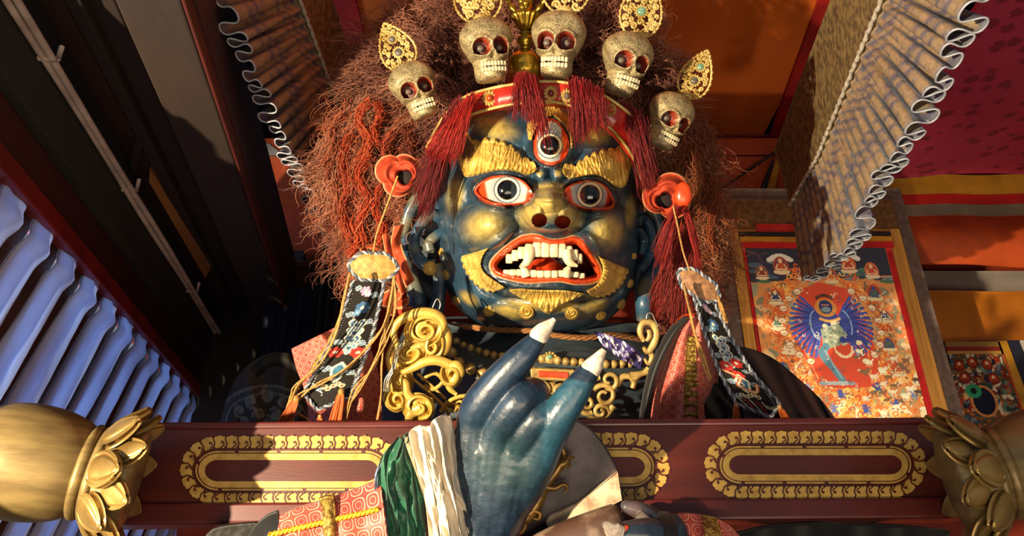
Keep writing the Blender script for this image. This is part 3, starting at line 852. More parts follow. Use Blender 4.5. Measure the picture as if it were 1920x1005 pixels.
# smaller painting at the far right
YS = 4.1
t2 = empty('scroll_painting', PY(1850, 800, YS), 'smaller dark scroll painting with yellow and navy side borders at the far right', 'painting')
def q2(name, quad, lift, mat):
    mb = MB(); slab(mb, [PY(a, b, YS - lift) for a, b in quad], (0, .008, 0)); return mb.build(name, mat, t2, smooth=False)
q2('backing', [(1770, 640), (2010, 636), (2080, 830), (1800, 835)], -.004, pm('dark_backing', '#1b2238', '#10162a', rough=.8, var=(9, .3, .6)))
q2('yellow_border', [(1870, 639), (1888, 639), (1960, 832), (1936, 832)], .006, pm('yellow_border', '#c3901c', '#9c6c10', rough=.6, var=(9, .3, .6)))
q2('white_border', [(1913, 638), (1936, 637), (2010, 832), (1990, 832)], .004, pm('white_border', '#c9c0b4', rough=.7, var=None))
for i, (ya, yb, c) in enumerate(((640, 650, '#8c6a2c'), (650, 658, '#7d1a12'), (658, 665, '#b98a3c'))):
    q2(('gold_stripe', 'red_stripe', 'ochre_stripe')[i], [(1772 + i*2, ya), (1874 + (ya - 640)*.37, ya), (1874 + (yb - 640)*.37, yb), (1774 + i*2, yb)], .006, pm('stripe_%s' % 'abc'[i], c, rough=.7, var=None))
c2 = Canvas(0, 0, 130, 190, 1.3, '#5e4a34')
for i in range(260): c2.ell(R.uniform(0, 130), R.uniform(0, 190), R.uniform(3, 11), R.uniform(2, 7), R.choice(['#7a2417', '#274a3c', '#c9aa74', '#1c2740', '#8f5a30', '#5f7f6c', '#3f5878', '#a8361c', '#d8cdb0']), R.uniform(0, 3))
def swirl2(x, y, r, c): c2.line(spiral((x, y), r, r*.3, R.uniform(0, 6), .7, 12), 1.5, c, sm=False)
for i in range(170): swirl2(R.uniform(0, 130), R.uniform(0, 190), R.uniform(2, 6), R.choice(['#e0d6b8', '#33402f', '#d8713a', '#88a8a0', '#2a2030']))
for (x, y) in ((20, 24), (52, 18), (86, 22), (28, 50), (92, 52)):
    c2.ell(x, y, 13, 12, '#6e2015'); c2.ell(x, y, 9, 9, '#b24a25'); c2.ell(x, y - 3, 3.5, 4, '#e4cba0'); c2.poly([(x - 6, y + 8), (x + 6, y + 8), (x, y - 1)], '#8c2c18')
c2.ell(60, 100, 27, 34, '#d08a4c'); c2.ell(60, 100, 22, 29, '#151a33'); c2.ell(42, 78, 17, 15, '#2f9a6a'); c2.ell(42, 78, 7, 7, '#10231d')
s = np.linspace(0, 1, 120)[:, None]*np.ones((1, 170)); t = np.linspace(0, 1, 170)[None]*np.ones((120, 1))
P = bil(np.array([(1780, 664), (1879, 664), (1938, 832), (1800, 832)], float), s, t)
F = np.array([PY(a, b, YS - .012) for a, b in P.reshape(-1, 2)]).reshape(120, 170, 3)
mb = MB(); sheet(mb, F, .004, col=c2.get(s*130, t*190)); mb.build('painted_picture', PIC, t2)
# orange edging between picture and border
q2('orange_edging', [(1879, 664), (1882, 664), (1942, 832), (1937, 832)], .016, pm('orange_edging', '#b0481c', rough=.7, var=None))
# ================================================================ THE STATUE: head
HD = 3.0; HS = HD/FPX            # head frame: relief in photo pixels at this distance
statue = empty('guardian_statue', (0.1, 2.6, 1.35), 'fierce dark blue guardian statue with three eyes, golden eyebrows and open fanged mouth', 'statue')
HC = np.array([1012.0, 408.0])
EYE_L = catmull([(893, 358), (905, 343), (925, 334), (950, 332), (975, 338), (990, 352), (995, 366), (985, 378), (960, 382), (930, 382), (908, 374)], 60, True)
EYE_R = catmull([(1061, 362), (1068, 350), (1088, 343), (1112, 342), (1132, 350), (1144, 366), (1149, 382), (1140, 390), (1120, 391), (1092, 388), (1070, 378)], 60, True)
EYE_T = catmull([(1033, 226), (1050, 236), (1062, 258), (1063, 280), (1054, 298), (1036, 306), (1018, 302), (1006, 288), (1005, 262), (1014, 240)], 60, True)
LIP = catmull([(922, 500), (926, 487), (945, 468), (970, 449), (992, 442), (1012, 443), (1030, 450), (1052, 450), (1075, 445), (1092, 452), (1108, 476), (1122, 500), (1124, 518), (1110, 528), (1080, 530), (1052, 525), (1020, 526), (985, 527), (950, 520), (930, 512)], 110, True)

def bmp(x, y, cx, cy, rx, ry, rot=0.0, p=1.5):
    c, s = math.cos(rot), math.sin(rot)
    X = (x - cx)*c + (y - cy)*s; Y = -(x - cx)*s + (y - cy)*c
    return np.clip(1 - (X/rx)**2 - (Y/ry)**2, 0, 1)**p

def rim_r(x, y):
    u = np.abs(x - HC[0])/np.where(x < HC[0], 192, 190)
    v = np.where(y < HC[1], (HC[1] - y)/250, (y - HC[1])/216)
    e = np.where(y < HC[1], 2.5, 3.0)
    return (u**e + np.abs(v)**e)**(1/e)

GOLD_SPOTS = [(925, 237, 58, 30, .35), (1122, 245, 50, 32, -.5), (853, 366, 21, 42, .15), (1182, 400, 14, 40, .05),
              (908, 424, 52, 40, -.35), (1140, 434, 42, 40, .6), (1030, 388, 60, 34, 0), (994, 406, 34, 36, 0), (1030, 354, 40, 16, 0),
              (1012, 325, 8, 9, 0), (1046, 325, 8, 9, 0), (1070, 408, 32, 34, 0), (955, 585, 40, 16, .2), (990, 570, 60, 14, .1), (1050, 575, 50, 14, -.1),
              (1110, 575, 40, 16, -.3), (880, 560, 26, 14, .6), (795, 505, 10, 12, 0)]

def face_h(x, y, holes=True):
    x = np.asarray(x, float); y = np.asarray(y, float)
    r = rim_r(x, y)
    h = 205*np.sqrt(np.clip(1 - r**2.7, 0, 1))
    f = sst(1.0, .80, r)
    a = np.zeros_like(h)
    # brow, forehead folds
    a += 20*bmp(x, y, 925, 245, 80, 46, .3) + 20*bmp(x, y, 1122, 250, 72, 46, -.5)
    a += 26*bmp(x, y, 1034, 268, 52, 62, 0, 1.0)
    a += 26*bmp(x, y, 930, 305, 90, 36, .15, 1.2) + 26*bmp(x, y, 1125, 312, 80, 36, -.25, 1.2)
    # nose
    a += 40*bmp(x, y, 1030, 378, 74, 78, 0, 1.1)
    a += 74*bmp(x, y, 1031, 395, 55, 43, 0, .6)
    a += 30*bmp(x, y, 1030, 366, 38, 34, 0, 1.0)
    a += 24*bmp(x, y, 992, 404, 27, 27, 0, .6) + 24*bmp(x, y, 1072, 407, 25, 26, 0, .6)
    a += 20*bmp(x, y, 1012, 325, 16, 13, 0, .6) + 20*bmp(x, y, 1046, 325, 16, 13, 0, .6)
    a += 11*bmp(x, y, 1030, 343, 44, 10, 0, .6) + 12*bmp(x, y, 1030, 359, 50, 9, 0, .6) + 9*bmp(x, y, 1030, 373, 54, 7, 0, .6)
    # cheeks and temples
    a += 62*bmp(x, y, 908, 422, 66, 50, -.35, .8) + 62*bmp(x, y, 1140, 432, 56, 54, .6, .8)
    a += 14*bmp(x, y, 853, 366, 26, 48, .15) + 12*bmp(x, y, 1180, 395, 20, 46, .05)
    # muzzle, chin
    a += 36*bmp(x, y, 1025, 500, 140, 80, 0, .9)
    a += 26*bmp(x, y, 1025, 590, 120, 38, 0, 1.0)
    a += 12*bmp(x, y, 900, 575, 60, 40, .5) + 12*bmp(x, y, 1140, 575, 55, 40, -.5)
    sm = sdist(LIP, x, y)
    a += 12*np.exp(-((sm - 15)/10)**2)*(sm > -20)
    a -= 10*np.exp(-((sm - 34)/8)**2)*(y > 505)
    for E in (EYE_L, EYE_R, EYE_T):
        se = sdist(E, x, y)
        a += 12*np.exp(-((se - 7)/6)**2)*(se > -15)
        if holes: a -= 30*sst(1.0, -2.5, se)
    if holes:
        a -= 95*sst(-2, -9, sm)
        a -= 60*bmp(x, y, 1012, 413, 15, 13, .1, .35) + 60*bmp(x, y, 1055, 416, 15, 12, -.1, .35)
    a += 2.2*(fbm(x/16, y/16, 3, 3) - .5) + 1.2*(fbm(x/5, y/5, 2, 5) - .5)
    return h + a*f

def face_pos(x, y, off=0.0):
    return Q(x, y, HD - (face_h(x, y, False) + off)*HS)

def mk_head():
    nr, na = 230, 420
    # polar lattice; radii denser outwards
    s = np.linspace(0, 1, nr); rr = 1 - (1 - s)**1.35
    ang = np.arange(na)/na*2*PI
    ca, sa = np.cos(ang), np.sin(ang)
    e = np.where(sa > 0, 3.0, 2.5)
    u = np.abs(ca)/np.where(ca < 0, 192, 190); v = np.abs(sa)/np.where(sa < 0, 250, 216)
    R = 1/(u**e + v**e)**(1/e)
    x = HC[0] + rr[:, None]*R*ca; y = HC[1] + rr[:, None]*R*sa
    h = face_h(x, y)
    P = Q(x, y, HD - h*HS)
    # colours
    n1 = fbm(x/40, y/40, 4, 9); n2 = fbm(x/9, y/9, 3, 21)
    blue = H('#142231')[None, None]*(1 - n1[..., None]) + H('#33566c')[None, None]*n1[..., None]
    blue = blue*(0.72 + .5*n2[..., None])
    gw = np.zeros_like(x)
    for cx, cy, rx, ry, rot in GOLD_SPOTS:
        gw = np.maximum(gw, np.clip(1.15*bmp(x, y, cx, cy, rx*1.08, ry*1.08, rot, 1.5), 0, 1))
    gw = np.clip(gw*(.62 + .6*n2), 0, .92)[..., None]
    c = blue*(1 - gw) + (H('#7f7a4c')*(1 - gw) + H('#c4aa56')*gw)*gw
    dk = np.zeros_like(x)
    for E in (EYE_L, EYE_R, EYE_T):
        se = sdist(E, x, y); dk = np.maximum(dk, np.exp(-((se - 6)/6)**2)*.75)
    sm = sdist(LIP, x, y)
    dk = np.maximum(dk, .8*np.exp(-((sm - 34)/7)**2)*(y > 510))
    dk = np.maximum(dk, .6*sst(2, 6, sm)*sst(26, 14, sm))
    dk = np.maximum(dk, .7*np.exp(-((y - 440 + .0012*(x - 1031)**2)/5)**2)*(np.abs(x - 1031) < 62))  # crease under the nose: dark paint plus shade put into the colour
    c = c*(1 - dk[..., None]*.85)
    for E in (EYE_L, EYE_R, EYE_T):
        c = np.where((sdist(E, x, y) < 1.5)[..., None], H('#d2401a'), c)
    c = np.where((sm < 2)[..., None], H('#4a0d08'), c)
    for cx, cy in ((1012, 413), (1055, 416)):
        nb = bmp(x, y, cx, cy, 15, 12, 0, 1)
        c = np.where((nb > .12)[..., None], H('#b4401f'), c)
    # back of the head
    k = 40
    t = np.linspace(0, PI/2, k)[1:]
    xb = HC[0] + np.cos(t)[:, None]*R*ca; yb = HC[1] + np.cos(t)[:, None]*R*sa
    Pb = Q(xb, yb, HD + 260*HS*np.sin(t)[:, None]*np.ones((1, na)))
    V = np.concatenate([P.reshape(-1, 3), Pb.reshape(-1, 3)])
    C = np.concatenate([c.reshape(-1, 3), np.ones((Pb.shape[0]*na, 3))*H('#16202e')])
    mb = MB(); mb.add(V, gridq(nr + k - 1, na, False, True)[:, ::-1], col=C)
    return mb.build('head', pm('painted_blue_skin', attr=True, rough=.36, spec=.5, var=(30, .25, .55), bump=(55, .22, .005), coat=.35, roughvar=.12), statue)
head = mk_head()

def patch_depth(px, py, off):
    return HD - (face_h(px, py, False) + off)*HS

# ---------------------------------------------------------------- eyes
def mk_eye(E, pc, pr, seed, lean):
    E = np.asarray(E); c0 = E.mean(0)
    nr, na = 60, len(E)*3
    Eo = catmull(E, na, True)
    Eo = c0 + (Eo - c0)*1.06
    s = np.linspace(0.0, 1, nr)
    x = c0[0] + (Eo[:, 0] - c0[0])[None]*s[:, None]; y = c0[1] + (Eo[:, 1] - c0[1])[None]*s[:, None]
    rx, ry = np.ptp(E[:, 0])/2, np.ptp(E[:, 1])/2
    dome = np.clip(1 - ((x - pc[0])/(rx*1.1))**2 - ((y - pc[1])/(ry*1.5))**2, 0, 1)
    # smooth base plane under the eye
    bx = np.array([face_h(np.array(c0[0] + q*rx), np.array(c0[1]), False) for q in (-1.25, 0, 1.25)])
    base = bx[0] + (bx[2] - bx[0])*(x - c0[0] + 1.25*rx)/(2.5*rx)
    base = np.minimum(base, 400) + (face_h(np.array(c0[0]), np.array(c0[1] + 1.5*ry), False) - .5*(bx[0] + bx[2]))*.5
    h = base - 14 + 22*dome
    d = np.hypot(x - pc[0], y - pc[1])/pr
    ex = np.abs(x - c0[0])/rx; ey = (y - c0[1])/ry
    c = np.ones((nr, na, 3))*H('#cfc5a9')
    W = lambda m: m[..., None]
    c = np.where(W(d > 1.95), H('#d6ccb4'), c)
    blue = sst(2.6, 1.7, d)*.7
    c = c*(1 - W(blue)) + H('#7d93a0')*W(blue)
    c = np.where(W(d < 1.62), H('#2d3a45'), c)
    c = np.where(W(d < 1.5), H('#efe3b8'), c)
    c = np.where(W(d < 1.22), H('#20262c'), c)
    og = sst(.60, .72, np.abs(x - pc[0] - lean*rx)/rx*.9 + .08*ey)
    og = np.maximum(og, sst(.86, .95, s[:, None]*np.ones_like(x)))
    og = og*(d > 1.66)
    c = c*(1 - W(og)) + H('#d8431d')*W(og)
    P = Q(x, y, HD - h*HS)
    mb = MB(); mb.add(P.reshape(-1, 3), gridq(nr, na, False, True)[:, ::-1], col=c.reshape(-1, 3))
    o = mb.build('eye', M['attr_gloss'], statue)
    hc = float(np.interp(0, [0], [0])) 
    i = np.unravel_index(np.argmin(np.hypot(x - pc[0], y - pc[1])), x.shape)
    mb = MB(); ball(mb, Q(pc[0], pc[1], HD - (h[i] - 1)*HS), np.array([pr*1.12, pr*1.12, pr*.62])*HS*.9, 32, 20)
    p = mb.build('pupil', M['black'], o)
    tag(p, 'glossy black domed pupil')
    # painted lid rim
    Er = c0 + (catmull(E, 90, True) - c0)*1.03
    mb = MB(); tube(mb, face_pos(Er[:, 0], Er[:, 1], 3), 2.6*HS, 6, closed=True)
    r = mb.build('eyelid_rim', M['lidrim'], o)
    return o
M['attr_gloss'] = pm('painted_eye', attr=True, rough=.2, spec=.5, var=None, coat=.4)
M['lidrim'] = pm('orange_rim', '#d0471d', '#7a2410', rough=.35, var=(40, .35, .6))
tag(mk_eye(EYE_L, (951, 356), 15.5, 1, -.02), "bulging eye on the photo's left")
tag(mk_eye(EYE_R, (1106, 365), 15.5, 2, -.02), "bulging eye on the photo's right")
tag(mk_eye(EYE_T, (1031, 273), 15.0, 3, -.05), 'upright third eye in the forehead')

# ---------------------------------------------------------------- gilded relief pieces
def relief(name, A, B, nu, nv, hgt, pat, mat, base_off=0.0, parent=None, pos=None, col=None, sharp=False, jag=None, thick=26):
    x, y, u, v = ribbon_px(A, B, nu, nv, sharp=sharp)
    if jag is not None:
        dx, dy = jag(u, v, x, y); x = x + dx; y = y + dy
    edge = np.clip(np.minimum(np.minimum(v, 1 - v)*nv/5, np.minimum(u, 1 - u)*nu/5), 0, 1)**.5
    h = face_h(x, y, False) + base_off + hgt*edge*(1 + .6*pat(u, v, x, y))
    F = Q(x, y, HD - h*HS)
    mb = MB(); sheet(mb, F, thick*HS, col=col(u, v, x, y) if col is not None else None)
    return mb.build(name, mat, parent or statue)

def curls(freq, amp=.5):
    def f(u, v, x, y):
        w = u*freq*2*PI + 2.4*np.sin(v*5 + 3*np.sin(u*freq*PI)) + 2*(fbm(x/10, y/10, 2, 4) - .5)
        g = (1 - np.abs(np.sin(w*.5))*1.6)*np.clip(1.6 - v, 0, 1)
        k = np.sin(u*freq*1.5*2*PI + 1 + v*2)*np.clip(v*2 - .6, 0, 1)
        return amp*(g + k)*.6 + amp*(fbm(x/7, y/7, 2, 8) - .5)
    return f
def scal(freq, ax, ay, amp):
    def f(u, v, x, y):
        s = amp*np.abs(np.sin(u*freq*PI))*np.clip(1 - v*2.2, 0, 1)
        return ax*s, ay*s
    return f
BL_T = [(861, 262), (868, 250), (880, 258), (893, 268), (910, 262), (930, 265), (950, 272), (968, 284), (980, 298), (994, 302), (1007, 316)]
BL_B = [(860, 300), (864, 318), (872, 331), (890, 330), (910, 324), (930, 320), (950, 319), (968, 321), (982, 326), (994, 327), (1006, 320)]
BR_T = [(1054, 318), (1066, 308), (1076, 314), (1090, 303), (1108, 293), (1128, 286), (1148, 282), (1162, 278), (1172, 274), (1180, 284), (1186, 298)]
BR_B = [(1055, 322), (1062, 332), (1078, 333), (1096, 330), (1114, 328), (1130, 332), (1142, 341), (1154, 350), (1166, 352), (1176, 342), (1186, 304)]
o = relief('eyebrow', BL_T, BL_B, 260, 70, 13, curls(13, .55), M['gold_paint'], 2, jag=scal(10, 0, -1, 6)); tag(o, 'gilded flame eyebrow with a bare wooden outer tip')
o = relief('eyebrow', BR_T, BR_B, 260, 70, 13, curls(13, .55), M['gold_paint'], 2, jag=scal(10, 0, -1, 6))
WOOD = pm('bare_wood_chip', '#7d5a34', '#46301c', rough=.8, var=(60, .3, .6))
o = relief('worn_tip', [(862, 256), (868, 249), (876, 254), (884, 266), (890, 276)], [(863, 292), (868, 302), (876, 300), (884, 294), (892, 284)], 40, 40, 17, curls(3, .3), WOOD, 3)
# forehead flame around the third eye: two sides meeting at the tip
o = relief('forehead_flame', [(990, 262), (988, 240), (998, 222), (1012, 208), (1030, 196), (1036, 190), (1042, 200), (1056, 212), (1068, 228), (1074, 250), (1074, 278)],
           [(997, 262), (1003, 246), (1010, 232), (1020, 224), (1030, 219), (1036, 217), (1042, 220), (1052, 228), (1062, 242), (1069, 258), (1070, 278)], 220, 40, 12, curls(15, .6), M['gold_paint'], 4, jag=scal(11, 0, -1, 5))
# whiskers at the mouth corners, chin beard
o = relief('mouth_whisker', [(866, 480), (872, 502), (884, 522), (902, 538), (924, 546), (946, 540)], [(916, 465), (906, 480), (902, 496), (908, 510), (922, 522), (946, 538)], 160, 60, 10, curls(8, .5), M['gold_paint'], 4, jag=scal(9, -.6, .5, 5))
o = relief('mouth_whisker', [(1104, 552), (1124, 556), (1146, 548), (1164, 532), (1178, 505)], [(1100, 546), (1116, 536), (1126, 522), (1130, 502), (1122, 480)], 160, 60, 10, curls(8, .5), M['gold_paint'], 4, jag=scal(9, .5, .5, 5))
o = relief('chin_beard', [(954, 543), (975, 541), (1000, 543), (1025, 544), (1050, 544), (1075, 546), (1096, 550)], [(956, 547), (975, 558), (1000, 570), (1027, 588), (1052, 572), (1075, 562), (1094, 553)], 180, 60, 11, curls(9, .5), M['gold_paint'], 5)

# ---------------------------------------------------------------- studs (little spiral domes)
def stud(px, py, r, k=0):
    n = 60
    a = 2*PI*np.arange(40)/40; s = np.linspace(0, 1, n)
    X = px + r*s[:, None]*np.cos(a); Y = py + r*s[:, None]*np.sin(a)
    hh = r*(.75*np.sqrt(np.clip(1 - s[:, None]**2.4, 0, 1)) + .13*np.sin(s[:, None]*16 - a[None] + k))*np.clip(6*(1 - s[:, None]), 0, 1)**.5
    P = Q(X, Y, HD - (face_h(np.full_like(X, px), np.full_like(Y, py), False)*.35 + face_h(X, Y, False)*.65 - 3 + hh)*HS)
    mb = MB(); mb.add(P.reshape(-1, 3), gridq(n, 40, False, True)[:, ::-1])
    return mb.build('gold_stud', M['gold_paint'], statue)
for i, (x, y, r) in enumerate([(857, 563, 10), (917, 582, 11.5), (988, 584, 15), (1072, 586, 14), (1126, 590, 10.5), (1163, 569, 10.5), (838, 515, 10), (829, 472, 8), (1180, 531, 9), (1187, 480, 7)]):
    stud(x, y, r, i)

# ---------------------------------------------------------------- mouth
def mk_lips():
    na, nb = len(LIP)*3, 22
    L = catmull(LIP, na, True); c0 = L.mean(0)
    Nn = np.roll(L, -1, 0) - np.roll(L, 1, 0); Nn = np.stack([Nn[:, 1], -Nn[:, 0]], 1); Nn /= np.linalg.norm(Nn, axis=1, keepdims=True)
    if ((L - c0)*Nn).sum() < 0: Nn = -Nn
    b = np.linspace(0, 1, nb)
    wid = 17 + 3*np.clip((470 - L[:, 1])/25, 0, 1)
    off = 6 - b[:, None]*wid
    x = L[:, 0] + off*Nn[:, 0]; y = L[:, 1] + off*Nn[:, 1]
    base = face_h(L[:, 0], L[:, 1], False)
    h = base[None] + 15*np.sin(np.clip(b, 0, 1)*PI)[:, None]**.7 - 20*np.clip(b - .6, 0, 1)[:, None] - 4
    c = np.where((b < .2)[:, None, None], H('#eab88a'), H('#d9491f'))*np.ones((nb, na, 1))
    n = fbm(x/14, y/14, 3, 2)[..., None]
    c = c*(.75 + .45*n)
    P = Q(x, y, HD - h*HS)
    mb = MB(); mb.add(P.reshape(-1, 3), gridq(nb, na, False, True), col=c.reshape(-1, 3))
    return mb.build('lips', M['attr_gloss'], statue)
tag(mk_lips(), 'glossy orange lips with a pale outline')
mh = lambda x, y: float(face_h(np.array(float(x)), np.array(float(y)), False))
def tooth(mb, cx, cy, wd, ht, dep, lean=0.0, up=True):
    """rounded block: wd x ht px, front at relief dep"""
    n, k = 14, 9
    a = np.arange(n)/n*2*PI
    prof = [(0.02, 0), (.75, 0), (.95, .12), (1, .3), (1, .75), (.97, .9), (.9, .97), (.7, 1.0), (.02, 1.0)]
    V = []
    for r, t in prof:
        sx = np.sign(np.cos(a))*np.abs(np.cos(a))**.45*wd/2*r; sz = np.sign(np.sin(a))*np.abs(np.sin(a))**.5*9*r
        yy = cy + (t - .5)*ht*(1 if up else -1)
        V.append(Q(cx + sx + lean*(t - .5)*ht, np.full(n, yy), HD - (dep + sz)*HS))
    mb.add(np.concatenate(V), gridq(len(prof), n, False, True) if up else gridq(len(prof), n, False, True)[:, ::-1])
dep0 = mh(1025, 480)
ut = MB()
UT = [(955, 487, 13, 14), (966, 481, 13, 17), (978, 476, 14, 19), (992, 472, 15, 22), (1007, 470, 16.5, 24), (1023, 470, 16.5, 25), (1039, 470, 16.5, 25), (1054, 472, 15, 23), (1067, 475, 13, 20), (1078, 480, 12, 17), (1087, 487, 10, 15)]
tcurve = lambda x: dep0 - 2 - 22*((x - 1025)/75.0)**2
for cx, cy, wd, ht in UT: tooth(ut, cx, cy - 2, wd*1.06, ht + 4, tcurve(cx))
ut = ut.build('upper_teeth', M['cream'], statue)
lt = MB()
LT = [(950, 511, 13, 11), (962, 511, 14, 12), (975, 511, 14, 13), (988, 512, 14, 14), (1001, 513, 14, 14), (1014, 514, 14, 14), (1027, 514, 14, 14), (1040, 514, 14, 14), (1053, 513, 14, 13), (1066, 514, 14, 12), (1079, 515, 14, 11), (1091, 517, 12, 10)]
for cx, cy, wd, ht in LT: tooth(lt, cx, cy, wd, ht, tcurve(cx) - 4, 0, False)
lt = lt.build('lower_teeth', M['cream'], statue)
def fang(pts, rr, d):
    mb = MB()
    P = catmull(pts, 18); r = np.interp(np.linspace(0, 1, 18), np.linspace(0, 1, len(rr)), rr)
    dd = np.linspace(d[0], d[1], 18)
    tube(mb, Q(P[:, 0], P[:, 1], HD - dd*HS), r*HS*.95, 10)
    return mb.build('fang', M['cream'], statue)
fang([(993, 464), (992, 480), (987, 492), (976, 499)], [9.5, 10, 7.5, 2.5], (dep0 + 1, dep0 + 8))
fang([(1062, 470), (1064, 482), (1069, 492), (1083, 499)], [9, 9, 6.5, 2], (dep0 - 3, dep0 + 5))
fang([(987, 517), (984, 508), (979, 501), (974, 499)], [9, 8, 5, 2], (dep0 - 4, dep0))
fang([(1060, 517), (1063, 508), (1066, 503), (1068, 500)], [9, 8, 6, 3], (dep0 - 6, dep0))
mb = MB()
xx, yy, u, v = ribbon_px([(966, 512), (985, 498), (1005, 486), (1024, 482), (1040, 487), (1055, 500), (1068, 512)], [(966, 522), (985, 522), (1005, 522), (1024, 522), (1040, 522), (1055, 522), (1068, 522)], 60, 24)
hh = dep0 - 42 + 34*np.sin(v*PI*.6)*np.sin(u*PI) - 6*np.exp(-((u - .5)/.06)**2)
sheet(mb, Q(xx, yy, HD - hh*HS), 12*HS)
mb.build('tongue', pm('tongue_red', '#dd4a24', '#b93212', rough=.3, var=(30, .3, .6), coat=.3), statue)

# ---------------------------------------------------------------- ears
EARM = pm('painted_ear', attr=True, rough=.35, var=(30, .25, .55), bump=(45, .2, .005), coat=.35)
def ear(paths, studs, back):
    mb = MB()
    for pts, rr, d in paths:
        P = catmull(pts, 50); r = np.interp(np.linspace(0, 1, 50), np.linspace(0, 1, len(rr)), rr); dd = np.interp(np.linspace(0, 1, 50), np.linspace(0, 1, len(d)), d)
        n = fbm(P[:, 0]/20, P[:, 1]/20, 3, 6)[:, None]
        g = np.clip(fbm(P[:, 0]/35, P[:, 1]/35, 2, 31)*2.2 - 1.0, 0, .55)[:, None]
        c = (H('#1d3047')*(1 - n) + H('#37607c')*n)*(1 - g) + H('#8d8250')*g
        tube(mb, Q(P[:, 0], P[:, 1], HD - dd*HS), r*HS, 14, col=c, flat=.8)
    x, y, u, v = ribbon_px(*back, 30, 14)
    sheet(mb, Q(x, y, HD - (6 + 6*np.sin(u*9))*HS), 16*HS, col=H('#14202f'))
    o = mb.build('ear', EARM, statue)
    for px, py, r, dp in studs:
        mb = MB(); ball(mb, Q(px, py, HD - dp*HS), r*HS, 20, 12); mb.build('ear_stud', M['gold_paint'], o)
    return o
tag(ear([([(822, 392), (806, 372), (785, 372), (768, 398), (757, 440), (757, 480), (770, 520), (782, 560), (786, 600)], [10, 13, 12, 11, 11, 12, 15, 17, 14], [20, 34, 34, 30, 28, 30, 40, 46, 40]),
      ([(826, 412), (808, 402), (790, 420), (778, 445), (780, 475), (796, 496), (816, 498)], [9, 11, 10, 10, 11, 13, 12], [30, 40, 42, 44, 46, 50, 48]),
      ([(836, 428), (820, 440), (806, 452), (800, 466), (812, 470)], [7, 9, 9, 8, 5], [50, 54, 58, 58, 50]),
      ([(806, 470), (804, 455), (812, 445)], [9, 9, 6], [60, 60, 50]),
      ([(816, 498), (824, 520), (822, 560), (812, 592), (800, 604)], [14, 13, 12, 15, 14], [46, 50, 54, 50, 44])],
     [(806, 503, 13, 56)], ([(818, 385), (790, 385), (770, 420), (768, 470), (785, 520), (792, 590)], [(840, 400), (830, 410), (820, 440), (820, 480), (820, 520), (812, 590)])), "long-lobed ear on the photo's left")
tag(ear([([(1196, 400), (1208, 388), (1224, 396), (1235, 425), (1236, 465), (1228, 500), (1212, 530), (1206, 570), (1208, 600)], [9, 11, 11, 10, 11, 12, 13, 15, 14], [20, 34, 34, 30, 28, 30, 40, 46, 40]),
      ([(1196, 420), (1206, 410), (1218, 425), (1222, 455), (1214, 485), (1200, 505)], [7, 9, 9, 9, 10, 10], [30, 40, 42, 44, 46, 46]),
      ([(1200, 430), (1208, 450), (1204, 475)], [6, 8, 6], [46, 52, 46])],
     [], ([(1190, 392), (1212, 388), (1232, 430), (1230, 490), (1214, 540), (1208, 600)], [(1186, 420), (1188, 440), (1190, 470), (1188, 510), (1190, 560), (1192, 600)])), "long-lobed ear on the photo's right")
# ================================================================ HAIR of the statue
HAIR_OUT = catmull([(662, 492), (640, 455), (622, 405), (603, 345), (597, 285), (622, 225), (655, 180), (668, 105), (722, 48), (800, 16), (870, 8), (935, 14), (1000, 0), (1075, -6), (1150, 0), (1215, 40), (1255, 95), (1296, 185), (1332, 265), (1352, 345), (1362, 425), (1352, 500), (1325, 560), (1272, 590), (1245, 560), (1232, 480), (1215, 360), (1190, 240), (1120, 190), (1000, 170), (900, 185), (845, 250), (800, 320), (775, 400), (750, 470), (715, 500)], 150, True)
def mk_hair_mass():
    # two fleece lobes and a crown of wool behind the head: a bulging closed sheet
    A = [(662, 480), (642, 440), (625, 380), (618, 300), (650, 215), (690, 130), (745, 70), (830, 32), (920, 30), (1010, 10), (1110, 14), (1190, 45), (1240, 110), (1285, 205), (1318, 290), (1335, 380), (1335, 460), (1318, 530), (1290, 575)]
    B = [(720, 490), (740, 450), (760, 400), (790, 340), (830, 270), (860, 230), (890, 200), (920, 190), (960, 180), (1010, 175), (1060, 180), (1100, 190), (1140, 215), (1170, 260), (1195, 330), (1210, 400), (1220, 460), (1230, 520), (1248, 565)]
    x, y, u, v = ribbon_px(A, B, 160, 40)
    b = np.sin(v*PI)**.6*np.clip(np.minimum(u, 1 - u)*12, .15, 1)**.5
    lump = fbm(x/28, y/28, 3, 12)
    F = Q(x, y, 3.24 - (.10 + .22*lump)*b)
    Bk = Q(x, y, 3.26 + .22*b)
    c = H('#2b140d')*(.5 + lump[..., None])
    mb = MB(); sheet(mb, F, 0, B=Bk, col=np.concatenate([c.reshape(-1, 3)]))
    o = mb.build('hair', pm('matted_wool', attr=True, rough=.9, spec=.1, var=(60, .3, .6), bump=(120, .6, .01)), statue)
    return o
hair = mk_hair_mass()
tag(hair, 'matted reddish brown wool hair')

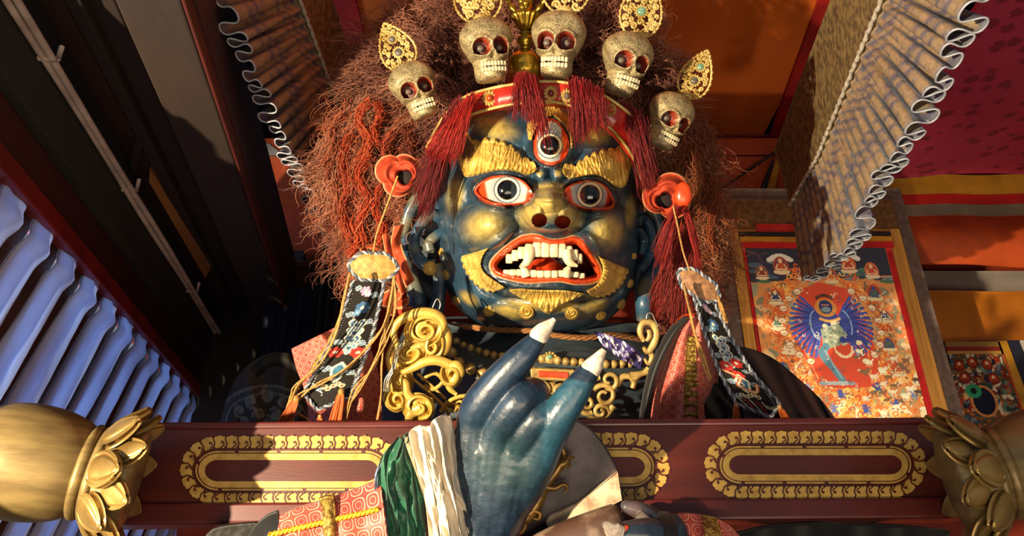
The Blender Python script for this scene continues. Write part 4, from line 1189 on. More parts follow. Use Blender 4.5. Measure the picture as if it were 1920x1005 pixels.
def strands(name, n_clump, per, region, flow, col_fn, depth_fn, len_px, rad, curl, parent, mat, npt=16, spread=16.0, sides=3, seed=1):
    R = np.random.default_rng(seed)
    Vs, Cs = [], []
    pts = []
    bx0, by0 = region.min(0); bx1, by1 = region.max(0)
    while len(pts) < n_clump:
        q = np.stack([R.uniform(bx0, bx1, 4*n_clump), R.uniform(by0, by1, 4*n_clump)], 1)
        q = q[inside(region, q[:, 0], q[:, 1])]
        pts += list(q)
    t = np.linspace(0, 1, npt)
    for (cx, cy) in pts[:n_clump]:
        d0 = depth_fn(cx, cy) + R.uniform(-.09, .03)
        col = np.asarray(col_fn(cx, cy, R))
        ln = len_px(cx, cy)*R.uniform(.7, 1.25)
        ph = R.uniform(0, 6.28); fr = R.uniform(1.2, 2.6)
        fx, fy = flow(cx, cy)
        fa = math.atan2(fy, fx) + R.normal(0, .35); bend = R.normal(0, .9)
        for k in range(per):
            ox, oy = R.normal(0, spread, 2); od = R.normal(0, .02)
            a = fa + bend*t + R.normal(0, .22)
            l = ln*R.uniform(.6, 1.2)
            px = cx + ox*(1 - .5*t) + np.cumsum(np.cos(a))*l/npt
            py = cy + oy*(1 - .5*t) + np.cumsum(np.sin(a))*l/npt
            p2 = ph + R.normal(0, .5); am = curl*R.uniform(.4, 1.2)
            f2 = fr*R.uniform(.85, 1.2)
            px = px + am*np.sin(f2*6.28*t + p2)*(.3 + t); py = py + am*.6*np.cos(f2*6.28*t + p2)*(.3 + t)
            dd = d0 + od + am*.0016*np.cos(f2*6.28*t + p2*1.3)
            P = Q(px, py, dd)
            Vs.append(P); Cs.append(col*R.uniform(.6, 1.35))
    P = np.array(Vs); n, m = P.shape[:2]
    T = np.gradient(P, axis=1); T /= np.maximum(np.linalg.norm(T, axis=2, keepdims=True), 1e-9)
    N = np.cross(T, -FV); N /= np.maximum(np.linalg.norm(N, axis=2, keepdims=True), 1e-9)
    B = np.cross(T, N)
    r = rad*(1 - .75*t**2)[None, :, None]*R.uniform(.7, 1.3, (n, 1, 1))
    ang = np.arange(sides)/sides*2*PI
    V = P[:, :, None] + r[..., None]*(np.cos(ang)[None, None, :, None]*N[:, :, None] + np.sin(ang)[None, None, :, None]*B[:, :, None])
    base = gridq(m, sides, False, True)
    q = (base[None] + (np.arange(n)*m*sides)[:, None, None]).reshape(-1, 4)
    C = np.repeat(np.array(Cs), m*sides, 0)
    mb = MB(); mb.add(V.reshape(-1, 3), q, col=C)
    return mb.build(name, mat, parent)

def hflow(x, y):
    if y > 250 or x < 640 or x > 1290:
        s = -1 if x < 1000 else 1
        return (.12*s, 1.0)
    if x < 850:
        return (-.75 + (y/250)*.5, -.6 + y/190)
    if x > 1150:
        return (.6, -.3 + y/200)
    return (rnd.uniform(-1, 1), -.7)
def hcol(x, y, R):
    c = H('#4a2418')
    k = R.random()
    if x < 790 and y > 170:
        c = H('#b4573a') if k < .25 else (H('#b47c62') if k < .70 else H('#7e4a38'))
        if y < 270 and k > .4: c = H('#93634c')
    elif x > 1230 and y > 230:
        c = H('#9c5434') if k < .34 else (H('#a8785a') if k < .62 else H('#6e3e2e'))
    else:
        c = H('#a8735c') if k < .55 else H('#6e443a')
    return c
def hdepth(x, y):
    return 3.02 if y > 150 else 3.08
o = strands('hair_strands', 760, 18, HAIR_OUT, hflow, hcol, hdepth, lambda x, y: 84 if y > 160 else 52, .00115, 9.0, hair, M['hair'], seed=3, spread=13)
tag(o, 'loose curling strands', kind='stuff')
# brighter ropes of dyed wool on the left side and light wisps on the right
LOCKS = [([(655, 255), (640, 300), (652, 345), (640, 395), (655, 450)], 9, '#a8482c'), ([(690, 190), (672, 225), (690, 262), (676, 300)], 10, '#b04a2b'), ([(705, 190), (712, 215), (700, 245), (712, 268)], 8, '#9c3d24'),
         ([(690, 290), (668, 330), (690, 372), (672, 415), (684, 455)], 10, '#b2482a'), ([(712, 350), (700, 390), (716, 425), (704, 462)], 8, '#a43c22'), ([(625, 290), (618, 330), (636, 370), (632, 410)], 9, '#90513a'),
         ([(640, 215), (618, 240), (622, 275), (606, 310)], 12, '#96523a'), ([(1335, 330), (1342, 380), (1330, 430), (1340, 480)], 9, '#8a4426'), ([(1300, 280), (1310, 330), (1304, 380)], 7, '#8f5030'),
         ([(735, 250), (720, 280), (735, 310), (722, 335)], 8, '#8a3a26'), ([(760, 240), (770, 265), (758, 290)], 8, '#6d3424'), ([(655, 420), (668, 450), (655, 478)], 8, '#b24a2a')]
mb = MB()
R = np.random.default_rng(5)
for P, r, c in LOCKS:
    P = catmull(P, 40)
    for k in range(42):
        o1 = R.normal(0, r*.5, 2); a = R.uniform(0, 6.28); f = R.uniform(2, 4)
        t = np.linspace(0, 1, 40)
        X = P[:, 0] + o1[0] + 2.5*np.sin(f*6.28*t + a); Y = P[:, 1] + o1[1] + 2*np.cos(f*5*t + a)
        tube(mb, Q(X, Y, 2.92 + R.normal(0, .012) + .006*np.cos(f*6.28*t + a)), .0016, 3, col=H(c)*R.uniform(.6, 1.4))
o = mb.build('dyed_locks', M['hair'], hair); tag(o, 'orange red twisted locks of wool', kind='stuff')

# ================================================================ THE CROWN
crown = empty('skull_diadem', Q(1030, 200, 2.75), 'red crown band set with five silver skulls and jewelled rosettes on the blue head', 'crown')
UP = [(800, 276), (830, 222), (868, 184), (920, 166), (980, 156), (1040, 153), (1095, 163), (1150, 190), (1195, 232), (1218, 300), (1226, 380)]
LW = [(815, 306), (845, 256), (868, 223), (920, 204), (980, 193), (1035, 191), (1090, 205), (1138, 235), (1178, 280), (1201, 330), (1209, 395)]
def crown_h(x, y):
    return face_h(x, np.maximum(y, 215.0), False)*.9 + 26 - .0*x
x, y, u, v = ribbon_px(UP, LW, 200, 14)
mid = .5*(x[:, :1] + x[:, -1:])
bandh = np.interp(u[:, 0], [0, .12, .3, .5, .7, .88, 1], [70, 130, 195, 222, 200, 130, 60])[:, None]*np.ones_like(v)
F = Q(x, y, HD - (bandh + 5*np.sin(v*PI))*HS)
mb = MB(); sheet(mb, F, 30*HS)
band = mb.build('crown_band', pm('crown_red', '#b7261b', '#7d1510', rough=.32, var=(12, .35, .6), coat=.3, bump=(40, .12, .004)), crown)
for A in (UP, LW):
    P = catmull(A, 120); hh = np.interp(np.linspace(0, 1, 120), [0, .12, .3, .5, .7, .88, 1], [70, 130, 195, 222, 200, 130, 60])
    mb = MB(); tube(mb, Q(P[:, 0], P[:, 1], HD - (hh + 3)*HS), 2.6*HS, 8); mb.build('band_edging', M['gold'], band)
def band_at(px):
    k = np.argmin(np.abs(.5*(UPc[:, 0] + LWc[:, 0]) - px)); return hbc[k]
UPc = catmull(UP, 200); LWc = catmull(LW, 200); hbc = bandh[:, 0]
M['gem_amber'] = pm('amber_stone', '#b9531b', '#7a2f0c', rough=.15, var=(30, .3, .6), coat=.5)
M['gem_red'] = pm('red_stone', '#7a1a12', '#4c0c08', rough=.15, var=(30, .3, .6), coat=.5)
M['gem_green'] = pm('turquoise_stone', '#7fa58a', '#4f7a62', rough=.25, var=(40, .3, .6), coat=.3)
M['gem_clear'] = pm('smoky_stone', '#6e675a', '#3f3a32', rough=.15, var=(40, .3, .6), coat=.5)
def rosette(px, py, rx, ry, gem, d):
    mb = MB()
    a = np.arange(72)/72*2*PI; s = np.linspace(0, 1, 16)
    R_ = 1 + .09*np.cos(a*12)
    X = px + rx*s[:, None]*R_*np.cos(a); Y = py + ry*s[:, None]*R_*np.sin(a)
    hh = 5*np.sqrt(np.clip(1 - s**4, 0, 1))[:, None]*(1 + .25*np.cos(a*12)*(s[:, None] > .5)) - 2*((s > .5) & (s < .62))[:, None]
    mb.add(Q(X, Y, d - hh*HS).reshape(-1, 3), gridq(16, 72, False, True)[:, ::-1])
    o = mb.build('rosette', M['gold'], crown)
    mb = MB(); ball(mb, Q(px, py, d - 4*HS), np.array([rx*.42, ry*.42, 6])*HS, 20, 12); mb.build('gemstone', gem, o)
    return o
for px, py, rx, ry, g in ((918, 184, 14, 15, 'gem_amber'), (1033, 175, 13, 14, 'gem_red'), (1063, 180, 13, 14, 'gem_clear'), (1146, 206, 10, 13, 'gem_amber'), (1195, 256, 8, 13, 'gem_green')):
    rosette(px, py, rx, ry, M[g], HD - (band_at(px) + 5)*HS)

# ---- skulls
M['skull'] = pm('silvered_skull', attr=True, rough=.38, metal=.22, spec=.5, col2='#8a8478', var=(22, .38, .58), bump=(60, .16, .006), roughvar=.15)
def skull_dir(D, sock=True):
    """radius of the skull along unit directions D (x right, y up, z to the front); unit = cranium half-width"""
    x, y, z = D[..., 0], D[..., 1], D[..., 2]
    r = 1.0 + .06*np.exp(-((y - .55)/.5)**2)
    # side pinch at the temples and a narrow lower face
    low = sst(-.25, -.75, y)
    r = r*(1 - .16*low*np.abs(x)**.7)
    r = r*(1 - .22*low*np.clip(-z, 0, 1))
    return r
def mk_skull():
    nu, nv = 150, 190
    th = np.arange(nu)/nu*2*PI; ph = np.linspace(.001, PI - .001, nv)
    # vertical profile of half-width (x), front depth, back depth against y (unit: cranium half width)
    yk = np.array([1.06, 1.03, .92, .7, .4, .1, -.15, -.38, -.52, -.62, -.75, -.95, -1.15, -1.32, -1.40, -1.42])
    xk = np.array([.02, .30, .60, .86, 1.0, .98, .88, .76, .70, .62, .58, .58, .57, .53, .42, .02])
    fk = np.array([.02, .30, .58, .80, .93, .98, .97, .98, .92, .88, .90, .96, .96, .90, .70, .02])
    bk = np.array([.02, .30, .60, .90, 1.0, .98, .90, .70, .55, .42, .36, .32, .28, .24, .18, .02])
    s = np.linspace(0, 1, len(yk)); ss = np.linspace(0, 1, nv)
    K = catmull(np.stack([yk, xk, fk, bk], 1), nv)
    Y = K[:, 0][None]*np.ones((nu, 1)); ct, st = np.cos(th)[:, None], np.sin(th)[:, None]
    e = .85
    X = np.sign(ct)*np.abs(ct)**e*K[:, 1][None]
    Z = np.where(st > 0, np.abs(st)**e*K[:, 2][None], -np.abs(st)**e*K[:, 3][None])
    fr = st > 0
    c = np.ones(X.shape + (3,))*H('#c2b083')
    n = fbm(X*3 + 5, Y*3 + Z*2, 4, 2)[..., None]
    n2 = fbm(X*9 + 2, Y*9 + Z*6, 3, 6)[..., None]
    c = c*(.22 + 1.2*n)*(.7 + .55*n2)
    c = c*(1 - sst(-.6, -.85, Y)[..., None]*.0)
    def disc(cx, cy, rx, ry): return np.clip(1 - ((X - cx)/rx)**2 - ((Y - cy)/ry)**2, 0, 1)*fr
    # brow and socket rims, sockets, cheekbones, nose, jaw recesses
    for sx in (-1, 1):
        d = np.hypot((X - sx*.36)/.33, (Y + .20)/.33)
        Z += .10*np.exp(-((d - 1.12)/.2)**2)*fr
        Z -= .50*sst(1.0, .82, d)*fr
        c = np.where(((d < .93) & fr)[..., None], H('#5a1b12'), c)
        c = np.where(((d < .97) & (d > .84) & fr)[..., None], H('#b8452a'), c)
        Z += .12*disc(sx*.52, -.52, .26, .12)**.7
        Z -= .16*disc(sx*.62, -.72, .16, .14)
        X += sx*.05*disc(sx*.66, -.48, .2, .16)
    nz = disc(0, -.50, .12, .16)
    Z += .10*disc(0, -.42, .16, .2)
    Z -= .14*(nz > .25)
    Z += .06*disc(0, -.93, .50, .22)**.5
    Z += .05*disc(0, -1.28, .34, .13)**.5
    mb = MB(); V = np.stack([X, Y, Z], -1)
    mb.add(V.reshape(-1, 3), gridq(nu, nv, True, False), col=c.reshape(-1, 3))
    sk = mb.build('skull', M['skull'], origin=(0, 0, 0), data_only=True)
    tt = MB()
    for row, yy, hgt in ((0, -.85, .17), (1, -1.05, .16)):
        for k in range(8):
            a = (k - 3.5)*.135
            xx = a*.9; zz = .985 - .55*a*a
            hh = hgt*(1.35 if (row == 0 and k in (1, 6)) else 1)
            prof = [(.0, -.5), (.75, -.5), (1, -.3), (1, .35), (.8, .5), (0, .5)]
            n_ = 10; aa = np.arange(n_)/n_*2*PI
            Vt = []
            for r_, t_ in prof:
                sx_ = np.sign(np.cos(aa))*np.abs(np.cos(aa))**.6*.062*r_; sz_ = np.sign(np.sin(aa))*np.abs(np.sin(aa))**.6*.07*r_
                Vt.append(np.stack([xx + sx_, np.full(n_, yy + t_*hh - (.02 if hh > hgt else 0)), zz + sz_], 1))
            tt.add(np.concatenate(Vt), gridq(len(prof), n_, False, True)[:, ::-1])
    teeth = tt.build('teeth', M['cream'], origin=(0, 0, 0), data_only=True)
    eb = MB()
    ball(eb, (0, 0, 0), .13, 20, 14, axes=np.eye(3))
    eye = eb.build('eyeball', M['gem_clear'], origin=(0, 0, 0), data_only=True)
    mm = MB(); box8(mm, [(-.33, -.985, .9), (.33, -.985, .9), (.33, -.93, .9), (-.33, -.93, .9), (-.33, -.985, 1.0), (.33, -.985, 1.0), (.33, -.93, 1.0), (-.33, -.93, 1.0)])
    gap = mm.build('mouth_gap', M['black'], origin=(0, 0, 0), data_only=True)
    return sk, teeth, eye, gap
SK = mk_skull()
AX = Matrix(((RV[0], UV_[0], -FV[0]), (RV[1], UV_[1], -FV[1]), (RV[2], UV_[2], -FV[2])))
def put(data, name, parent, mat4):
    o = bpy.data.objects.new(name, data); COL.objects.link(o)
    o.parent = parent; o.matrix_basis = mat4
    return o
# photo centre of the cranium, half width px, roll (deg, + = leans right), yaw (+ = looks right), pitch, depth
SKULLS = [(776, 163, 44, -22, 10, -6, 2.70), (912, 86, 49, -7, 14, -4, 2.58), (1047, 76, 51, 4, -10, -4, 2.56), (1174, 112, 48, 14, 16, -4, 2.60), (1255, 219, 43, 22, 22, -6, 2.72)]
for i, (px, py, r, roll, yaw, pitch, d) in enumerate(SKULLS):
    s = r*d/FPX
    R3 = AX @ Matrix.Rotation(math.radians(-roll), 3, 'Z') @ Matrix.Rotation(math.radians(yaw), 3, 'Y') @ Matrix.Rotation(math.radians(-pitch), 3, 'X')
    loc = Vector(Q(px, py, d)) - Vector(wloc(crown))
    o = put(SK[0], 'skull', crown, Matrix.Translation(loc) @ R3.to_4x4() @ Matrix.Diagonal((s, s, s*.9, 1)))
    put(SK[1], 'teeth', o, Matrix.Identity(4))
    put(SK[3], 'mouth_gap', o, Matrix.Translation((0, 0, .015)))
    for sx in (-1, 1):
        put(SK[2], 'eyeball', o, Matrix.Translation((sx*.36, -.20, .52)))

# ---- filigree ornaments above the skulls
def leaf_outline(t, w, h):
    """t in [0,1) round a pointed leaf, base at (0,0), tip at (0,h)"""
    a = t*2*PI
    y = (1 - np.cos(a))/2*h
    k = y/h
    wd = w*np.clip(np.sin(np.clip(k, 0, 1)**.72*PI), 0, 1)**.75 + .16*w*(1 - k)
    return np.where(a < PI, wd, -wd)*1.0, y
def ornament(px, py, w, h, roll, d, gems, seed):
    """px,py base point in the photo; w half-width px; h height px; roll degrees"""
    R = np.random.default_rng(seed)
    c, s_ = math.cos(math.radians(roll)), math.sin(math.radians(roll))
    k = d/FPX
    def W(X, Y, off): return Q(px + np.asarray(X)*c + np.asarray(Y)*s_, py + np.asarray(X)*s_ - np.asarray(Y)*c, d - np.asarray(off)*k)
    mb = MB()
    t = np.arange(140)/140
    ox, oy = leaf_outline(t, w, h)
    tube(mb, W(ox, oy, 2), 2.2*k, 8, closed=True)
    # beads round the rim
    nb = int(h/3.4)
    for q in np.arange(nb)/nb:
        bx, by = leaf_outline(np.array([q]), w*1.02, h*1.01)
        ball(mb, W(bx[0], by[0], 3 + 0*q), 3.1*k, 8, 6)
    # scrolls filling the plate
    placed = [(0, g[0]*h, g[1]*1.7) for g in gems] + [(0, h*.06, w*.3)]
    tries = 0
    while tries < 900:
        tries += 1
        yy = R.uniform(.05, .94)*h; kk = yy/h
        lim = w*np.sin(np.clip(kk, 0, 1)**.72*PI)**.75
        xx = R.uniform(-1, 1)*lim; r = R.uniform(4.0, 7.5)*w/34
        if abs(xx) + r*.8 > lim: continue
        if any(math.hypot(xx - a, yy - b) < (r + q)*.86 for a, b, q in placed): continue
        placed.append((xx, yy, r))
        sp = spiral((xx, yy), r, r*.22, R.uniform(0, 6.28), R.choice([-1, 1])*R.uniform(1.1, 1.5), 26)
        tube(mb, W(sp[:, 0], sp[:, 1], 3 + 1.5*np.linspace(0, 1, 26)), np.linspace(2.6, 1.9, 26)*k*w/34, 6)
        ball(mb, W(xx, yy, 3), r*.24*k, 8, 6)
    # thin web linking the scrolls
    for a, b, q in placed:
        near = sorted(placed, key=lambda z: math.hypot(z[0] - a, z[1] - b))[1:4]
        for z in near: tube(mb, W(np.linspace(a, z[0], 4), np.linspace(b, z[1], 4), 0), 2.0*k, 5)
    # lotus petals at the base
    for j in range(-3, 4):
        a = j*.36
        L = w*.62*(1 - .06*abs(j))
        tt_ = np.linspace(0, 1, 9)
        X = np.sin(a)*L*tt_; Y = np.cos(a)*L*tt_*.9 - 2
        tube(mb, W(X, Y, 5 + 3*np.sin(tt_*PI)), np.array([.08, .6, .9, 1, 1, .9, .7, .4, .05])*w*.14*k, 8, flat=.6)
    tube(mb, W(np.zeros(4), np.linspace(-8, 3, 4), 2), np.array([4, 5, 6, 5])*k, 8)
    o = mb.build('filigree_ornament', M['gold'], crown)
    for gy, gr, mat in gems:
        m2 = MB(); a = np.arange(28)/28*2*PI
        for q in a[::2]: ball(m2, W(np.cos(q)*gr*1.35, gy*h + np.sin(q)*gr*1.35, 5), gr*.26*k, 8, 6)
        tube(m2, W(np.cos(a)*gr*1.08, gy*h + np.sin(a)*gr*1.08, 5), gr*.2*k, 6, closed=True)
        m2.build('gem_setting', M['gold'], o)
        m2 = MB(); ball(m2, W(0, gy*h, 4), np.array([gr, gr, gr*.7])*k, 20, 12); m2.build('gemstone', M[mat], o)
    return o
ornament(762, 128, 30, 92, -26, 2.74, [(.36, 8, 'gem_clear'), (.66, 7, 'gem_clear')], 1)
ornament(903, 42, 40, 128, -9, 2.64, [(.42, 11, 'gem_green'), (.72, 8, 'gem_clear')], 2)
ornament(1058, 26, 40, 130, 4, 2.62, [(.45, 11, 'gem_green'), (.72, 8, 'gem_clear')], 3)
ornament(1194, 70, 35, 118, 10, 2.66, [(.42, 9, 'gem_green'), (.73, 8, 'gem_clear')], 4)
ornament(1288, 182, 27, 94, 24, 2.76, [(.36, 8, 'gem_clear'), (.66, 7, 'gem_green')], 5)

# ================================================================ topknot vajra
vajra = empty('vajra_topknot', Q(985, 110, 2.66), 'brass vajra finial with curved prongs rising between the two middle skulls', 'finial')
AXV = Q(985, 0, 2.66) - Q(985, 130, 2.66); AXV /= np.linalg.norm(AXV)
k = 2.66/FPX
mb = MB(); lathe(mb, Q(983, 118, 2.66), AXV, np.array([(.5, -30), (30, -30), (31, -10), (30, 4), (26, 12), (16, 20), (10, 24), (.5, 24)])*k, 40)
mb.build('domed_base', M['brass'], vajra)
mb = MB(); lathe(mb, Q(985, 76, 2.66), AXV, np.array([(.5, -20), (9, -17), (11, -14), (8, -12), (14, -6), (16, 0), (14, 6), (8, 11), (12, 14), (9, 17), (.5, 18)])*k, 36)
mb.build('grip_ball', M['brass'], vajra)
mb = MB(); lathe(mb, Q(986, 44, 2.66), AXV, np.array([(.5, -16), (10, -14), (17, -4), (24, 8), (27, 12), (27, 15), (20, 17), (.5, 17)])*k, 96, mod=lambda th, v: 1 + .07*np.cos(th*16)*((v > .15) & (v < .75)))
mb.build('lotus_cup', M['brass'], vajra)
for a in range(4):
    an = a*PI/2 + .25
    t = np.linspace(0, 1, 30)
    rad = 8 + 30*np.sin(t*PI*.95)**.8; up = 14 + 78*t
    X = rad*np.cos(an); Zd = rad*np.sin(an)
    mb = MB(); tube(mb, Q(986 + X, 44 - up, 2.66 - Zd*k), (5.5 - 2.5*t + 1.2*np.sin(t*40))*k, 10)
    mb.build('prong', M['brass'], vajra)
mb = MB(); t = np.linspace(0, 1, 40); tube(mb, Q(np.full(40, 986.), 32 - 85*t, 2.66), (5.5 + 2.5*np.sin(t*26))*k, 12); mb.build('centre_prong', M['brass'], vajra)
mb = MB(); lathe(mb, Q(984, 150, 2.70), AXV, np.array([(.5, -34), (38, -34), (38, -10), (36, 8), (33, 14), (.5, 15)])*2.7/FPX, 48)
o = mb.build('red_plinth', M['red'], vajra)

# ================================================================ red hair tassels
def tassel(name, top, bot, wt, wb, n, d, label, col=('#8c1f1c', '#5a1214'), seed=1, parent=None, rad=.0013, sag=0, group=None, d2=None, wav=3.0):
    R = np.random.default_rng(seed)
    Tc = catmull(top, n) if len(top) > 1 else np.repeat(np.array(top, float), n, 0)
    mb = MB()
    perm = R.permutation(n)
    C = catmull(bot, 30) if len(bot) > 1 else None
    for i in range(n):
        a = i/max(n - 1, 1)
        tx, ty = Tc[i] + R.normal(0, wt, 2)
        bx, by = catmull(bot, 40)[int(np.clip(a + R.normal(0, .04), 0, 1)*39)] + R.normal(0, 1, 2)*np.array(wb)
        t = np.linspace(0, 1, 14)
        mx = tx + (bx - tx)*.35 + R.normal(0, 2.5); my = ty + (by - ty)*.35 - sag
        X = (1-t)**2*tx + 2*t*(1-t)*mx + t*t*bx + wav*.5*np.sin(t*R.uniform(4, 9) + R.uniform(0, 6))*t
        Y = (1-t)**2*ty + 2*t*(1-t)*my + t*t*by
        dz = d if d2 is None else d + (d2 - d)*t
        c = H(col[0]) if R.random() < .6 else H(col[1])
        tube(mb, Q(X, Y, dz + R.normal(0, .008) - .02*np.sin(t*PI)), rad*(1 - .5*t), 3, col=c*R.uniform(.7, 1.3))
    o = mb.build(name, M['redhair'], parent)
    if label: tag(o, label, 'tassel', group)
    return o
tassel('hair_tassel', [(890, 176), (872, 190), (858, 210)], [(858, 290), (840, 298), (815, 290), (800, 280)], 3, (5, 7), 420, 2.56, 'bright red hair tassel fanning from the crown over the left end of the band', ('#b02820', '#7d1917'), 1)
tassel('hair_tassel', [(866, 184), (850, 200), (835, 225)], [(822, 340), (805, 385), (790, 405), (780, 340)], 4, (6, 16), 420, 2.60, 'long dark red hair tassel hanging past the left temple', ('#7a1c1e', '#541216'), 2)
tassel('hair_tassel', [(968, 142), (985, 138), (1005, 144)], [(958, 208), (985, 205), (1010, 235), (1030, 262)], 3, (6, 14), 420, 2.46, 'red hair tassel falling from the topknot over the brow beside the third eye', ('#94211f', '#651517'), 3)
tassel('hair_tassel', [(1072, 150), (1085, 150), (1100, 158), (1125, 170)], [(1078, 252), (1092, 250), (1112, 232), (1140, 225)], 4, (6, 12), 480, 2.46, "red hair tassel hanging between the third skull and the right forehead", ('#8e1f20', '#5e1317'), 4)
tassel('hair_tassel', [(1165, 195), (1185, 205), (1205, 225)], [(1205, 320), (1215, 340), (1228, 330)], 4, (6, 18), 380, 2.60, 'dark red hair tassel hanging down the right temple under the rightmost skulls', ('#7f1d1f', '#541216'), 5)
tassel('hair_tassel', [(1268, 388), (1276, 392)], [(1228, 482), (1240, 490), (1250, 470)], 2, (4, 10), 200, 2.52, "short red tassel slanting left from the right orange bow", ('#a02a26', '#6b181a'), 6, sag=18)
tassel('hair_tassel', [(1280, 392), (1288, 398)], [(1308, 470), (1312, 500), (1300, 440)], 2, (3, 10), 150, 2.52, "thin red tassel slanting right from the right orange bow", ('#b03028', '#7a1c1c'), 7, sag=14)
tassel('hair_tassel', [(1262, 430), (1282, 440), (1300, 470)], [(1228, 560), (1250, 610), (1262, 625), (1290, 590), (1310, 560)], 9, (8, 14), 620, 2.62, 'large loose red hair bunch hanging beside the right ear', ('#8c2a22', '#5a1616'), 8, wav=9)

# ================================================================ orange bows (ribbon flowers) at the temples
def bow(px, py, r, d, hole, rot, label, lobes=3, sq=1.0):
    k = d/FPX
    na, ns = 120, 44
    a = np.arange(na)/na*2*PI; s = np.linspace(0, 1, ns)
    R_ = r*(.72 + .28*np.abs(np.cos((a - rot)*lobes/2))**.7)
    prof = .32 + .68*s
    X = px + hole[0]*(1 - s)[:, None] + R_*prof[:, None]*np.cos(a)*sq; Y = py + hole[1]*(1 - s)[:, None] + R_*prof[:, None]*np.sin(a)
    hh = r*(.16 + .26*np.sin(np.clip(s*1.15, 0, 1)*PI)**.8 + .07*np.sin(s*14))[:, None]*(1 + .3*np.cos((a - rot)*lobes + 1)) - r*.25*(s**6)[:, None]
    n = fbm(X/12, Y/12, 4, 7)
    c = H('#c0482a')[None, None]*(.5 + .75*n[..., None])
    c = np.where((s > .95)[:, None, None], H('#d8a070'), c)
    c = np.where((s < .06)[:, None, None], H('#7a1a10'), c)
    F = Q(X, Y, d - hh*k)
    Bk = Q(X, Y, d + r*.12*k + 0*hh)
    # inner throat going back
    V = np.concatenate([F.reshape(-1, 3), Bk[::-1].reshape(-1, 3)])
    C = np.concatenate([c.reshape(-1, 3), np.ones((na*ns, 3))*H('#6b1a10')])
    mb = MB(); mb.add(V, np.concatenate([gridq(2*ns, na, False, True)[:, ::-1]]), col=C)
    root = empty('ribbon_bow', Q(px, py, d + .02), label, 'bow')
    mb.build('petals', pm('painted_bow', attr=True, rough=.6, spec=.3, var=(40, .3, .6), bump=(60, .2, .004)), root)
    mb = MB(); ball(mb, Q(px + hole[0], py + hole[1], d + .01), np.array([r*.36*sq, r*.36, r*.12])*k, 24, 12); mb.build('dark_throat', pm('dark_throat', '#1c0a07', rough=.8, var=None), root)
    return root
bow(745, 326, 44, 2.66, (14, 6), -.6, 'orange red lobed bow with a dark hole beside the left temple tassel')
b2 = bow(1252, 368, 46, 2.62, (-6, 8), .9, 'red lobed bow with a dark hole beside the right temple', sq=1.05)
mb = MB(); ball(mb, Q(1281, 366, 2.56), np.array([17, 25, 12])*2.56/FPX, 24, 16); mb.build('orange_knot', M['orange'], b2)

def tails(root, bands, d):
    for A, B, c in bands:
        x, y, u, v = ribbon_px(A, B, 60, 14)
        F = Q(x, y, d - .02*np.sin(u*9 + v*2) - .02*np.sin(v*PI))
        cc = H('#c0502c')*(.6 + .6*fbm(x/14, y/20, 3, 3)[..., None])
        cc = np.where((np.minimum(v, 1 - v) < .1)[..., None], H('#d89a68'), cc)
        mb = MB(); sheet(mb, F, .006, col=cc); mb.build('ribbon_tail', bpy.data.materials['painted_bow'], root)
bowL = [o for o in SC.objects if o.name == 'ribbon_bow'][0]
tails(bowL, [([(738, 425), (732, 460), (742, 500), (760, 540)], [(758, 420), (752, 455), (764, 490), (778, 525)], 0), ([(716, 440), (724, 480), (738, 520), (752, 555)], [(728, 436), (738, 474), (750, 508), (764, 545)], 0),
             ([(700, 470), (690, 466), (684, 476), (694, 488)], [(716, 466), (704, 458), (676, 466), (684, 494)], 0), ([(720, 548), (736, 540), (752, 548), (744, 566)], [(716, 574), (738, 582), (764, 572), (768, 556)], 0), ([(726, 590), (745, 594), (772, 590)], [(726, 574), (748, 578), (774, 574)], 0)], 2.78)
# ================================================================ brocade cloth (needs UVs in pattern repeats)
def brocade(name, red, dark, line):
    m = bpy.data.materials.new(name); t = NT(m)
    uv = t.n('ShaderNodeUVMap', uv_map='UVMap').outputs[0]
    sp = t.n('ShaderNodeSeparateXYZ'); t.l(uv, sp.inputs[0])
    u, v = sp.outputs[0], sp.outputs[1]
    cu = t.m('COSINE', t.m('MULTIPLY', u, 2*PI)); cw = t.m('COSINE', t.m('MULTIPLY', v, 2*PI))
    s = t.m('ADD', cu, cw); pr = t.m('MULTIPLY', cu, cw)
    l1 = t.m('LESS_THAN', t.m('ABSOLUTE', t.m('SUBTRACT', t.m('ABSOLUTE', s), .55)), .17)
    l2 = t.m('LESS_THAN', t.m('ABSOLUTE', t.m('SUBTRACT', t.m('ABSOLUTE', s), 1.55)), .10)
    fine = t.m('GREATER_THAN', t.m('SINE', t.m('MULTIPLY', t.m('ADD', u, v), 2*PI*7)), .2)
    cell = t.m('GREATER_THAN', t.m('ABSOLUTE', s), 1.0)
    nz = t.ramp(t.noise(9, 3), .35, .65)
    base = t.mix(nz, H(dark), H(red))
    base = t.mix(t.m('MULTIPLY', cell, .55), base, H(dark))
    base = t.mix(t.m('MULTIPLY', fine, .18), base, H(line))
    ln = t.m('MAXIMUM', l1, t.m('MULTIPLY', l2, .7))
    col = t.mix(t.m('MULTIPLY', ln, .8), base, H(line))
    t.l(col, t.b.inputs['Base Color']); t.b.inputs['Roughness'].default_value = .55; t.b.inputs['Sheen Weight'].default_value = .2
    t.bump(ln, .25, .003)
    return m
BRO = brocade('red_brocade', '#d2432a', '#a8281f', '#eab09a')
TRIM = pm('gold_lace', '#c0a04c', '#6d5322', rough=.5, metal=.4, var=(90, .42, .58), bump=(130, .8, .006))
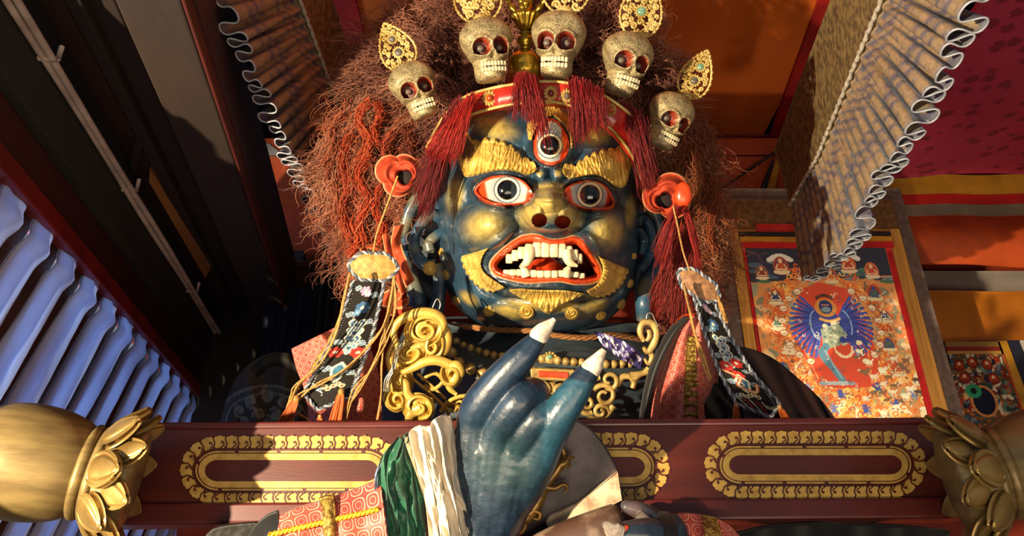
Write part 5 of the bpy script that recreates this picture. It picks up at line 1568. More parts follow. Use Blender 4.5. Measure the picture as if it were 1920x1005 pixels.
def cloth(name, A, B, nu, nv, dfn, mat, parent=statue, rep=25.0, thick=.012, sharp=False, col=None):
    x, y, u, v = ribbon_px(A, B, nu, nv, sharp=sharp)
    d = dfn(u, v, x, y)
    F = Q(x, y, d)
    L = np.hypot(np.diff(x, axis=0), np.diff(y, axis=0)).sum(0).mean(); Wd = np.hypot(np.diff(x, axis=1), np.diff(y, axis=1)).sum(1).mean()
    a, b = u*L/rep, v*Wd/rep
    uv = np.stack([(a + b)/1.414, (a - b)/1.414], -1)
    mb = MB(); sheet(mb, F, thick, uv=uv, col=col(u, v, x, y) if col is not None else None)
    return mb.build(name, mat, parent)

# ---------------------------------------------------------------- torso
def chest_d(x, y):
    return 2.98 - .26*sst(605, 690, y) - .06*np.clip((y - 690)/120, 0, 1.4) + .42*((x - 1015)/330)**2
x, y, u, v = ribbon_px([(760, 610), (840, 604), (930, 606), (1015, 606), (1100, 606), (1190, 606), (1270, 610)], [(640, 880), (800, 905), (930, 915), (1015, 918), (1100, 915), (1220, 905), (1380, 880)], 120, 60)
n = fbm(x/30, y/18, 4, 5)[..., None]
c = H('#262e36')*(1 - n) + H('#54626a')*n
mb = MB(); sheet(mb, Q(x, y, chest_d(x, y) + .012*(fbm(x/40, y/30, 3, 7) - .5)), .35, col=c)
tag(mb.build('torso', pm('painted_chest', attr=True, rough=.45, var=(20, .3, .6), bump=(40, .3, .006), coat=.15, stretch=(.4, 1, 2)), statue), 'slate blue painted chest')
# neck joining head and chest
mb = MB(); P = Q(np.full(8, 1012.), np.linspace(480, 690, 8), np.linspace(3.2, 3.15, 8)); tube(mb, P, np.linspace(.22, .25, 8), 40, col=H('#16202c'))
mb.build('neck', M['attr'], statue)

# ---------------------------------------------------------------- bead necklaces
BEADM = pm('bead_gilt', '#c3a55c', '#86683a', rough=.4, metal=.25, var=(30, .3, .6), bump=(60, .2, .003), coat=.2)
nk = empty('bead_necklace', Q(1030, 690, 2.66), 'string of small golden beads with a turquoise rosette lying across the upper chest', 'necklace')
C = catmull([(834, 620), (845, 631), (858, 641), (872, 649), (900, 659), (932, 667), (970, 671), (1008, 673), (1031, 673), (1054, 677), (1101, 680), (1140, 683), (1196, 681)], 26)
for i, (a, b) in enumerate(C):
    if abs(a - 1031) < 12: continue
    mb = MB(); ball(mb, Q(a, b, chest_d(a, b) - .012), np.array([7.6, 8.4, 7.6])*2.7/FPX, 18, 12); mb.build('bead', BEADM, nk)
mb = MB(); tube(mb, Q(C[:, 0], C[:, 1], chest_d(C[:, 0], C[:, 1]) - .006), .004, 6); mb.build('string', M['cord'], nk)
mb = MB(); ball(mb, Q(1031, 673, chest_d(1031, 673) - .012), np.array([11, 11, 7])*2.7/FPX, 24, 12)
for q in range(12): ball(mb, Q(1031 + 12*math.cos(q*.5236), 673 + 12*math.sin(q*.5236), chest_d(1031, 673) - .014), 3.0*2.7/FPX, 10, 8)
o = mb.build('rosette', BEADM, nk)
mb = MB(); ball(mb, Q(1031, 669, chest_d(1031, 673) - .024), np.array([5.5, 5, 4])*2.7/FPX, 16, 10); mb.build('turquoise', M['gem_green'], o)
n2 = empty('bead_necklace', Q(900, 720, 2.64), 'string of large knobbly golden beads below the small bead string', 'necklace')
BIG = catmull([(838, 640), (848, 664), (858, 679), (877, 690), (899, 699), (925, 704), (950, 707), (976, 706)], 8)
for i, (a, b) in enumerate(BIG):
    mb = MB(); ball(mb, Q(a, b, chest_d(a, b) - .02), np.array([11.5, 12.5, 11])*2.66/FPX, 22, 14)
    mb.build('bead', BEADM, n2)
mb = MB(); tube(mb, Q(BIG[:, 0], BIG[:, 1], chest_d(BIG[:, 0], BIG[:, 1]) - .012), .005, 6); mb.build('string', M['cord'], n2)

# ---------------------------------------------------------------- chest plaque and scrolls
def pxbox(name, pts, d, th, mat, parent):
    mb = MB(); slab(mb, [Q(a, b, d) for a, b in pts], FV*th); o = mb.build(name, mat, parent, smooth=False); bevel(o, .004); return o
pl = empty('breast_plaque', Q(1036, 790, 2.62), 'golden breast plaque with an orange inlay and carved scrolls in mid chest', 'plaque')
pxbox('frame', [(994, 690), (1078, 694), (1080, 716), (996, 712)], 2.625, .03, BEADM, pl)
pxbox('inlay', [(1008, 695), (1066, 698), (1067, 710), (1009, 707)], 2.618, .01, M['orange'], pl)
def scroll(mb, c, r0, r1, a0, turns, d, rad, k=2.6, lift=.02):
    s = spiral(c, r0, r1, a0, turns, 40); tube(mb, Q(s[:, 0], s[:, 1], d - lift*np.linspace(0, 1, 40)), np.linspace(rad, rad*.6, 40)*k/FPX, 8)
mb = MB()
for (cx, cy, r, a0, tn) in ((1020, 730, 15, 2, 1.3), (1050, 734, 14, .5, -1.3), (1034, 756, 15, 3, 1.2), (1100, 758, 18, 1, 1.3), (1133, 742, 22, 3.6, 1.3), (1142, 713, 18, 2, -1.1), (1126, 772, 14, 0, -1.2), (1090, 735, 15, 2, 1.2), (1070, 760, 16, 4, 1.2)):
    scroll(mb, (cx, cy), r, r*.25, a0, tn, 2.625, 5.5)
for P in ([(1156, 722), (1166, 708), (1180, 706), (1188, 716), (1186, 728)], [(1186, 712), (1200, 702), (1214, 698)], [(1078, 705), (1100, 712), (1125, 708)], [(1150, 760), (1128, 786), (1100, 782)], [(1036, 716), (1036, 745), (1040, 790)], [(1000, 714), (1012, 728), (1020, 745)], [(1180, 704), (1205, 700), (1216, 690)], [(1060, 712), (1080, 728), (1098, 745)]):
    P = catmull(P, 16); tube(mb, Q(P[:, 0], P[:, 1], 2.63), np.linspace(7, 5, 16)*2.6/FPX, 8)
mb.build('carved_scrolls', BEADM, pl)

# ---------------------------------------------------------------- gilded scroll ornaments under the ears
GB = pm('bright_gilding', '#d6b452', '#a8853a', rough=.40, metal=.25, var=(10, .3, .65), bump=(40, .15, .004))
er = empty('scroll_earring', Q(790, 800, 2.55), 'large gilded openwork scroll ornament hanging below the left ear', 'ornament')
mb = MB()
D = 2.52
def gt(P, r, d=D, n=36, sides=12, flat=.7):
    P = catmull(P, n); rr = .66*np.interp(np.linspace(0, 1, n), np.linspace(0, 1, len(r)), r)
    dd = np.interp(np.linspace(0, 1, n), np.linspace(0, 1, len(d)), d) if isinstance(d, (list, tuple)) else d
    tube(mb, Q(P[:, 0], P[:, 1], dd), rr*D/FPX, sides, flat=flat)
def lobe(cx, cy, rx, ry, rot, d, turns, a0):
    # carved cloud lobe: a shallow dome cut by a spiral groove
    na, ns = 90, 46
    a = np.arange(na)/na*2*PI; s = np.linspace(0, 1, ns)[:, None]
    X0 = rx*s*np.cos(a); Y0 = ry*s*np.sin(a)
    X = cx + X0*math.cos(rot) - Y0*math.sin(rot); Y = cy + X0*math.sin(rot) + Y0*math.cos(rot)
    g = np.cos(s*turns*2*PI - a[None] + a0)
    hh = 12*np.sqrt(np.clip(1 - s**3, 0, 1)) + 8*np.clip(g*1.6, -1, 1)*np.clip(s*5, 0, 1)*np.clip((1 - s)*6, 0, 1)
    d = d - .022
    F = Q(X, Y, d - hh*D/FPX); B = Q(X[::-1], Y[::-1], d + .02)
    mb.add(np.concatenate([F.reshape(-1, 3), B.reshape(-1, 3)]), gridq(2*ns, na, False, True)[:, ::-1])
lobe(796, 620, 40, 34, -.2, 2.52, 2.2, 1.0); lobe(770, 664, 42, 28, -.5, 2.53, 2.0, 2.0); lobe(812, 650, 24, 34, .3, 2.53, 1.6, 4.0)
lobe(752, 716, 24, 34, .1, 2.54, 1.6, 1.0); lobe(744, 750, 20, 22, .1, 2.54, 1.6, 0.3); lobe(784, 764, 32, 28, .2, 2.50, 1.7, 3.0); lobe(846, 702, 22, 26, .1, 2.48, 1.2, 2.0)
gt([(745, 650), (738, 622), (752, 600), (785, 588), (815, 590), (830, 605), (822, 625), (800, 634), (784, 626), (785, 610), (800, 606)], [8, 10, 12, 15, 17, 16, 13, 11, 9, 8, 7], 2.48)
gt([(832, 612), (838, 640), (826, 665), (800, 676), (772, 678), (752, 668), (750, 652), (765, 644), (780, 652)], [12, 15, 15, 13, 12, 11, 10, 12, 12], 2.50)
gt([(770, 655), (790, 648), (800, 640), (790, 660)], [12, 14, 12, 8], 2.49)
gt([(738, 640), (728, 670), (734, 700), (728, 730), (726, 752), (745, 766), (762, 750)], [6, 8, 10, 11, 12, 13, 8], 2.53)
gt([(752, 700), (775, 690), (798, 678), (820, 676), (842, 684), (858, 696), (852, 712), (842, 726), (856, 740)], [8, 10, 13, 14, 14, 16, 13, 10, 5], 2.45)
gt([(842, 688), (856, 686), (862, 700), (852, 708)], [12, 15, 14, 9], 2.44)
gt([(746, 712), (760, 718), (764, 738), (780, 756), (800, 762), (806, 745)], [10, 12, 13, 18, 20, 10], 2.47)
gt([(790, 764), (770, 776), (768, 794), (782, 806), (798, 800)], [20, 16, 10, 7, 3], 2.46)
gt([(768, 706), (795, 728), (820, 750), (838, 768)], [5, 5, 5, 5], 2.54); gt([(782, 700), (808, 722), (835, 748)], [4, 4, 4], 2.55)
gt([(826, 772), (840, 754), (860, 744), (880, 742)], [6, 6, 6, 6], 2.53); gt([(790, 712), (815, 700), (830, 715), (812, 730), (795, 722)], [5, 6, 6, 6, 5], 2.55)
for (cx, cy, r) in ((848, 766, 12), (862, 760, 11), (876, 764, 10)): scroll(mb, (cx, cy), r, 3, 2, 1.2, 2.56, 4)
gt([(740, 640), (752, 690), (748, 720)], [9, 9, 9], 2.54)
mb.build('openwork', GB, er)
mb = MB(); P = catmull([(806, 600), (812, 575), (820, 560), (826, 572), (818, 590)], 30); tube(mb, Q(P[:, 0], P[:, 1], 2.50), .003, 6); mb.build('wire_hook', pm('grey_wire', '#8d8a80', rough=.3, metal=.8, var=None), er)
for i in range(3):
    P = catmull([(752 + i*4, 640), (740 + i*4, 660), (735 + i*3, 690), (722 + i*4, 712), (720 + i*4, 735)], 30); mb = MB(); tube(mb, Q(P[:, 0], P[:, 1], 2.45), .0028, 6); mb.build('wire_binding', bpy.data.materials['grey_wire'], er)
er2 = empty('scroll_earring', Q(1215, 680, 2.6), 'small gilded scroll ornament on a wire below the right ear', 'ornament')
mb = MB(); D = 2.58
gt([(1208, 640), (1200, 622), (1206, 606), (1222, 606), (1230, 622), (1226, 644), (1214, 660), (1206, 650)], [6, 9, 10, 10, 10, 11, 9, 5], 2.56)
gt([(1214, 655), (1222, 668), (1216, 682), (1208, 672)], [8, 8, 6, 4], 2.57); gt([(1216, 618), (1218, 630), (1212, 640)], [6, 8, 5], 2.55)
mb.build('openwork', BEADM, er2)
mb = MB(); P = catmull([(1212, 600), (1214, 588), (1222, 588), (1228, 600), (1234, 612)], 20); tube(mb, Q(P[:, 0], P[:, 1], 2.55), .003, 6); mb.build('wire_hook', bpy.data.materials['grey_wire'], er2)

# rope round the neck with a scrap of purple ribbon
rp = empty('neck_rope', Q(1020, 640, 2.66), 'twisted tan rope lying round the neck under the chin', 'rope')
for k in range(4):
    P = catmull([(836, 604), (870, 612), (930, 618), (1000, 621), (1050, 630), (1100, 633), (1150, 628), (1204, 636)], 160)
    a = np.linspace(0, 40, 160) + k*PI/2
    mb = MB(); tube(mb, Q(P[:, 0], P[:, 1] + 3.2*np.sin(a)*(P[:, 0] > 870), 2.83 + .010*np.cos(a) + .20*((P[:, 0] - 1015)/190)**2), .0055, 8); mb.build('strand', pm('rope_fibre', '#a8713c', '#6b4420', rough=.8, var=(90, .35, .6), stretch=(1, 1, 3)) if k == 0 else bpy.data.materials['rope_fibre'], rp)
c3 = Canvas(0, 0, 100, 30, 2, '#3d3568')
R = np.random.default_rng(8)
for i in range(60): c3.ell(R.uniform(0, 100), R.uniform(0, 30), R.uniform(1.5, 6), R.uniform(1, 4), R.choice(['#d9d4e0', '#5a4f96', '#1f1b3c', '#8a7fa8', '#e6e2d8']), R.uniform(0, 3))
x, y, u, v = ribbon_px([(1112, 620), (1140, 628), (1170, 640), (1206, 668)], [(1130, 648), (1148, 662), (1168, 676), (1200, 692)], 60, 20)
mb = MB(); sheet(mb, Q(x, y, 2.74 - .10*sst(0, .7, u) + .02*np.sin(u*14 + v*3) + .06*u), .006, col=c3.get(u*100, v*30))
tag(mb.build('ribbon_scrap', M['attr_cloth']), 'small crumpled purple and white patterned ribbon on the right collarbone', 'ribbon')

# ---------------------------------------------------------------- robes
fold = lambda f, a, p=0: (lambda u, v, x, y: a*np.sin(f*u*2*PI + p + 2*v))
cloth('brocade_shoulder', [(546, 654), (556, 692), (572, 738), (580, 810)], [(640, 608), (690, 650), (712, 720), (716, 810)], 70, 60, lambda u, v, x, y: 2.70 - .10*np.sin(v*PI) + .012*np.sin(v*19 + u*4), BRO)
cloth('gold_lace', [(622, 622), (606, 652), (588, 680), (578, 700)], [(640, 612), (628, 640), (612, 668), (600, 690)], 40, 8, lambda u, v, x, y: 2.60 + 0*u, TRIM)
cloth('brocade_shoulder', [(1290, 588), (1256, 620), (1236, 680), (1222, 740), (1216, 810)], [(1318, 600), (1336, 650), (1346, 700), (1344, 750), (1338, 810)], 80, 60, lambda u, v, x, y: 2.64 - .10*np.sin(v*PI) + .02*np.sin(v*13 + u*3), BRO)
cloth('gold_lace', [(1290, 630), (1286, 680), (1284, 730), (1282, 810)], [(1304, 632), (1306, 680), (1309, 730), (1310, 810)], 70, 10, lambda u, v, x, y: 2.53 + .012*np.sin(u*60), TRIM)
cloth('red_hem', [(1270, 600), (1282, 590), (1302, 588)], [(1262, 618), (1284, 612), (1306, 610)], 20, 10, lambda u, v, x, y: 2.58 - .03*np.sin(v*PI), M['orange'])
cloth('black_collar', [(1282, 592), (1252, 622), (1222, 680), (1206, 740), (1196, 810)], [(1296, 598), (1274, 630), (1244, 690), (1226, 745), (1216, 810)], 60, 16, lambda u, v, x, y: 2.56 - .03*np.sin(v*PI), M['black_cloth'])
cloth('black_robe', [(1300, 640), (1350, 650), (1400, 652), (1450, 672), (1500, 712), (1540, 750), (1578, 800)], [(1320, 830), (1370, 830), (1420, 830), (1460, 830), (1500, 830), (1540, 830), (1590, 830)], 130, 40,
      lambda u, v, x, y: 2.78 + .25*u - .16*np.sin(v*PI*.8) + .05*np.sin(u*10 - v*5 + 1)*np.clip(v*2, 0, 1) + .025*np.sin(u*19 - v*9) + .012*np.sin(u*37 - v*15), M['black_cloth'])
cloth('under_robe', [(1336, 640), (1342, 700), (1344, 760), (1346, 820)], [(1376, 660), (1390, 720), (1398, 770), (1402, 820)], 40, 20, lambda u, v, x, y: 2.66 + .03*np.sin(v*12), M['black_cloth'])
cv2 = Canvas(400, 640, 640, 830, 1.6, '#484640')
for q in range(2): cv2.line([(500 + (92 - q*16)*math.cos(a), 790 + (66 - q*14)*math.sin(a)) for a in np.linspace(PI, 2*PI, 40)], 4.5 - q, '#858a80')
for a in np.linspace(PI, 2*PI, 22): cv2.line([(500 + 89*math.cos(a), 790 + 63*math.sin(a)), (500 + 80*math.cos(a + .06), 790 + 56*math.sin(a + .06))], 3, '#5d615a', sm=False)
for (cx, cy, r) in ((450, 770, 13), (472, 752, 14), (500, 745, 15), (530, 752, 14), (552, 770, 13), (486, 778, 13), (516, 778, 13), (500, 790, 12), (460, 790, 12), (542, 790, 12)):
    cv2.ell(cx, cy, r*.62, r*.5, '#7a7e74'); cv2.line(spiral((cx, cy), r, r*.35, rnd.uniform(0, 6), .9, 18), 3.4, '#8c9186', sm=False)
for q in range(30): cv2.line([(430 + q*5, 690), (432 + q*5, 700), (428 + q*5, 706)], 1.5, '#45453f') if q % 3 == 0 else None
x, y, u, v = ribbon_px([(404, 815), (418, 770), (438, 718), (468, 682), (508, 662), (545, 672), (572, 700), (590, 740), (606, 815)], [(440, 830), (450, 830), (465, 830), (480, 830), (505, 830), (525, 830), (545, 830), (560, 830), (575, 830)], 130, 50)
mb = MB(); sheet(mb, Q(x, y, 2.95 - .14*np.sin(v*PI*.7) + .03*np.sin(u*19 - v*4)*np.clip(1 - v, 0, 1) + .02*np.sin(u*31)), .012, col=cv2.get(x, y))
tag(mb.build('black_robe', M['attr_cloth'], statue), 'charcoal robe with a grey woven medallion')
x, y, u, v = ribbon_px([(470, 690), (500, 665), (535, 662), (565, 680), (590, 715)], [(482, 708), (505, 690), (535, 690), (560, 702), (580, 735)], 60, 12)
mb = MB(); sheet(mb, Q(x, y, 2.82 - .03*np.sin(v*PI) + .012*np.sin(u*22)), .012, col=H('#2c2b27')); mb.build('robe_fold', M['attr_cloth'], statue)

# ---------------------------------------------------------------- embroidered pendants
BRAID = pm('silver_braid', attr=True, rough=.6, var=None)
def braid(path3, r, name, parent, n=None):
    P = np.asarray(path3); L = np.linalg.norm(np.diff(P, axis=0), axis=1).sum()
    n = n or max(40, int(L/.004)); P = lin(P, n)
    mb = MB()
    T = np.gradient(P, axis=0); T /= np.linalg.norm(T, axis=1, keepdims=True); S = np.cross(T, FV); S /= np.linalg.norm(S, axis=1, keepdims=True)
    for k, c in ((0, '#9a9da4'), (1, '#4c535f')):
        a = np.arange(n)*.75 + k*PI
        tube(mb, P + S*(r*.55*np.cos(a))[:, None] - FV*(r*.5*np.sin(a))[:, None], r*.62, 5, col=H(c))
    return mb.build(name, BRAID, parent)
def embroidery(seed, reds):
    R = np.random.default_rng(seed)
    c = Canvas(0, 0, 60, 240, 3.0, '#211e1b')
    def cloud(x, y, s, col):
        for q in range(4):
            a = q*1.57 + R.uniform(0, .6); X, Y = x + 3.2*s*math.cos(a), y + 2.6*s*math.sin(a)
            c.ell(X, Y, 3.4*s, 3.0*s, '#b9c2c4'); c.ell(X, Y, 2.6*s, 2.2*s, col); c.ell(X - .6*s, Y - .5*s, 1.0*s, .8*s, '#9fb4c4')
        c.line([(x + 4*s, y + 3*s), (x + 8*s, y + 4*s), (x + 7*s, y + 7*s)], 1.0*s, '#a9b4b4')
    for (x, y, s) in ((14, 16, 1.0), (46, 30, 1.1), (12, 70, 1.1), (48, 84, 1.0), (46, 128, 1.1), (11, 128, 1.1), (13, 186, 1.2), (47, 190, 1.1), (10, 218, 1.0), (48, 158, .9)): cloud(x, y, s, R.choice(['#3a546a', '#50708a', '#41616a']))
    def flower(x, y, s, col, n=6):
        for q in range(n): c.ell(x + 3.4*s*math.cos(q*6.28/n), y + 3.4*s*math.sin(q*6.28/n), 2.6*s, 2.0*s, col, q*6.28/n)
        c.ell(x, y, 1.6*s, 1.6*s, '#e6d9b4')
    flower(28, 22, 1.7, '#b48aa6'); flower(33, 28, 1.1, '#d0b4c4'); flower(30, 56, 2.2, '#3f6286', 7); flower(24, 66, 1.2, '#5f86a6')
    for i, yy in enumerate((92, 108, 124, 140)):
        w_ = 15 - i
        hp = lambda k: catmull([(30 - w_*k, yy - 7*k), (30 - w_*.75*k, yy + 2*k), (30, yy + 14*k), (30 + w_*.75*k, yy + 2*k), (30 + w_*k, yy - 7*k), (30 + w_*.5*k, yy - 13*k), (30, yy - 7*k), (30 - w_*.5*k, yy - 13*k)], 48, True); c.poly(hp(1), '#c9c7b0'); c.poly(hp(.78), ('#41678a', '#7fa0ae', '#345474', '#6d93a6')[i]); c.poly(hp(.5), '#c2c0a8'); c.poly(hp(.32), '#2f4d6b')
    for x, y in ((14, 150), (46, 148)) if reds else ((18, 150), (40, 140), (30, 170)): flower(x, y, 2.0, '#b8342c', 7)
    c.poly([(30, 168), (42, 182), (36, 204), (30, 210), (22, 204), (18, 182)], '#d0c9ae'); c.poly([(30, 174), (38, 184), (33, 202), (24, 202), (22, 184)], '#3f6d86')
    for q in range(5): c.ell(18 + q*6, 214 + 3*math.sin(q*1.6), 4, 3.2, '#cfc19a'); c.ell(18 + q*6, 214 + 3*math.sin(q*1.6), 2.4, 1.8, '#7a5a3a')
    if not reds:
        c.line([(8, 160), (30, 176), (20, 196), (42, 206), (50, 190)], 6, '#a8492c'); c.line([(8, 160), (30, 176), (20, 196), (42, 206), (50, 190)], 2, '#e0cfa0'); c.ell(26, 192, 5, 5, '#d9d0b8'); c.ell(26, 192, 2.5, 2.5, '#4a2420')
        for q in range(5): c.line([(8 + q*9, 222), (18 + q*9, 236)], 2.4, R.choice(['#a8342c', '#55708a', '#c9b98a']), sm=False)
    for yy in range(2, 240, 5): c.ell(3.6, yy, .8, 1.3, '#a9a9a2'); c.ell(56.4, yy, .8, 1.3, '#a9a9a2')
    return c
def pendant(label, plate, A, B, tip, d0, d1, seed, reds, platecol):
    root = empty('embroidered_pendant', Q(tip[0], tip[1], d1), label, 'pendant')
    emb = embroidery(seed, reds)
    nu, nv = 220, 56
    x, y, u, v = ribbon_px(A, B, nu, nv)
    # pointed lower end
    ex, ey = tip[0], tip[1]
    vt = tip[2]
    tri = np.clip(np.where(v < vt, v/vt, (1 - v)/(1 - vt)), 0, 1)
    bx = x[-1:]*1.0; by = y[-1:]*1.0
    k = np.clip((u - .8)/.2, 0, 1)**1.5
    mx = np.interp(vt, v[0], x[-1]); my = np.interp(vt, v[0], y[-1])
    x = x + k*tri*(ex - mx); y = y + k*tri*(ey - my)
    d = d0 + (d1 - d0)*u + .012*np.sin(u*7) - .012*np.sin(v*PI)
    F = Q(x, y, d)
    mb = MB(); sheet(mb, F, .008, col=emb.get(v*60, u*240)); p = mb.build('panel', M['attr_cloth'], root); tag(p, 'dark embroidered strip')
    edge = np.concatenate([F[:, 0], F[-1, 1:], F[::-1, -1][1:]]) - FV*.006
    braid(edge, .0062, 'braid_border', p)
    # padded top plate
    cx, cy, rx, ry, rot = plate
    a = np.arange(90)/90*2*PI; s = np.linspace(0, 1, 30)[:, None]
    wob = 1 + .05*np.cos(a*6)
    ux, uy = np.cos(a)*rx*wob, np.sign(np.sin(a))*np.abs(np.sin(a))**.8*ry*wob
    X = cx + s*(ux*math.cos(rot) - uy*math.sin(rot)); Y = cy + s*(ux*math.sin(rot) + uy*math.cos(rot))
    Fp = Q(X, Y, d0 - .02 - .012*(1 - s**2)); Bp = Q(X[::-1], Y[::-1], d0 + .004)
    mb = MB(); mb.add(np.concatenate([Fp.reshape(-1, 3), Bp.reshape(-1, 3)]), gridq(60, 90, False, True)[:, ::-1])
    pp = mb.build('top_plate', pm('top_plate_gold_cloth_%d' % seed, platecol[0], platecol[1], rough=.6, var=(60, .38, .6), bump=(120, .5, .003)), root)
    e = Q(cx + 1.03*(ux*math.cos(rot) - uy*math.sin(rot)), cy + 1.03*(ux*math.sin(rot) + uy*math.cos(rot)), d0 - .016)
    braid(np.concatenate([e, e[:1]]), .0080, 'braid_border', pp)
    return root
pL = pendant('embroidered pendant with an oval gold cloth top, hanging left of the large gilded ornament', (700, 500, 42, 25, .05), [(663, 526), (650, 570), (626, 630), (598, 685), (570, 736)], [(722, 524), (712, 575), (696, 640), (676, 695), (658, 744)], (596, 768, .28), 2.52, 2.40, 3, True, ('#b8934a', '#94702f'))
pR = pendant('embroidered pendant with a slanting brown top, hanging in front of the right black robe', (1310, 535, 42, 20, .62), [(1299, 552), (1320, 622), (1348, 696), (1380, 757)], [(1338, 566), (1367, 626), (1409, 696), (1462, 758)], (1444, 782, .8), 2.54, 2.42, 4, False, ('#a5784f', '#7a5436'))
def cords(parent, bundles, d, name='cord'):
    R = np.random.default_rng(3)
    for pts, n, spread, r in bundles:
        mb = MB()
        for k in range(n):
            o = R.normal(0, spread, (len(pts), 2)); o[0] *= .3
            P = catmull(np.array(pts, float) + o, 50)
            tube(mb, Q(P[:, 0], P[:, 1], d - .015*k/n + .008*np.sin(np.linspace(0, 5, 50) + k)), r, 6)
        mb.build(name, M['cord'], parent)
cords(pL, [([(656, 512), (646, 560), (628, 620), (600, 680), (560, 720), (548, 745), (528, 790)], 4, 2.5, .0028), ([(740, 518), (728, 590), (700, 640), (650, 690), (600, 720), (560, 745), (535, 780)], 3, 2.0, .0032),
           ([(740, 520), (732, 580), (722, 640), (700, 690), (668, 730), (650, 770), (640, 800)], 4, 4, .0028), ([(738, 522), (730, 600), (718, 680), (712, 740), (704, 800)], 2, 3, .0028), ([(560, 728), (545, 745), (552, 765), (575, 780), (585, 800)], 2, 3, .0028),
           ([(700, 475), (706, 440), (722, 395), (745, 330)], 1, .5, .0035)], 2.40)
cords(pR, [([(1281, 532), (1290, 570), (1302, 620), (1318, 670), (1332, 710)], 6, 1.6, .0032), ([(1346, 555), (1354, 580), (1362, 604)], 6, 1.6, .0032), ([(1293, 508), (1280, 470), (1270, 420), (1262, 385)], 1, .4, .0032)], 2.46)
def silk_tassel(parent, top, bot, w0, w1, d, name='silk_tassel'):
    R = np.random.default_rng(int(top[0])); mb = MB()
    for k in range(110):
        a = R.uniform(-1, 1); b = R.uniform(-1, 1)
        t = np.linspace(0, 1, 8); nx, ny = -(bot[1] - top[1]), bot[0] - top[0]; L = math.hypot(nx, ny); nx /= L; ny /= L
        wv = w0 + (w1 - w0)*t**.6
        tube(mb, Q(top[0] + (bot[0] - top[0])*t + nx*a*wv, top[1] + (bot[1] - top[1])*t + ny*a*wv, d + b*wv*d/FPX*.6), .0022, 3)
    o = mb.build(name, M['orange_silk'], parent)
    mb = MB(); ball(mb, Q(top[0], top[1], d), np.array([w0*1.5, w0*1.9, w0*1.5])*d/FPX, 14, 10); mb.build('tassel_knot', M['cord'], o)
silk_tassel(pL, (556, 748), (530, 800), 4, 13, 2.38); silk_tassel(pL, (640, 735), (626, 800), 4, 12, 2.38); silk_tassel(pL, (600, 782), (596, 812), 3, 9, 2.38)
silk_tassel(pR, (1380, 760), (1382, 806), 3, 8, 2.40); silk_tassel(pR, (1462, 764), (1480, 800), 3, 8, 2.40)
# ================================================================ hands
def proj(P):
    c = np.asarray(P) - CAM; d = c @ FV
    return 960 + FPX*(c @ RV)/d, 502.5 - FPX*(c @ UV_)/d, d
def flesh(chains, voxel, smooth, name, mat, parent, colfn, extra=None):
    """closed rounded chains fused into one skin by voxel remeshing"""
    mb = MB()
    for ch in chains:
        C = np.asarray(ch, float); n = max(10, 6*len(C))
        C = catmull(C, n) if len(C) > 2 else lin(C, n)
        P = Q(C[:, 0], C[:, 1], C[:, 3]); r = C[:, 2]*C[:, 3]/FPX
        tube(mb, P, r, 18)
        ball(mb, P[0], r[0], 18, 12); ball(mb, P[-1], r[-1], 18, 12)
        for i in range(0, n, 3): ball(mb, P[i], r[i], 14, 10)
    tmp = mb.build('tmp_flesh', mat)
    m = tmp.modifiers.new('r', 'REMESH'); m.mode = 'VOXEL'; m.voxel_size = voxel
    m = tmp.modifiers.new('s', 'SMOOTH'); m.factor = .5; m.iterations = smooth
    dg = bpy.context.evaluated_depsgraph_get()
    me = bpy.data.meshes.new_from_object(tmp.evaluated_get(dg))
    off = np.array(tmp.location)
    bpy.data.objects.remove(tmp)
    V = np.empty(len(me.vertices)*3, np.float32); me.vertices.foreach_get('co', V); V = V.reshape(-1, 3) + off
    px, py, d = proj(V)
    C = colfn(px, py, V)
    org = wloc(parent)
    me.vertices.foreach_set('co', (V - org).astype(np.float32).ravel())
    for a in list(me.color_attributes): me.color_attributes.remove(a)
    ca = me.color_attributes.new('Col', 'FLOAT_COLOR', 'POINT')
    ca.data.foreach_set('color', np.concatenate([C, np.ones((len(C), 1))], 1).astype(np.float32).ravel())
    me.polygons.foreach_set('use_smooth', np.ones(len(me.polygons), bool))
    me.materials.clear(); me.materials.append(mat)
    me.name = name; me.update()
    o = bpy.data.objects.new(name, me); COL.objects.link(o); o.parent = parent
    return o
HMAT = pm('painted_blue_hand', attr=True, rough=.33, spec=.5, var=(24, .25, .55), bump=(60, .30, .005), coat=.35, roughvar=.15)
def hcolor(px, py, V):
    n1 = fbm(px/45, py/45, 4, 3)[:, None]; n2 = fbm(px/9, py/9, 3, 5)[:, None]
    c = H('#101c2e')*(1 - n1) + H('#20384e')*n1
    palm = np.exp(-(((px - 950)/75)**2 + ((py - 868)/60)**2))[:, None]
    c = c*(1 - .55*palm) + H('#30504f')*.55*palm
    teal = (sst(0, 8, (py - 705) - .2*(px - 1060))*sst(1000, 1030, px)*sst(905, 860, py))[:, None]
    c = c*(1 - .75*teal) + H('#28566a')*.75*teal
    return c*(.72 + .5*n2)
D0 = 1.90
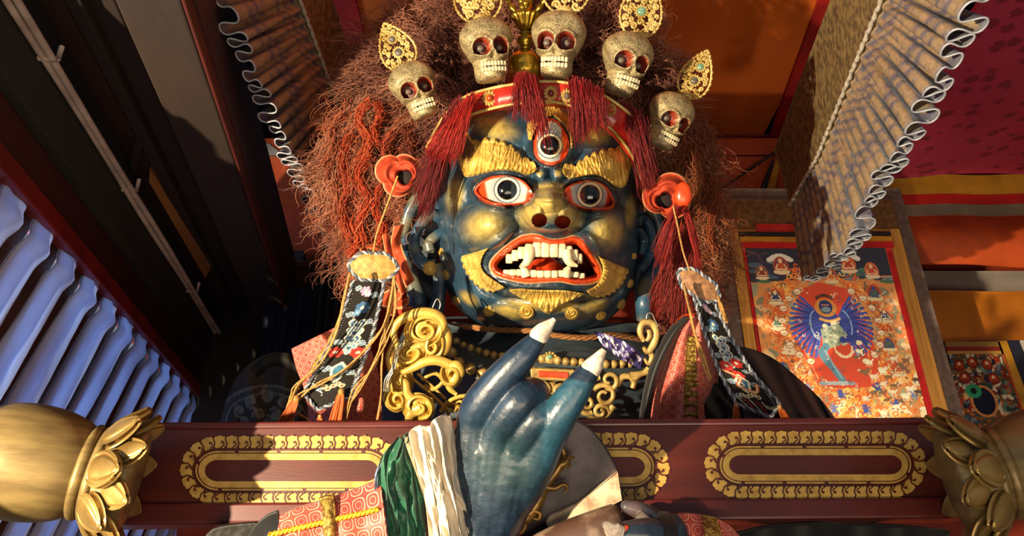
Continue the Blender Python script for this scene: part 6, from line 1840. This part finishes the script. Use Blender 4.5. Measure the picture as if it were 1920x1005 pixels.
CH = [
 [(900, 1010, 50, D0 + .03), (894, 930, 46, D0 + .02), (890, 850, 42, D0 + .01), (894, 790, 39, D0), (908, 754, 38, D0 - .02), (944, 708, 33, D0 - .045), (980, 668, 27, D0 - .06), (1010, 634, 17, D0 - .06)],
 [(908, 1010, 52, D0 + .03), (918, 940, 50, D0 + .015), (922, 870, 43, D0), (930, 815, 37, D0 - .015), (951, 783, 35, D0 - .04), (976, 752, 34, D0 - .055), (996, 737, 31, D0 - .03), (1006, 744, 27, D0 + .03), (998, 765, 24, D0 + .07)],
 [(914, 1010, 52, D0 + .03), (935, 945, 50, D0 + .02), (955, 885, 42, D0), (968, 838, 34, D0 - .015), (988, 808, 32, D0 - .04), (1011, 780, 31, D0 - .05), (1027, 767, 28, D0 - .02), (1034, 772, 25, D0 + .025), (1026, 790, 22, D0 + .06)],
 [(918, 1005, 50, D0 + .04), (950, 945, 46, D0 + .03), (985, 900, 42, D0 + .01), (1006, 862, 39, D0 - .01), (1024, 823, 37, D0 - .03), (1050, 776, 34, D0 - .055), (1078, 735, 29, D0 - .06), (1104, 697, 21, D0 - .06)],
 [(908, 1010, 58, D0 + .03), (905, 1090, 62, D0 + .04)],
 [(908, 845, 40, D0 + .0), (908, 910, 46, D0 + .012), (910, 980, 50, D0 + .025)],
 [(942, 850, 38, D0 - .004), (938, 910, 46, D0 + .008), (922, 980, 50, D0 + .025)],
 [(978, 862, 38, D0 - .004), (960, 915, 44, D0 + .012), (935, 970, 48, D0 + .03)],
 [(995, 890, 34, D0 + .05), (1012, 870, 26, D0 + .08), (1000, 830, 20, D0 + .10)],
]
hand = flesh(CH, .0028, 16, 'hand', HMAT, statue, hcolor)
tag(hand, 'raised blue hand with two fingers extended and two folded')
NAIL = pm('chipped_white_nail', '#d8cdbd', '#9b8b7c', rough=.5, var=(35, .36, .6), bump=(60, .3, .004))
def claw(pts, rr, d, parent, flat=.75):
    P = catmull(pts, 24); r = np.interp(np.linspace(0, 1, 24), np.linspace(0, 1, len(rr)), rr)
    mb = MB(); tube(mb, Q(P[:, 0], P[:, 1], d), r*d/FPX, 16, flat=flat); return mb.build('fingernail', NAIL, parent)
claw([(1002, 642), (1012, 628), (1024, 614), (1034, 604), (1040, 598)], [13, 19, 16, 10, 4], D0 - .068, hand)
claw([(1098, 706), (1108, 692), (1118, 678), (1127, 664), (1133, 656)], [14, 20, 17, 11, 6], D0 - .068, hand)

# ---------------------------------------------------------------- scarves and sleeve
def drape(name, A, B, nu, nv, d, folds, amp, label, mat, thick=.010, seed=2):
    x, y, u, v = ribbon_px(A, B, nu, nv)
    w_ = fbm(u*3, v*7, 3, seed)
    x = x + 3*np.sin(v*folds*2*PI + u*3); y = y + 5*np.sin(v*folds*3 + 1)*(1 - u)*(u < .5)
    ph = v*folds*2*PI + 2.5*(w_ - .5)*4 + 1.2*np.sin(u*4)
    dd = d - .05*np.sin(v*PI) - amp*(1 - np.abs(np.sin(ph/2)))**1.0*(.5 + .8*w_) - .010*fbm(u*10, v*14, 3, seed + 3)
    mb = MB(); sheet(mb, Q(x, y, dd), thick)
    return tag(mb.build(name, mat), label, 'scarf')
drape('silk_scarf', [(756, 816), (766, 850), (784, 905), (796, 955), (806, 1040)], [(842, 776), (850, 815), (860, 880), (872, 940), (892, 1040)], 120, 110, 1.89, 4.2, .030, 'cream white silk scarf draped in folds over the wrist of the raised hand', pm('cream_silk', '#e2d6bf', '#bfb096', rough=.6, var=(6, .3, .65), bump=(60, .15, .003), sheen=.2))
drape('silk_scarf', [(742, 826), (716, 850), (704, 890), (706, 940), (712, 1040)], [(770, 812), (776, 850), (786, 905), (794, 955), (802, 1040)], 120, 100, 1.93, 5.0, .034, 'dark green silk scarf bunched beside the white scarf on the wrist', pm('green_silk', '#1f6a4c', '#0c3a2a', rough=.45, var=(10, .3, .65), bump=(40, .2, .004), sheen=.2), seed=6)
drape('silk_scarf', [(712, 862), (700, 890), (698, 930), (704, 975)], [(722, 858), (714, 890), (714, 930), (718, 975)], 60, 20, 1.95, 1.0, .01, 'sliver of pale blue silk scarf peeping out left of the green scarf', pm('blue_silk', '#7f93b4', rough=.5, var=(8, .3, .6)), seed=9)
cloth('arm_sleeve', [(500, 1010), (506, 988), (524, 968), (560, 952), (606, 938), (660, 920), (712, 898)], [(520, 1090), (530, 1080), (560, 1070), (600, 1060), (640, 1055), (690, 1050), (730, 1045)], 110, 50, lambda u, v, x, y: 1.93 - .10*np.sin(np.clip(v*1.3, 0, 1)*PI*.6) + .008*np.sin(u*17), BRO, rep=38)
cloth('gold_lace', [(598, 934), (604, 960), (606, 1000), (610, 1050)], [(624, 928), (628, 960), (628, 1000), (634, 1050)], 60, 14, lambda u, v, x, y: 1.905 - .09*np.sin(np.clip(u*1.2, 0, 1)*PI*.6) - .01*np.sin(v*PI), TRIM)
x_ = catmull([(504, 1003), (560, 990), (620, 976), (710, 955)], 70)
mb = MB()
for k in range(2): tube(mb, Q(x_[:, 0], x_[:, 1] + 2.5*np.sin(np.arange(70)*1.1 + k*PI), 1.845 + .004*np.cos(np.arange(70)*1.1 + k*PI)), .0045, 8)
mb.build('yellow_braid', pm('yellow_braid', '#d8a818', '#9c7409', rough=.5, var=(80, .3, .6)), statue)
cloth('black_cuff', [(462, 1010), (478, 985), (500, 966), (520, 958)], [(470, 1090), (490, 1080), (512, 1080), (535, 1080)], 40, 30, lambda u, v, x, y: 1.94 - .07*np.sin(np.clip(v*1.4, 0, 1)*PI*.6), M['black_cloth'])
cloth('robe_sleeve', [(380, 1010), (400, 992), (436, 984), (480, 980)], [(390, 1090), (410, 1080), (440, 1080), (490, 1080)], 40, 30, lambda u, v, x, y: 1.98 - .06*np.sin(np.clip(v*1.4, 0, 1)*PI*.6), pm('grey_damask', '#3a3a36', '#23231f', rough=.7, var=(40, .42, .56)))

# ---------------------------------------------------------------- the curved chopping knife
kn = empty('curved_knife', Q(1050, 1005, 2.0), 'crescent chopping knife with pale cutting edge and gilt dragon behind the raised hand', 'knife')
def plate_poly(pts, d, th, n=160, bulge=0.0, dd=None):
    P = catmull(pts, n, True); c0 = P.mean(0); s = np.linspace(0, 1, 24)[:, None]
    X = c0[0] + s*(P[:, 0] - c0[0])[None]; Y = c0[1] + s*(P[:, 1] - c0[1])[None]
    f = lambda X, Y: d + (0 if dd is None else dd*(X - c0[0])/100) - bulge*(1 - s**2)
    mb = MB(); mb.add(np.concatenate([Q(X, Y, f(X, Y)).reshape(-1, 3), Q(X[::-1], Y[::-1], f(X, Y)[::-1] + th).reshape(-1, 3)]), gridq(48, n, False, True)[:, ::-1]); return mb
plate_poly([(1040, 800), (1062, 786), (1088, 790), (1116, 812), (1142, 848), (1158, 884), (1164, 925), (1150, 946), (1090, 970), (1030, 1000), (960, 1022), (930, 1020), (960, 960), (1000, 900), (1024, 850)], 2.02, .012).build('blade', pm('dark_iron_blade', '#4a3f42', '#2c2427', rough=.5, metal=.2, var=(12, .40, .56), bump=(30, .1, .003)), kn)
mb = MB(); x, y, u, v = ribbon_px([(1158, 884), (1120, 915), (1080, 945), (1030, 968), (1024, 980)], [(1166, 938), (1130, 956), (1090, 975), (1050, 990), (1032, 998)], 60, 16, sharp=True)
sheet(mb, Q(x, y, 2.005 + 0*x), .01); mb.build('cutting_edge', pm('pale_edge', '#cdbd9d', '#9c7a5c', rough=.6, var=(16, .34, .5)), kn)
mb = MB(); D = 1.98
def gk(P, r, d=1.985, n=30):
    P = catmull(P, n); tube(mb, Q(P[:, 0], P[:, 1], d), np.interp(np.linspace(0, 1, n), np.linspace(0, 1, len(r)), r)*1.98/FPX, 10)
gk([(925, 1000), (960, 985), (990, 968), (1008, 940), (1020, 912), (1040, 888), (1054, 866), (1062, 852)], [7, 9, 12, 13, 12, 10, 9, 6])
gk([(1050, 872), (1060, 866), (1066, 858), (1072, 858), (1078, 858)], [9, 9, 7, 4, 1.5], 1.978); gk([(1062, 864), (1068, 872), (1064, 880)], [4, 3, 1], 1.98)
gk([(1020, 912), (1040, 915), (1056, 908), (1064, 914), (1058, 924)], [8, 7, 5, 4, 2], 1.98); gk([(1008, 940), (1000, 925), (990, 918)], [9, 8, 4], 1.98)
gk([(990, 965), (1000, 958), (1012, 962), (1010, 972), (1000, 972)], [7, 6, 5, 5, 3], 1.975); gk([(945, 985), (938, 992), (936, 1002)], [4, 3, 2], 1.98)
gk([(1058, 852), (1054, 840), (1048, 836)], [5, 4, 2], 1.98)
gk([(975, 975), (985, 985), (975, 1000), (950, 1006), (938, 1000)], [6, 5, 4, 4, 4], 1.98)
for q in range(7): gk([(940 + q*9, 985 - q*3), (936 + q*9, 998 - q*3)], [4, 3], 1.975, 6)
mb.build('gilt_dragon', pm('old_gilt', '#8a6a34', '#4f3a1c', rough=.35, metal=.6, var=(20, .3, .6)), kn)

# ---------------------------------------------------------------- skull cup and the other hand
mb = MB(); P = catmull([(985, 1050), (1060, 1008), (1130, 975), (1172, 958)], 40); rr = np.interp(np.linspace(0, 1, 40), [0, .5, .93, .98, 1], [46, 40, 33, 26, 4])
n = fbm(P[:, 0]/30, P[:, 1]/20, 3, 3)[:, None]
tube(mb, Q(P[:, 0], P[:, 1] + 14, 1.93), rr*1.93/FPX, 40)
o = mb.build('skull_cup', pm('mottled_bone', '#8b7562', '#4c3428', rough=.55, var=(9, .42, .58), bump=(25, .3, .006))); tag(o, 'brown mottled skull cup held at the lower right of the knife', 'cup')
def hcol2(px, py, V):
    n1 = fbm(px/25, py/25, 4, 8)[:, None]; pk = np.exp(-(((px - 1190)/26)**2 + ((py - 955)/22)**2))[:, None]
    c = (H('#1b2c40')*(1 - n1) + H('#2f4a5c')*n1); return c*(1 - pk*.8) + H('#7a625e')*pk*.8
h2 = flesh([[(1250, 1012, 30, 1.90), (1215, 1000, 28, 1.87), (1180, 1000, 24, 1.86), (1158, 1000, 18, 1.86)], [(1250, 1000, 26, 1.95), (1220, 970, 20, 1.94), (1196, 956, 17, 1.93), (1176, 950, 13, 1.93)], [(1240, 1040, 34, 1.88), (1195, 1040, 26, 1.86), (1150, 1042, 20, 1.86)], [(1250, 1000, 40, 1.92), (1260, 1060, 50, 1.92)]], .0036, 8, 'hand', HMAT, statue, hcol2)
tag(h2, 'lower blue hand gripping the skull cup')
claw([(1166, 1002), (1150, 996), (1138, 986), (1130, 982)], [16, 18, 12, 5], 1.838, h2); claw([(1196, 962), (1204, 970), (1216, 978), (1226, 984)], [8, 10, 8, 3], 1.905, h2)
mb = MB(); P = catmull([(1176, 985), (1172, 1000), (1178, 1020)], 12); tube(mb, Q(P[:, 0], P[:, 1], 1.84), .006, 8); mb.build('orange_nail_rim', M['orange'], h2)
mb = MB(); P = lin([(1232, 1000), (1262, 1002)], 12); tube(mb, Q(P[:, 0], P[:, 1] + 15, 1.905), np.array([48, 52, 53, 53, 53, 53, 53, 53, 53, 52, 51, 47])*1.9/FPX, 32); mb.build('black_cuff', M['black_cloth'], statue)
cloth('arm_sleeve', [(1252, 968), (1290, 964), (1330, 970), (1362, 982), (1388, 1006)], [(1260, 1080), (1300, 1080), (1340, 1080), (1370, 1080), (1400, 1080)], 70, 40, lambda u, v, x, y: 1.97 - .08*np.sin(np.clip(v*1.3, 0, 1)*PI*.6), BRO, rep=38)
cloth('gold_lace', [(1318, 966), (1322, 1000), (1326, 1060)], [(1344, 972), (1352, 1000), (1356, 1060)], 40, 12, lambda u, v, x, y: 1.945 - .07*np.sin(np.clip(u*1.3, 0, 1)*PI*.6), TRIM)
cloth('black_robe', [(1380, 1000), (1450, 985), (1560, 980), (1680, 985), (1780, 995)], [(1380, 1090), (1450, 1090), (1560, 1090), (1680, 1090), (1780, 1090)], 60, 20, lambda u, v, x, y: 2.15 + .03*np.sin(u*14) + .02*v, M['black_cloth'])
# ================================================================ the red beam in front of the statue
YR = 2.18
beam = empty('painted_crossbar', PY(1000, 985, YR), 'long dark red beam with three gilded cartouches running across the front of the statue', 'beam')
LAC = pm('oxblood_lacquer', '#5a1e12', '#3d110b', rough=.42, var=(2.5, .3, .7), stretch=(1, 1, 6), bump=(30, .10, .004), coat=.25)
LAC2 = pm('oxblood_moulding', '#5e1e1a', '#431210', rough=.40, var=(4, .3, .65), coat=.25)
zt0, zt1 = PY(270, 793, YR)[2], PY(1780, 783, YR)[2]
zb0, zb1 = PY(230, 985, YR)[2], PY(1850, 972, YR)[2]
xa0, xa1 = PY(270, 793, YR)[0], PY(1780, 783, YR)[0]
ztop = lambda x: zt0 + (zt1 - zt0)*(x - xa0)/(xa1 - xa0)
zbot = lambda x: zb0 + (zb1 - zb0)*(x - xa0)/(xa1 - xa0)
XL, XR_ = -1.16, 1.28
def band(mb, f0, f1, y0, y1, mi=0):
    """bar between two fractions of the beam height"""
    g = lambda x, f: zbot(x) + (ztop(x) - zbot(x))*f
    P = [(XL, y0, g(XL, f0)), (XR_, y0, g(XR_, f0)), (XR_, y0, g(XR_, f1)), (XL, y0, g(XL, f1)), (XL, y1, g(XL, f0)), (XR_, y1, g(XR_, f0)), (XR_, y1, g(XR_, f1)), (XL, y1, g(XL, f1))]
    box8(mb, P, mi=mi)
GILD = pm('gold_leaf_stencil', '#cfa955', '#a8803a', rough=.45, metal=.25, var=(30, .3, .55))
mb = MB(); band(mb, .20, .93, YR, YR + .12)
def Rg(px, py, lift):
    P = np.array([PY(a, b, YR - lift) for a, b in np.stack(np.broadcast_arrays(np.asarray(px, float), np.asarray(py, float)), -1).reshape(-1, 2)])
    return P
LK = [0]
def disc(px, py, r, lift=.0016, n=14, sx=1.0, mi=1):
    LK[0] += 1; lift = lift + .00003*(LK[0] % 23) + .0001
    a = np.arange(n)/n*2*PI
    R0 = Rg(px + r*np.cos(a)*sx, py + r*np.sin(a), lift); R1 = Rg(px + r*np.cos(a)*sx, py + r*np.sin(a), 0); c = Rg(px, py, lift)
    V = np.concatenate([R0, R1, c]); i = np.arange(n); j = (i + 1) % n
    mb.add(V, np.stack([i, j, j + n, i + n], 1), np.stack([np.full(n, 2*n), j, i], 1), mi=mi)
def strip(P, w0, lift=.0016, closed=False, mi=1):
    LK[0] += 1; lift = lift + (.00003*(LK[0] % 23) + .0002 if mi == 0 else 0)
    P = np.asarray(P, float); n = len(P)
    T = (np.roll(P, -1, 0) - np.roll(P, 1, 0)) if closed else np.gradient(P, axis=0)
    N = np.stack([-T[:, 1], T[:, 0]], 1); N /= np.linalg.norm(N, axis=1, keepdims=True)
    w0 = np.broadcast_to(np.asarray(w0, float), (n,))[:, None]
    A, B = P + N*w0/2, P - N*w0/2
    a0, b0, a1, b1 = Rg(A[:, 0], A[:, 1], lift), Rg(B[:, 0], B[:, 1], lift), Rg(A[:, 0], A[:, 1], 0), Rg(B[:, 0], B[:, 1], 0)
    V = np.stack([a1, a0, b0, b1], 1).reshape(-1, 3)
    mb.add(V, gridq(n, 4, closed, False), mi=mi)
def stadium(cx, cy, hx, hy, n):
    e = hy*1.15
    s = [];
    m_ = 40
    a = np.linspace(-PI/2, PI/2, m_)
    right = np.stack([cx + hx - e + e*np.cos(a), cy + hy*np.sin(a)], 1); left = np.stack([cx - hx + e - e*np.cos(a), cy - hy*np.sin(a)], 1)
    P = np.concatenate([right, left, right[:1]])
    return lin(P, n + 1)[:-1]
def cartouche(cx, cy, hx, hy):
    strip(stadium(cx, cy, hx - 41, hy - 40, 160), 12, closed=True)
    L = stadium(cx, cy, hx - 31, hy - 30.5, 220)
    for k in range(10):
        strip(L[k*22:(k + 1)*22 - 1], 3)
    n = 40
    P = stadium(cx, cy, hx - 13, hy - 13, n*6)
    per = np.linalg.norm(P[1] - P[0])*6
    strip(P, 15, closed=True)
    for i in range(n):
        p = P[i*6]; t = P[(i*6 + 1) % (n*6)] - P[i*6 - 1]; t /= np.linalg.norm(t); nn = np.array([t[1], -t[0]])
        if ((p - [cx, cy]) @ nn) < 0: nn = -nn
        f = lambda a, b: p + t*a*per/28 + nn*b
        for a, b, r in ((-8, 6, 5.2), (0, 7.5, 5.6), (8, 6.5, 5.2), (-8, -7.5, 3.4), (0, -8, 3.4), (7, -8, 3.0)):
            q = f(a, b); disc(q[0], q[1], r)
        for C, wd in (([(-13, 12), (-15, 5), (-12, 0), (-13, -6), (-17, -12)], 2.6), ([(-1, -12), (4, -8), (9, -5), (9, -1), (5, 1)], 2.2)):
            C = np.array([f(*z) for z in C]); strip(catmull(C, 12), wd, .0030, mi=0)
        q = f(5.5, .5); disc(q[0], q[1], 2.6, .0032, 10, mi=0)
        q = f(4, 14); disc(q[0], q[1], 1.4, .0032, 8, mi=0)
cartouche(547, 882.5, 210, 66)
cartouche(1046, 875.5, 210, 65)
cartouche(1529, 871.5, 209, 64)
p = mb.build('panel', [LAC, GILD], beam, smooth=False)
mb = MB(); band(mb, .0, .20, YR - .016, YR + .125); o = mb.build('lower_moulding', LAC2, beam, smooth=False); bevel(o, .008)
mb = MB(); band(mb, .93, 1.0, YR - .010, YR + .125); o = mb.build('upper_moulding', LAC2, beam, smooth=False); bevel(o, .006)

# ================================================================ gilded lotus finials at both ends
def finial(side, label):
    mx = (lambda x: x) if side < 0 else (lambda x: 2040 - x)
    d0 = 1.91
    k = d0/FPX
    sg = 1 if side < 0 else -1
    c = Q(mx(158), 884, d0)
    ax = RV*sg*.93 - UV_*.26 + FV*.26; ax /= np.linalg.norm(ax)
    root = empty('lotus_finial', Q(mx(150), 1005, d0), label, 'finial')
    GDK = M['gold_dark']
    ref = UV_
    mb = MB()
    prof = np.array([(.5, -205), (46, -200), (80, -180), (97, -150), (104, -115), (104, -75), (97, -36), (85, -8), (70, 10), (50, 20), (.5, 22)])
    pr = catmull(prof, 70); lathe(mb, c, ax, pr*k, 72, ref=ref); mb.build('bulb', GDK, root)
    mb = MB(); pr = catmull(np.array([(60, 0), (80, -4), (88, 2), (86, 11), (80, 14), (87, 18), (91, 25), (86, 33), (70, 36)]), 50); lathe(mb, c, ax, pr*k, 72, ref=ref); mb.build('collar', GDK, root)
    mb = MB(); pr = np.array([(.5, 26), (76, 26), (90, 46), (94, 70), (84, 92), (.5, 94)]); lathe(mb, c, ax, catmull(pr, 30)*k, 48, ref=ref); mb.build('flower_core', M['gold_dark'], root)
    u0 = ref - ax*np.dot(ref, ax); u0 /= np.linalg.norm(u0); w0 = np.cross(ax, u0)
    def petal(phi, along, rad, L, Wd, tilt, dome, name, mat):
        rd = u0*math.cos(phi) + w0*math.sin(phi); tg = np.cross(ax, rd)
        dr = ax*math.cos(tilt) + rd*math.sin(tilt); up = np.cross(dr, tg); up = up if up @ rd > 0 else -up
        base = c + (ax*along + rd*rad)*k
        nu, nv = 26, 25
        s = np.linspace(0, 1, nu)[:, None]; q = np.linspace(-1, 1, nv)[None]
        wd = Wd*np.sin(np.clip(s, 0, 1)**.72*PI*.985 + .02)**.62*(1 - .18*s)
        y_ = q*wd; z_ = dome*np.sqrt(np.clip(1 - q**2*.92, 0, 1))*np.sin(np.clip(s*.95 + .05, 0, 1)*PI)**.5
        rim = 4.5*np.exp(-((np.abs(q) - .88)/.08)**2) + 3.5*np.exp(-((s - .95)/.04)**2)
        z_ = z_ - dome*.35*np.exp(-((np.abs(q) - .74)/.08)**2)*np.clip(s*4, 0, 1)*np.clip((1 - s)*5, 0, 1) + rim*np.clip((1 - s)*8, 0, 1)
        curl = 10*s**4
        F = base + (s*L)[..., None]*dr*k + (y_*k)[..., None]*tg + ((z_ + curl)*k)[..., None]*up
        B = base + (s*L)[..., None]*dr*k + (y_*k)[..., None]*tg + ((curl - 7)*k)[..., None]*up
        m2 = MB(); sheet(m2, F, 0, B=B); m2.build(name, mat, root)
    for i in range(8):
        phi = i*2*PI/8 + .40
        petal(phi, 22, 78, 80, 36, .72, 15, 'petal', M['gold_petal'])
    for i in range(8):
        phi = i*2*PI/8 + .40 + PI/8
        petal(phi, 44, 76, 78, 32, .60, 11, 'rear_petal', M['gold_petal'])
    return root
M['gold_petal'] = pm('worn_bright_gilding', '#a88c50', '#7a6032', rough=.36, metal=.6, var=(9, .35, .65), bump=(30, .12, .004))
finial(-1, 'gilded lotus bud finial with open petals at the left end of the red beam')
finial(1, 'gilded lotus bud finial with open petals at the right end of the red beam')
# ================================================================ repeats share a group
GROUPS = {'hair_tassel': 'red hair tassels of the crown and temples', 'silk_scarf': 'silk scarves on the wrist', 'ribbon_bow': 'ribbon bows at the temples', 'embroidered_pendant': 'embroidered pendants beside the head',
          'lotus_finial': 'lotus finials on the crossbar', 'canopy_valance': 'pleated valances above the statue', 'scroll_earring': 'gilded scroll ornaments under the ears', 'bead_necklace': 'golden bead necklaces', 'scroll_painting': 'scroll paintings on the right'}
for o in SC.objects:
    if o.parent is None and o.name.split('.')[0] in GROUPS:
        o['group'] = GROUPS[o.name.split('.')[0]]
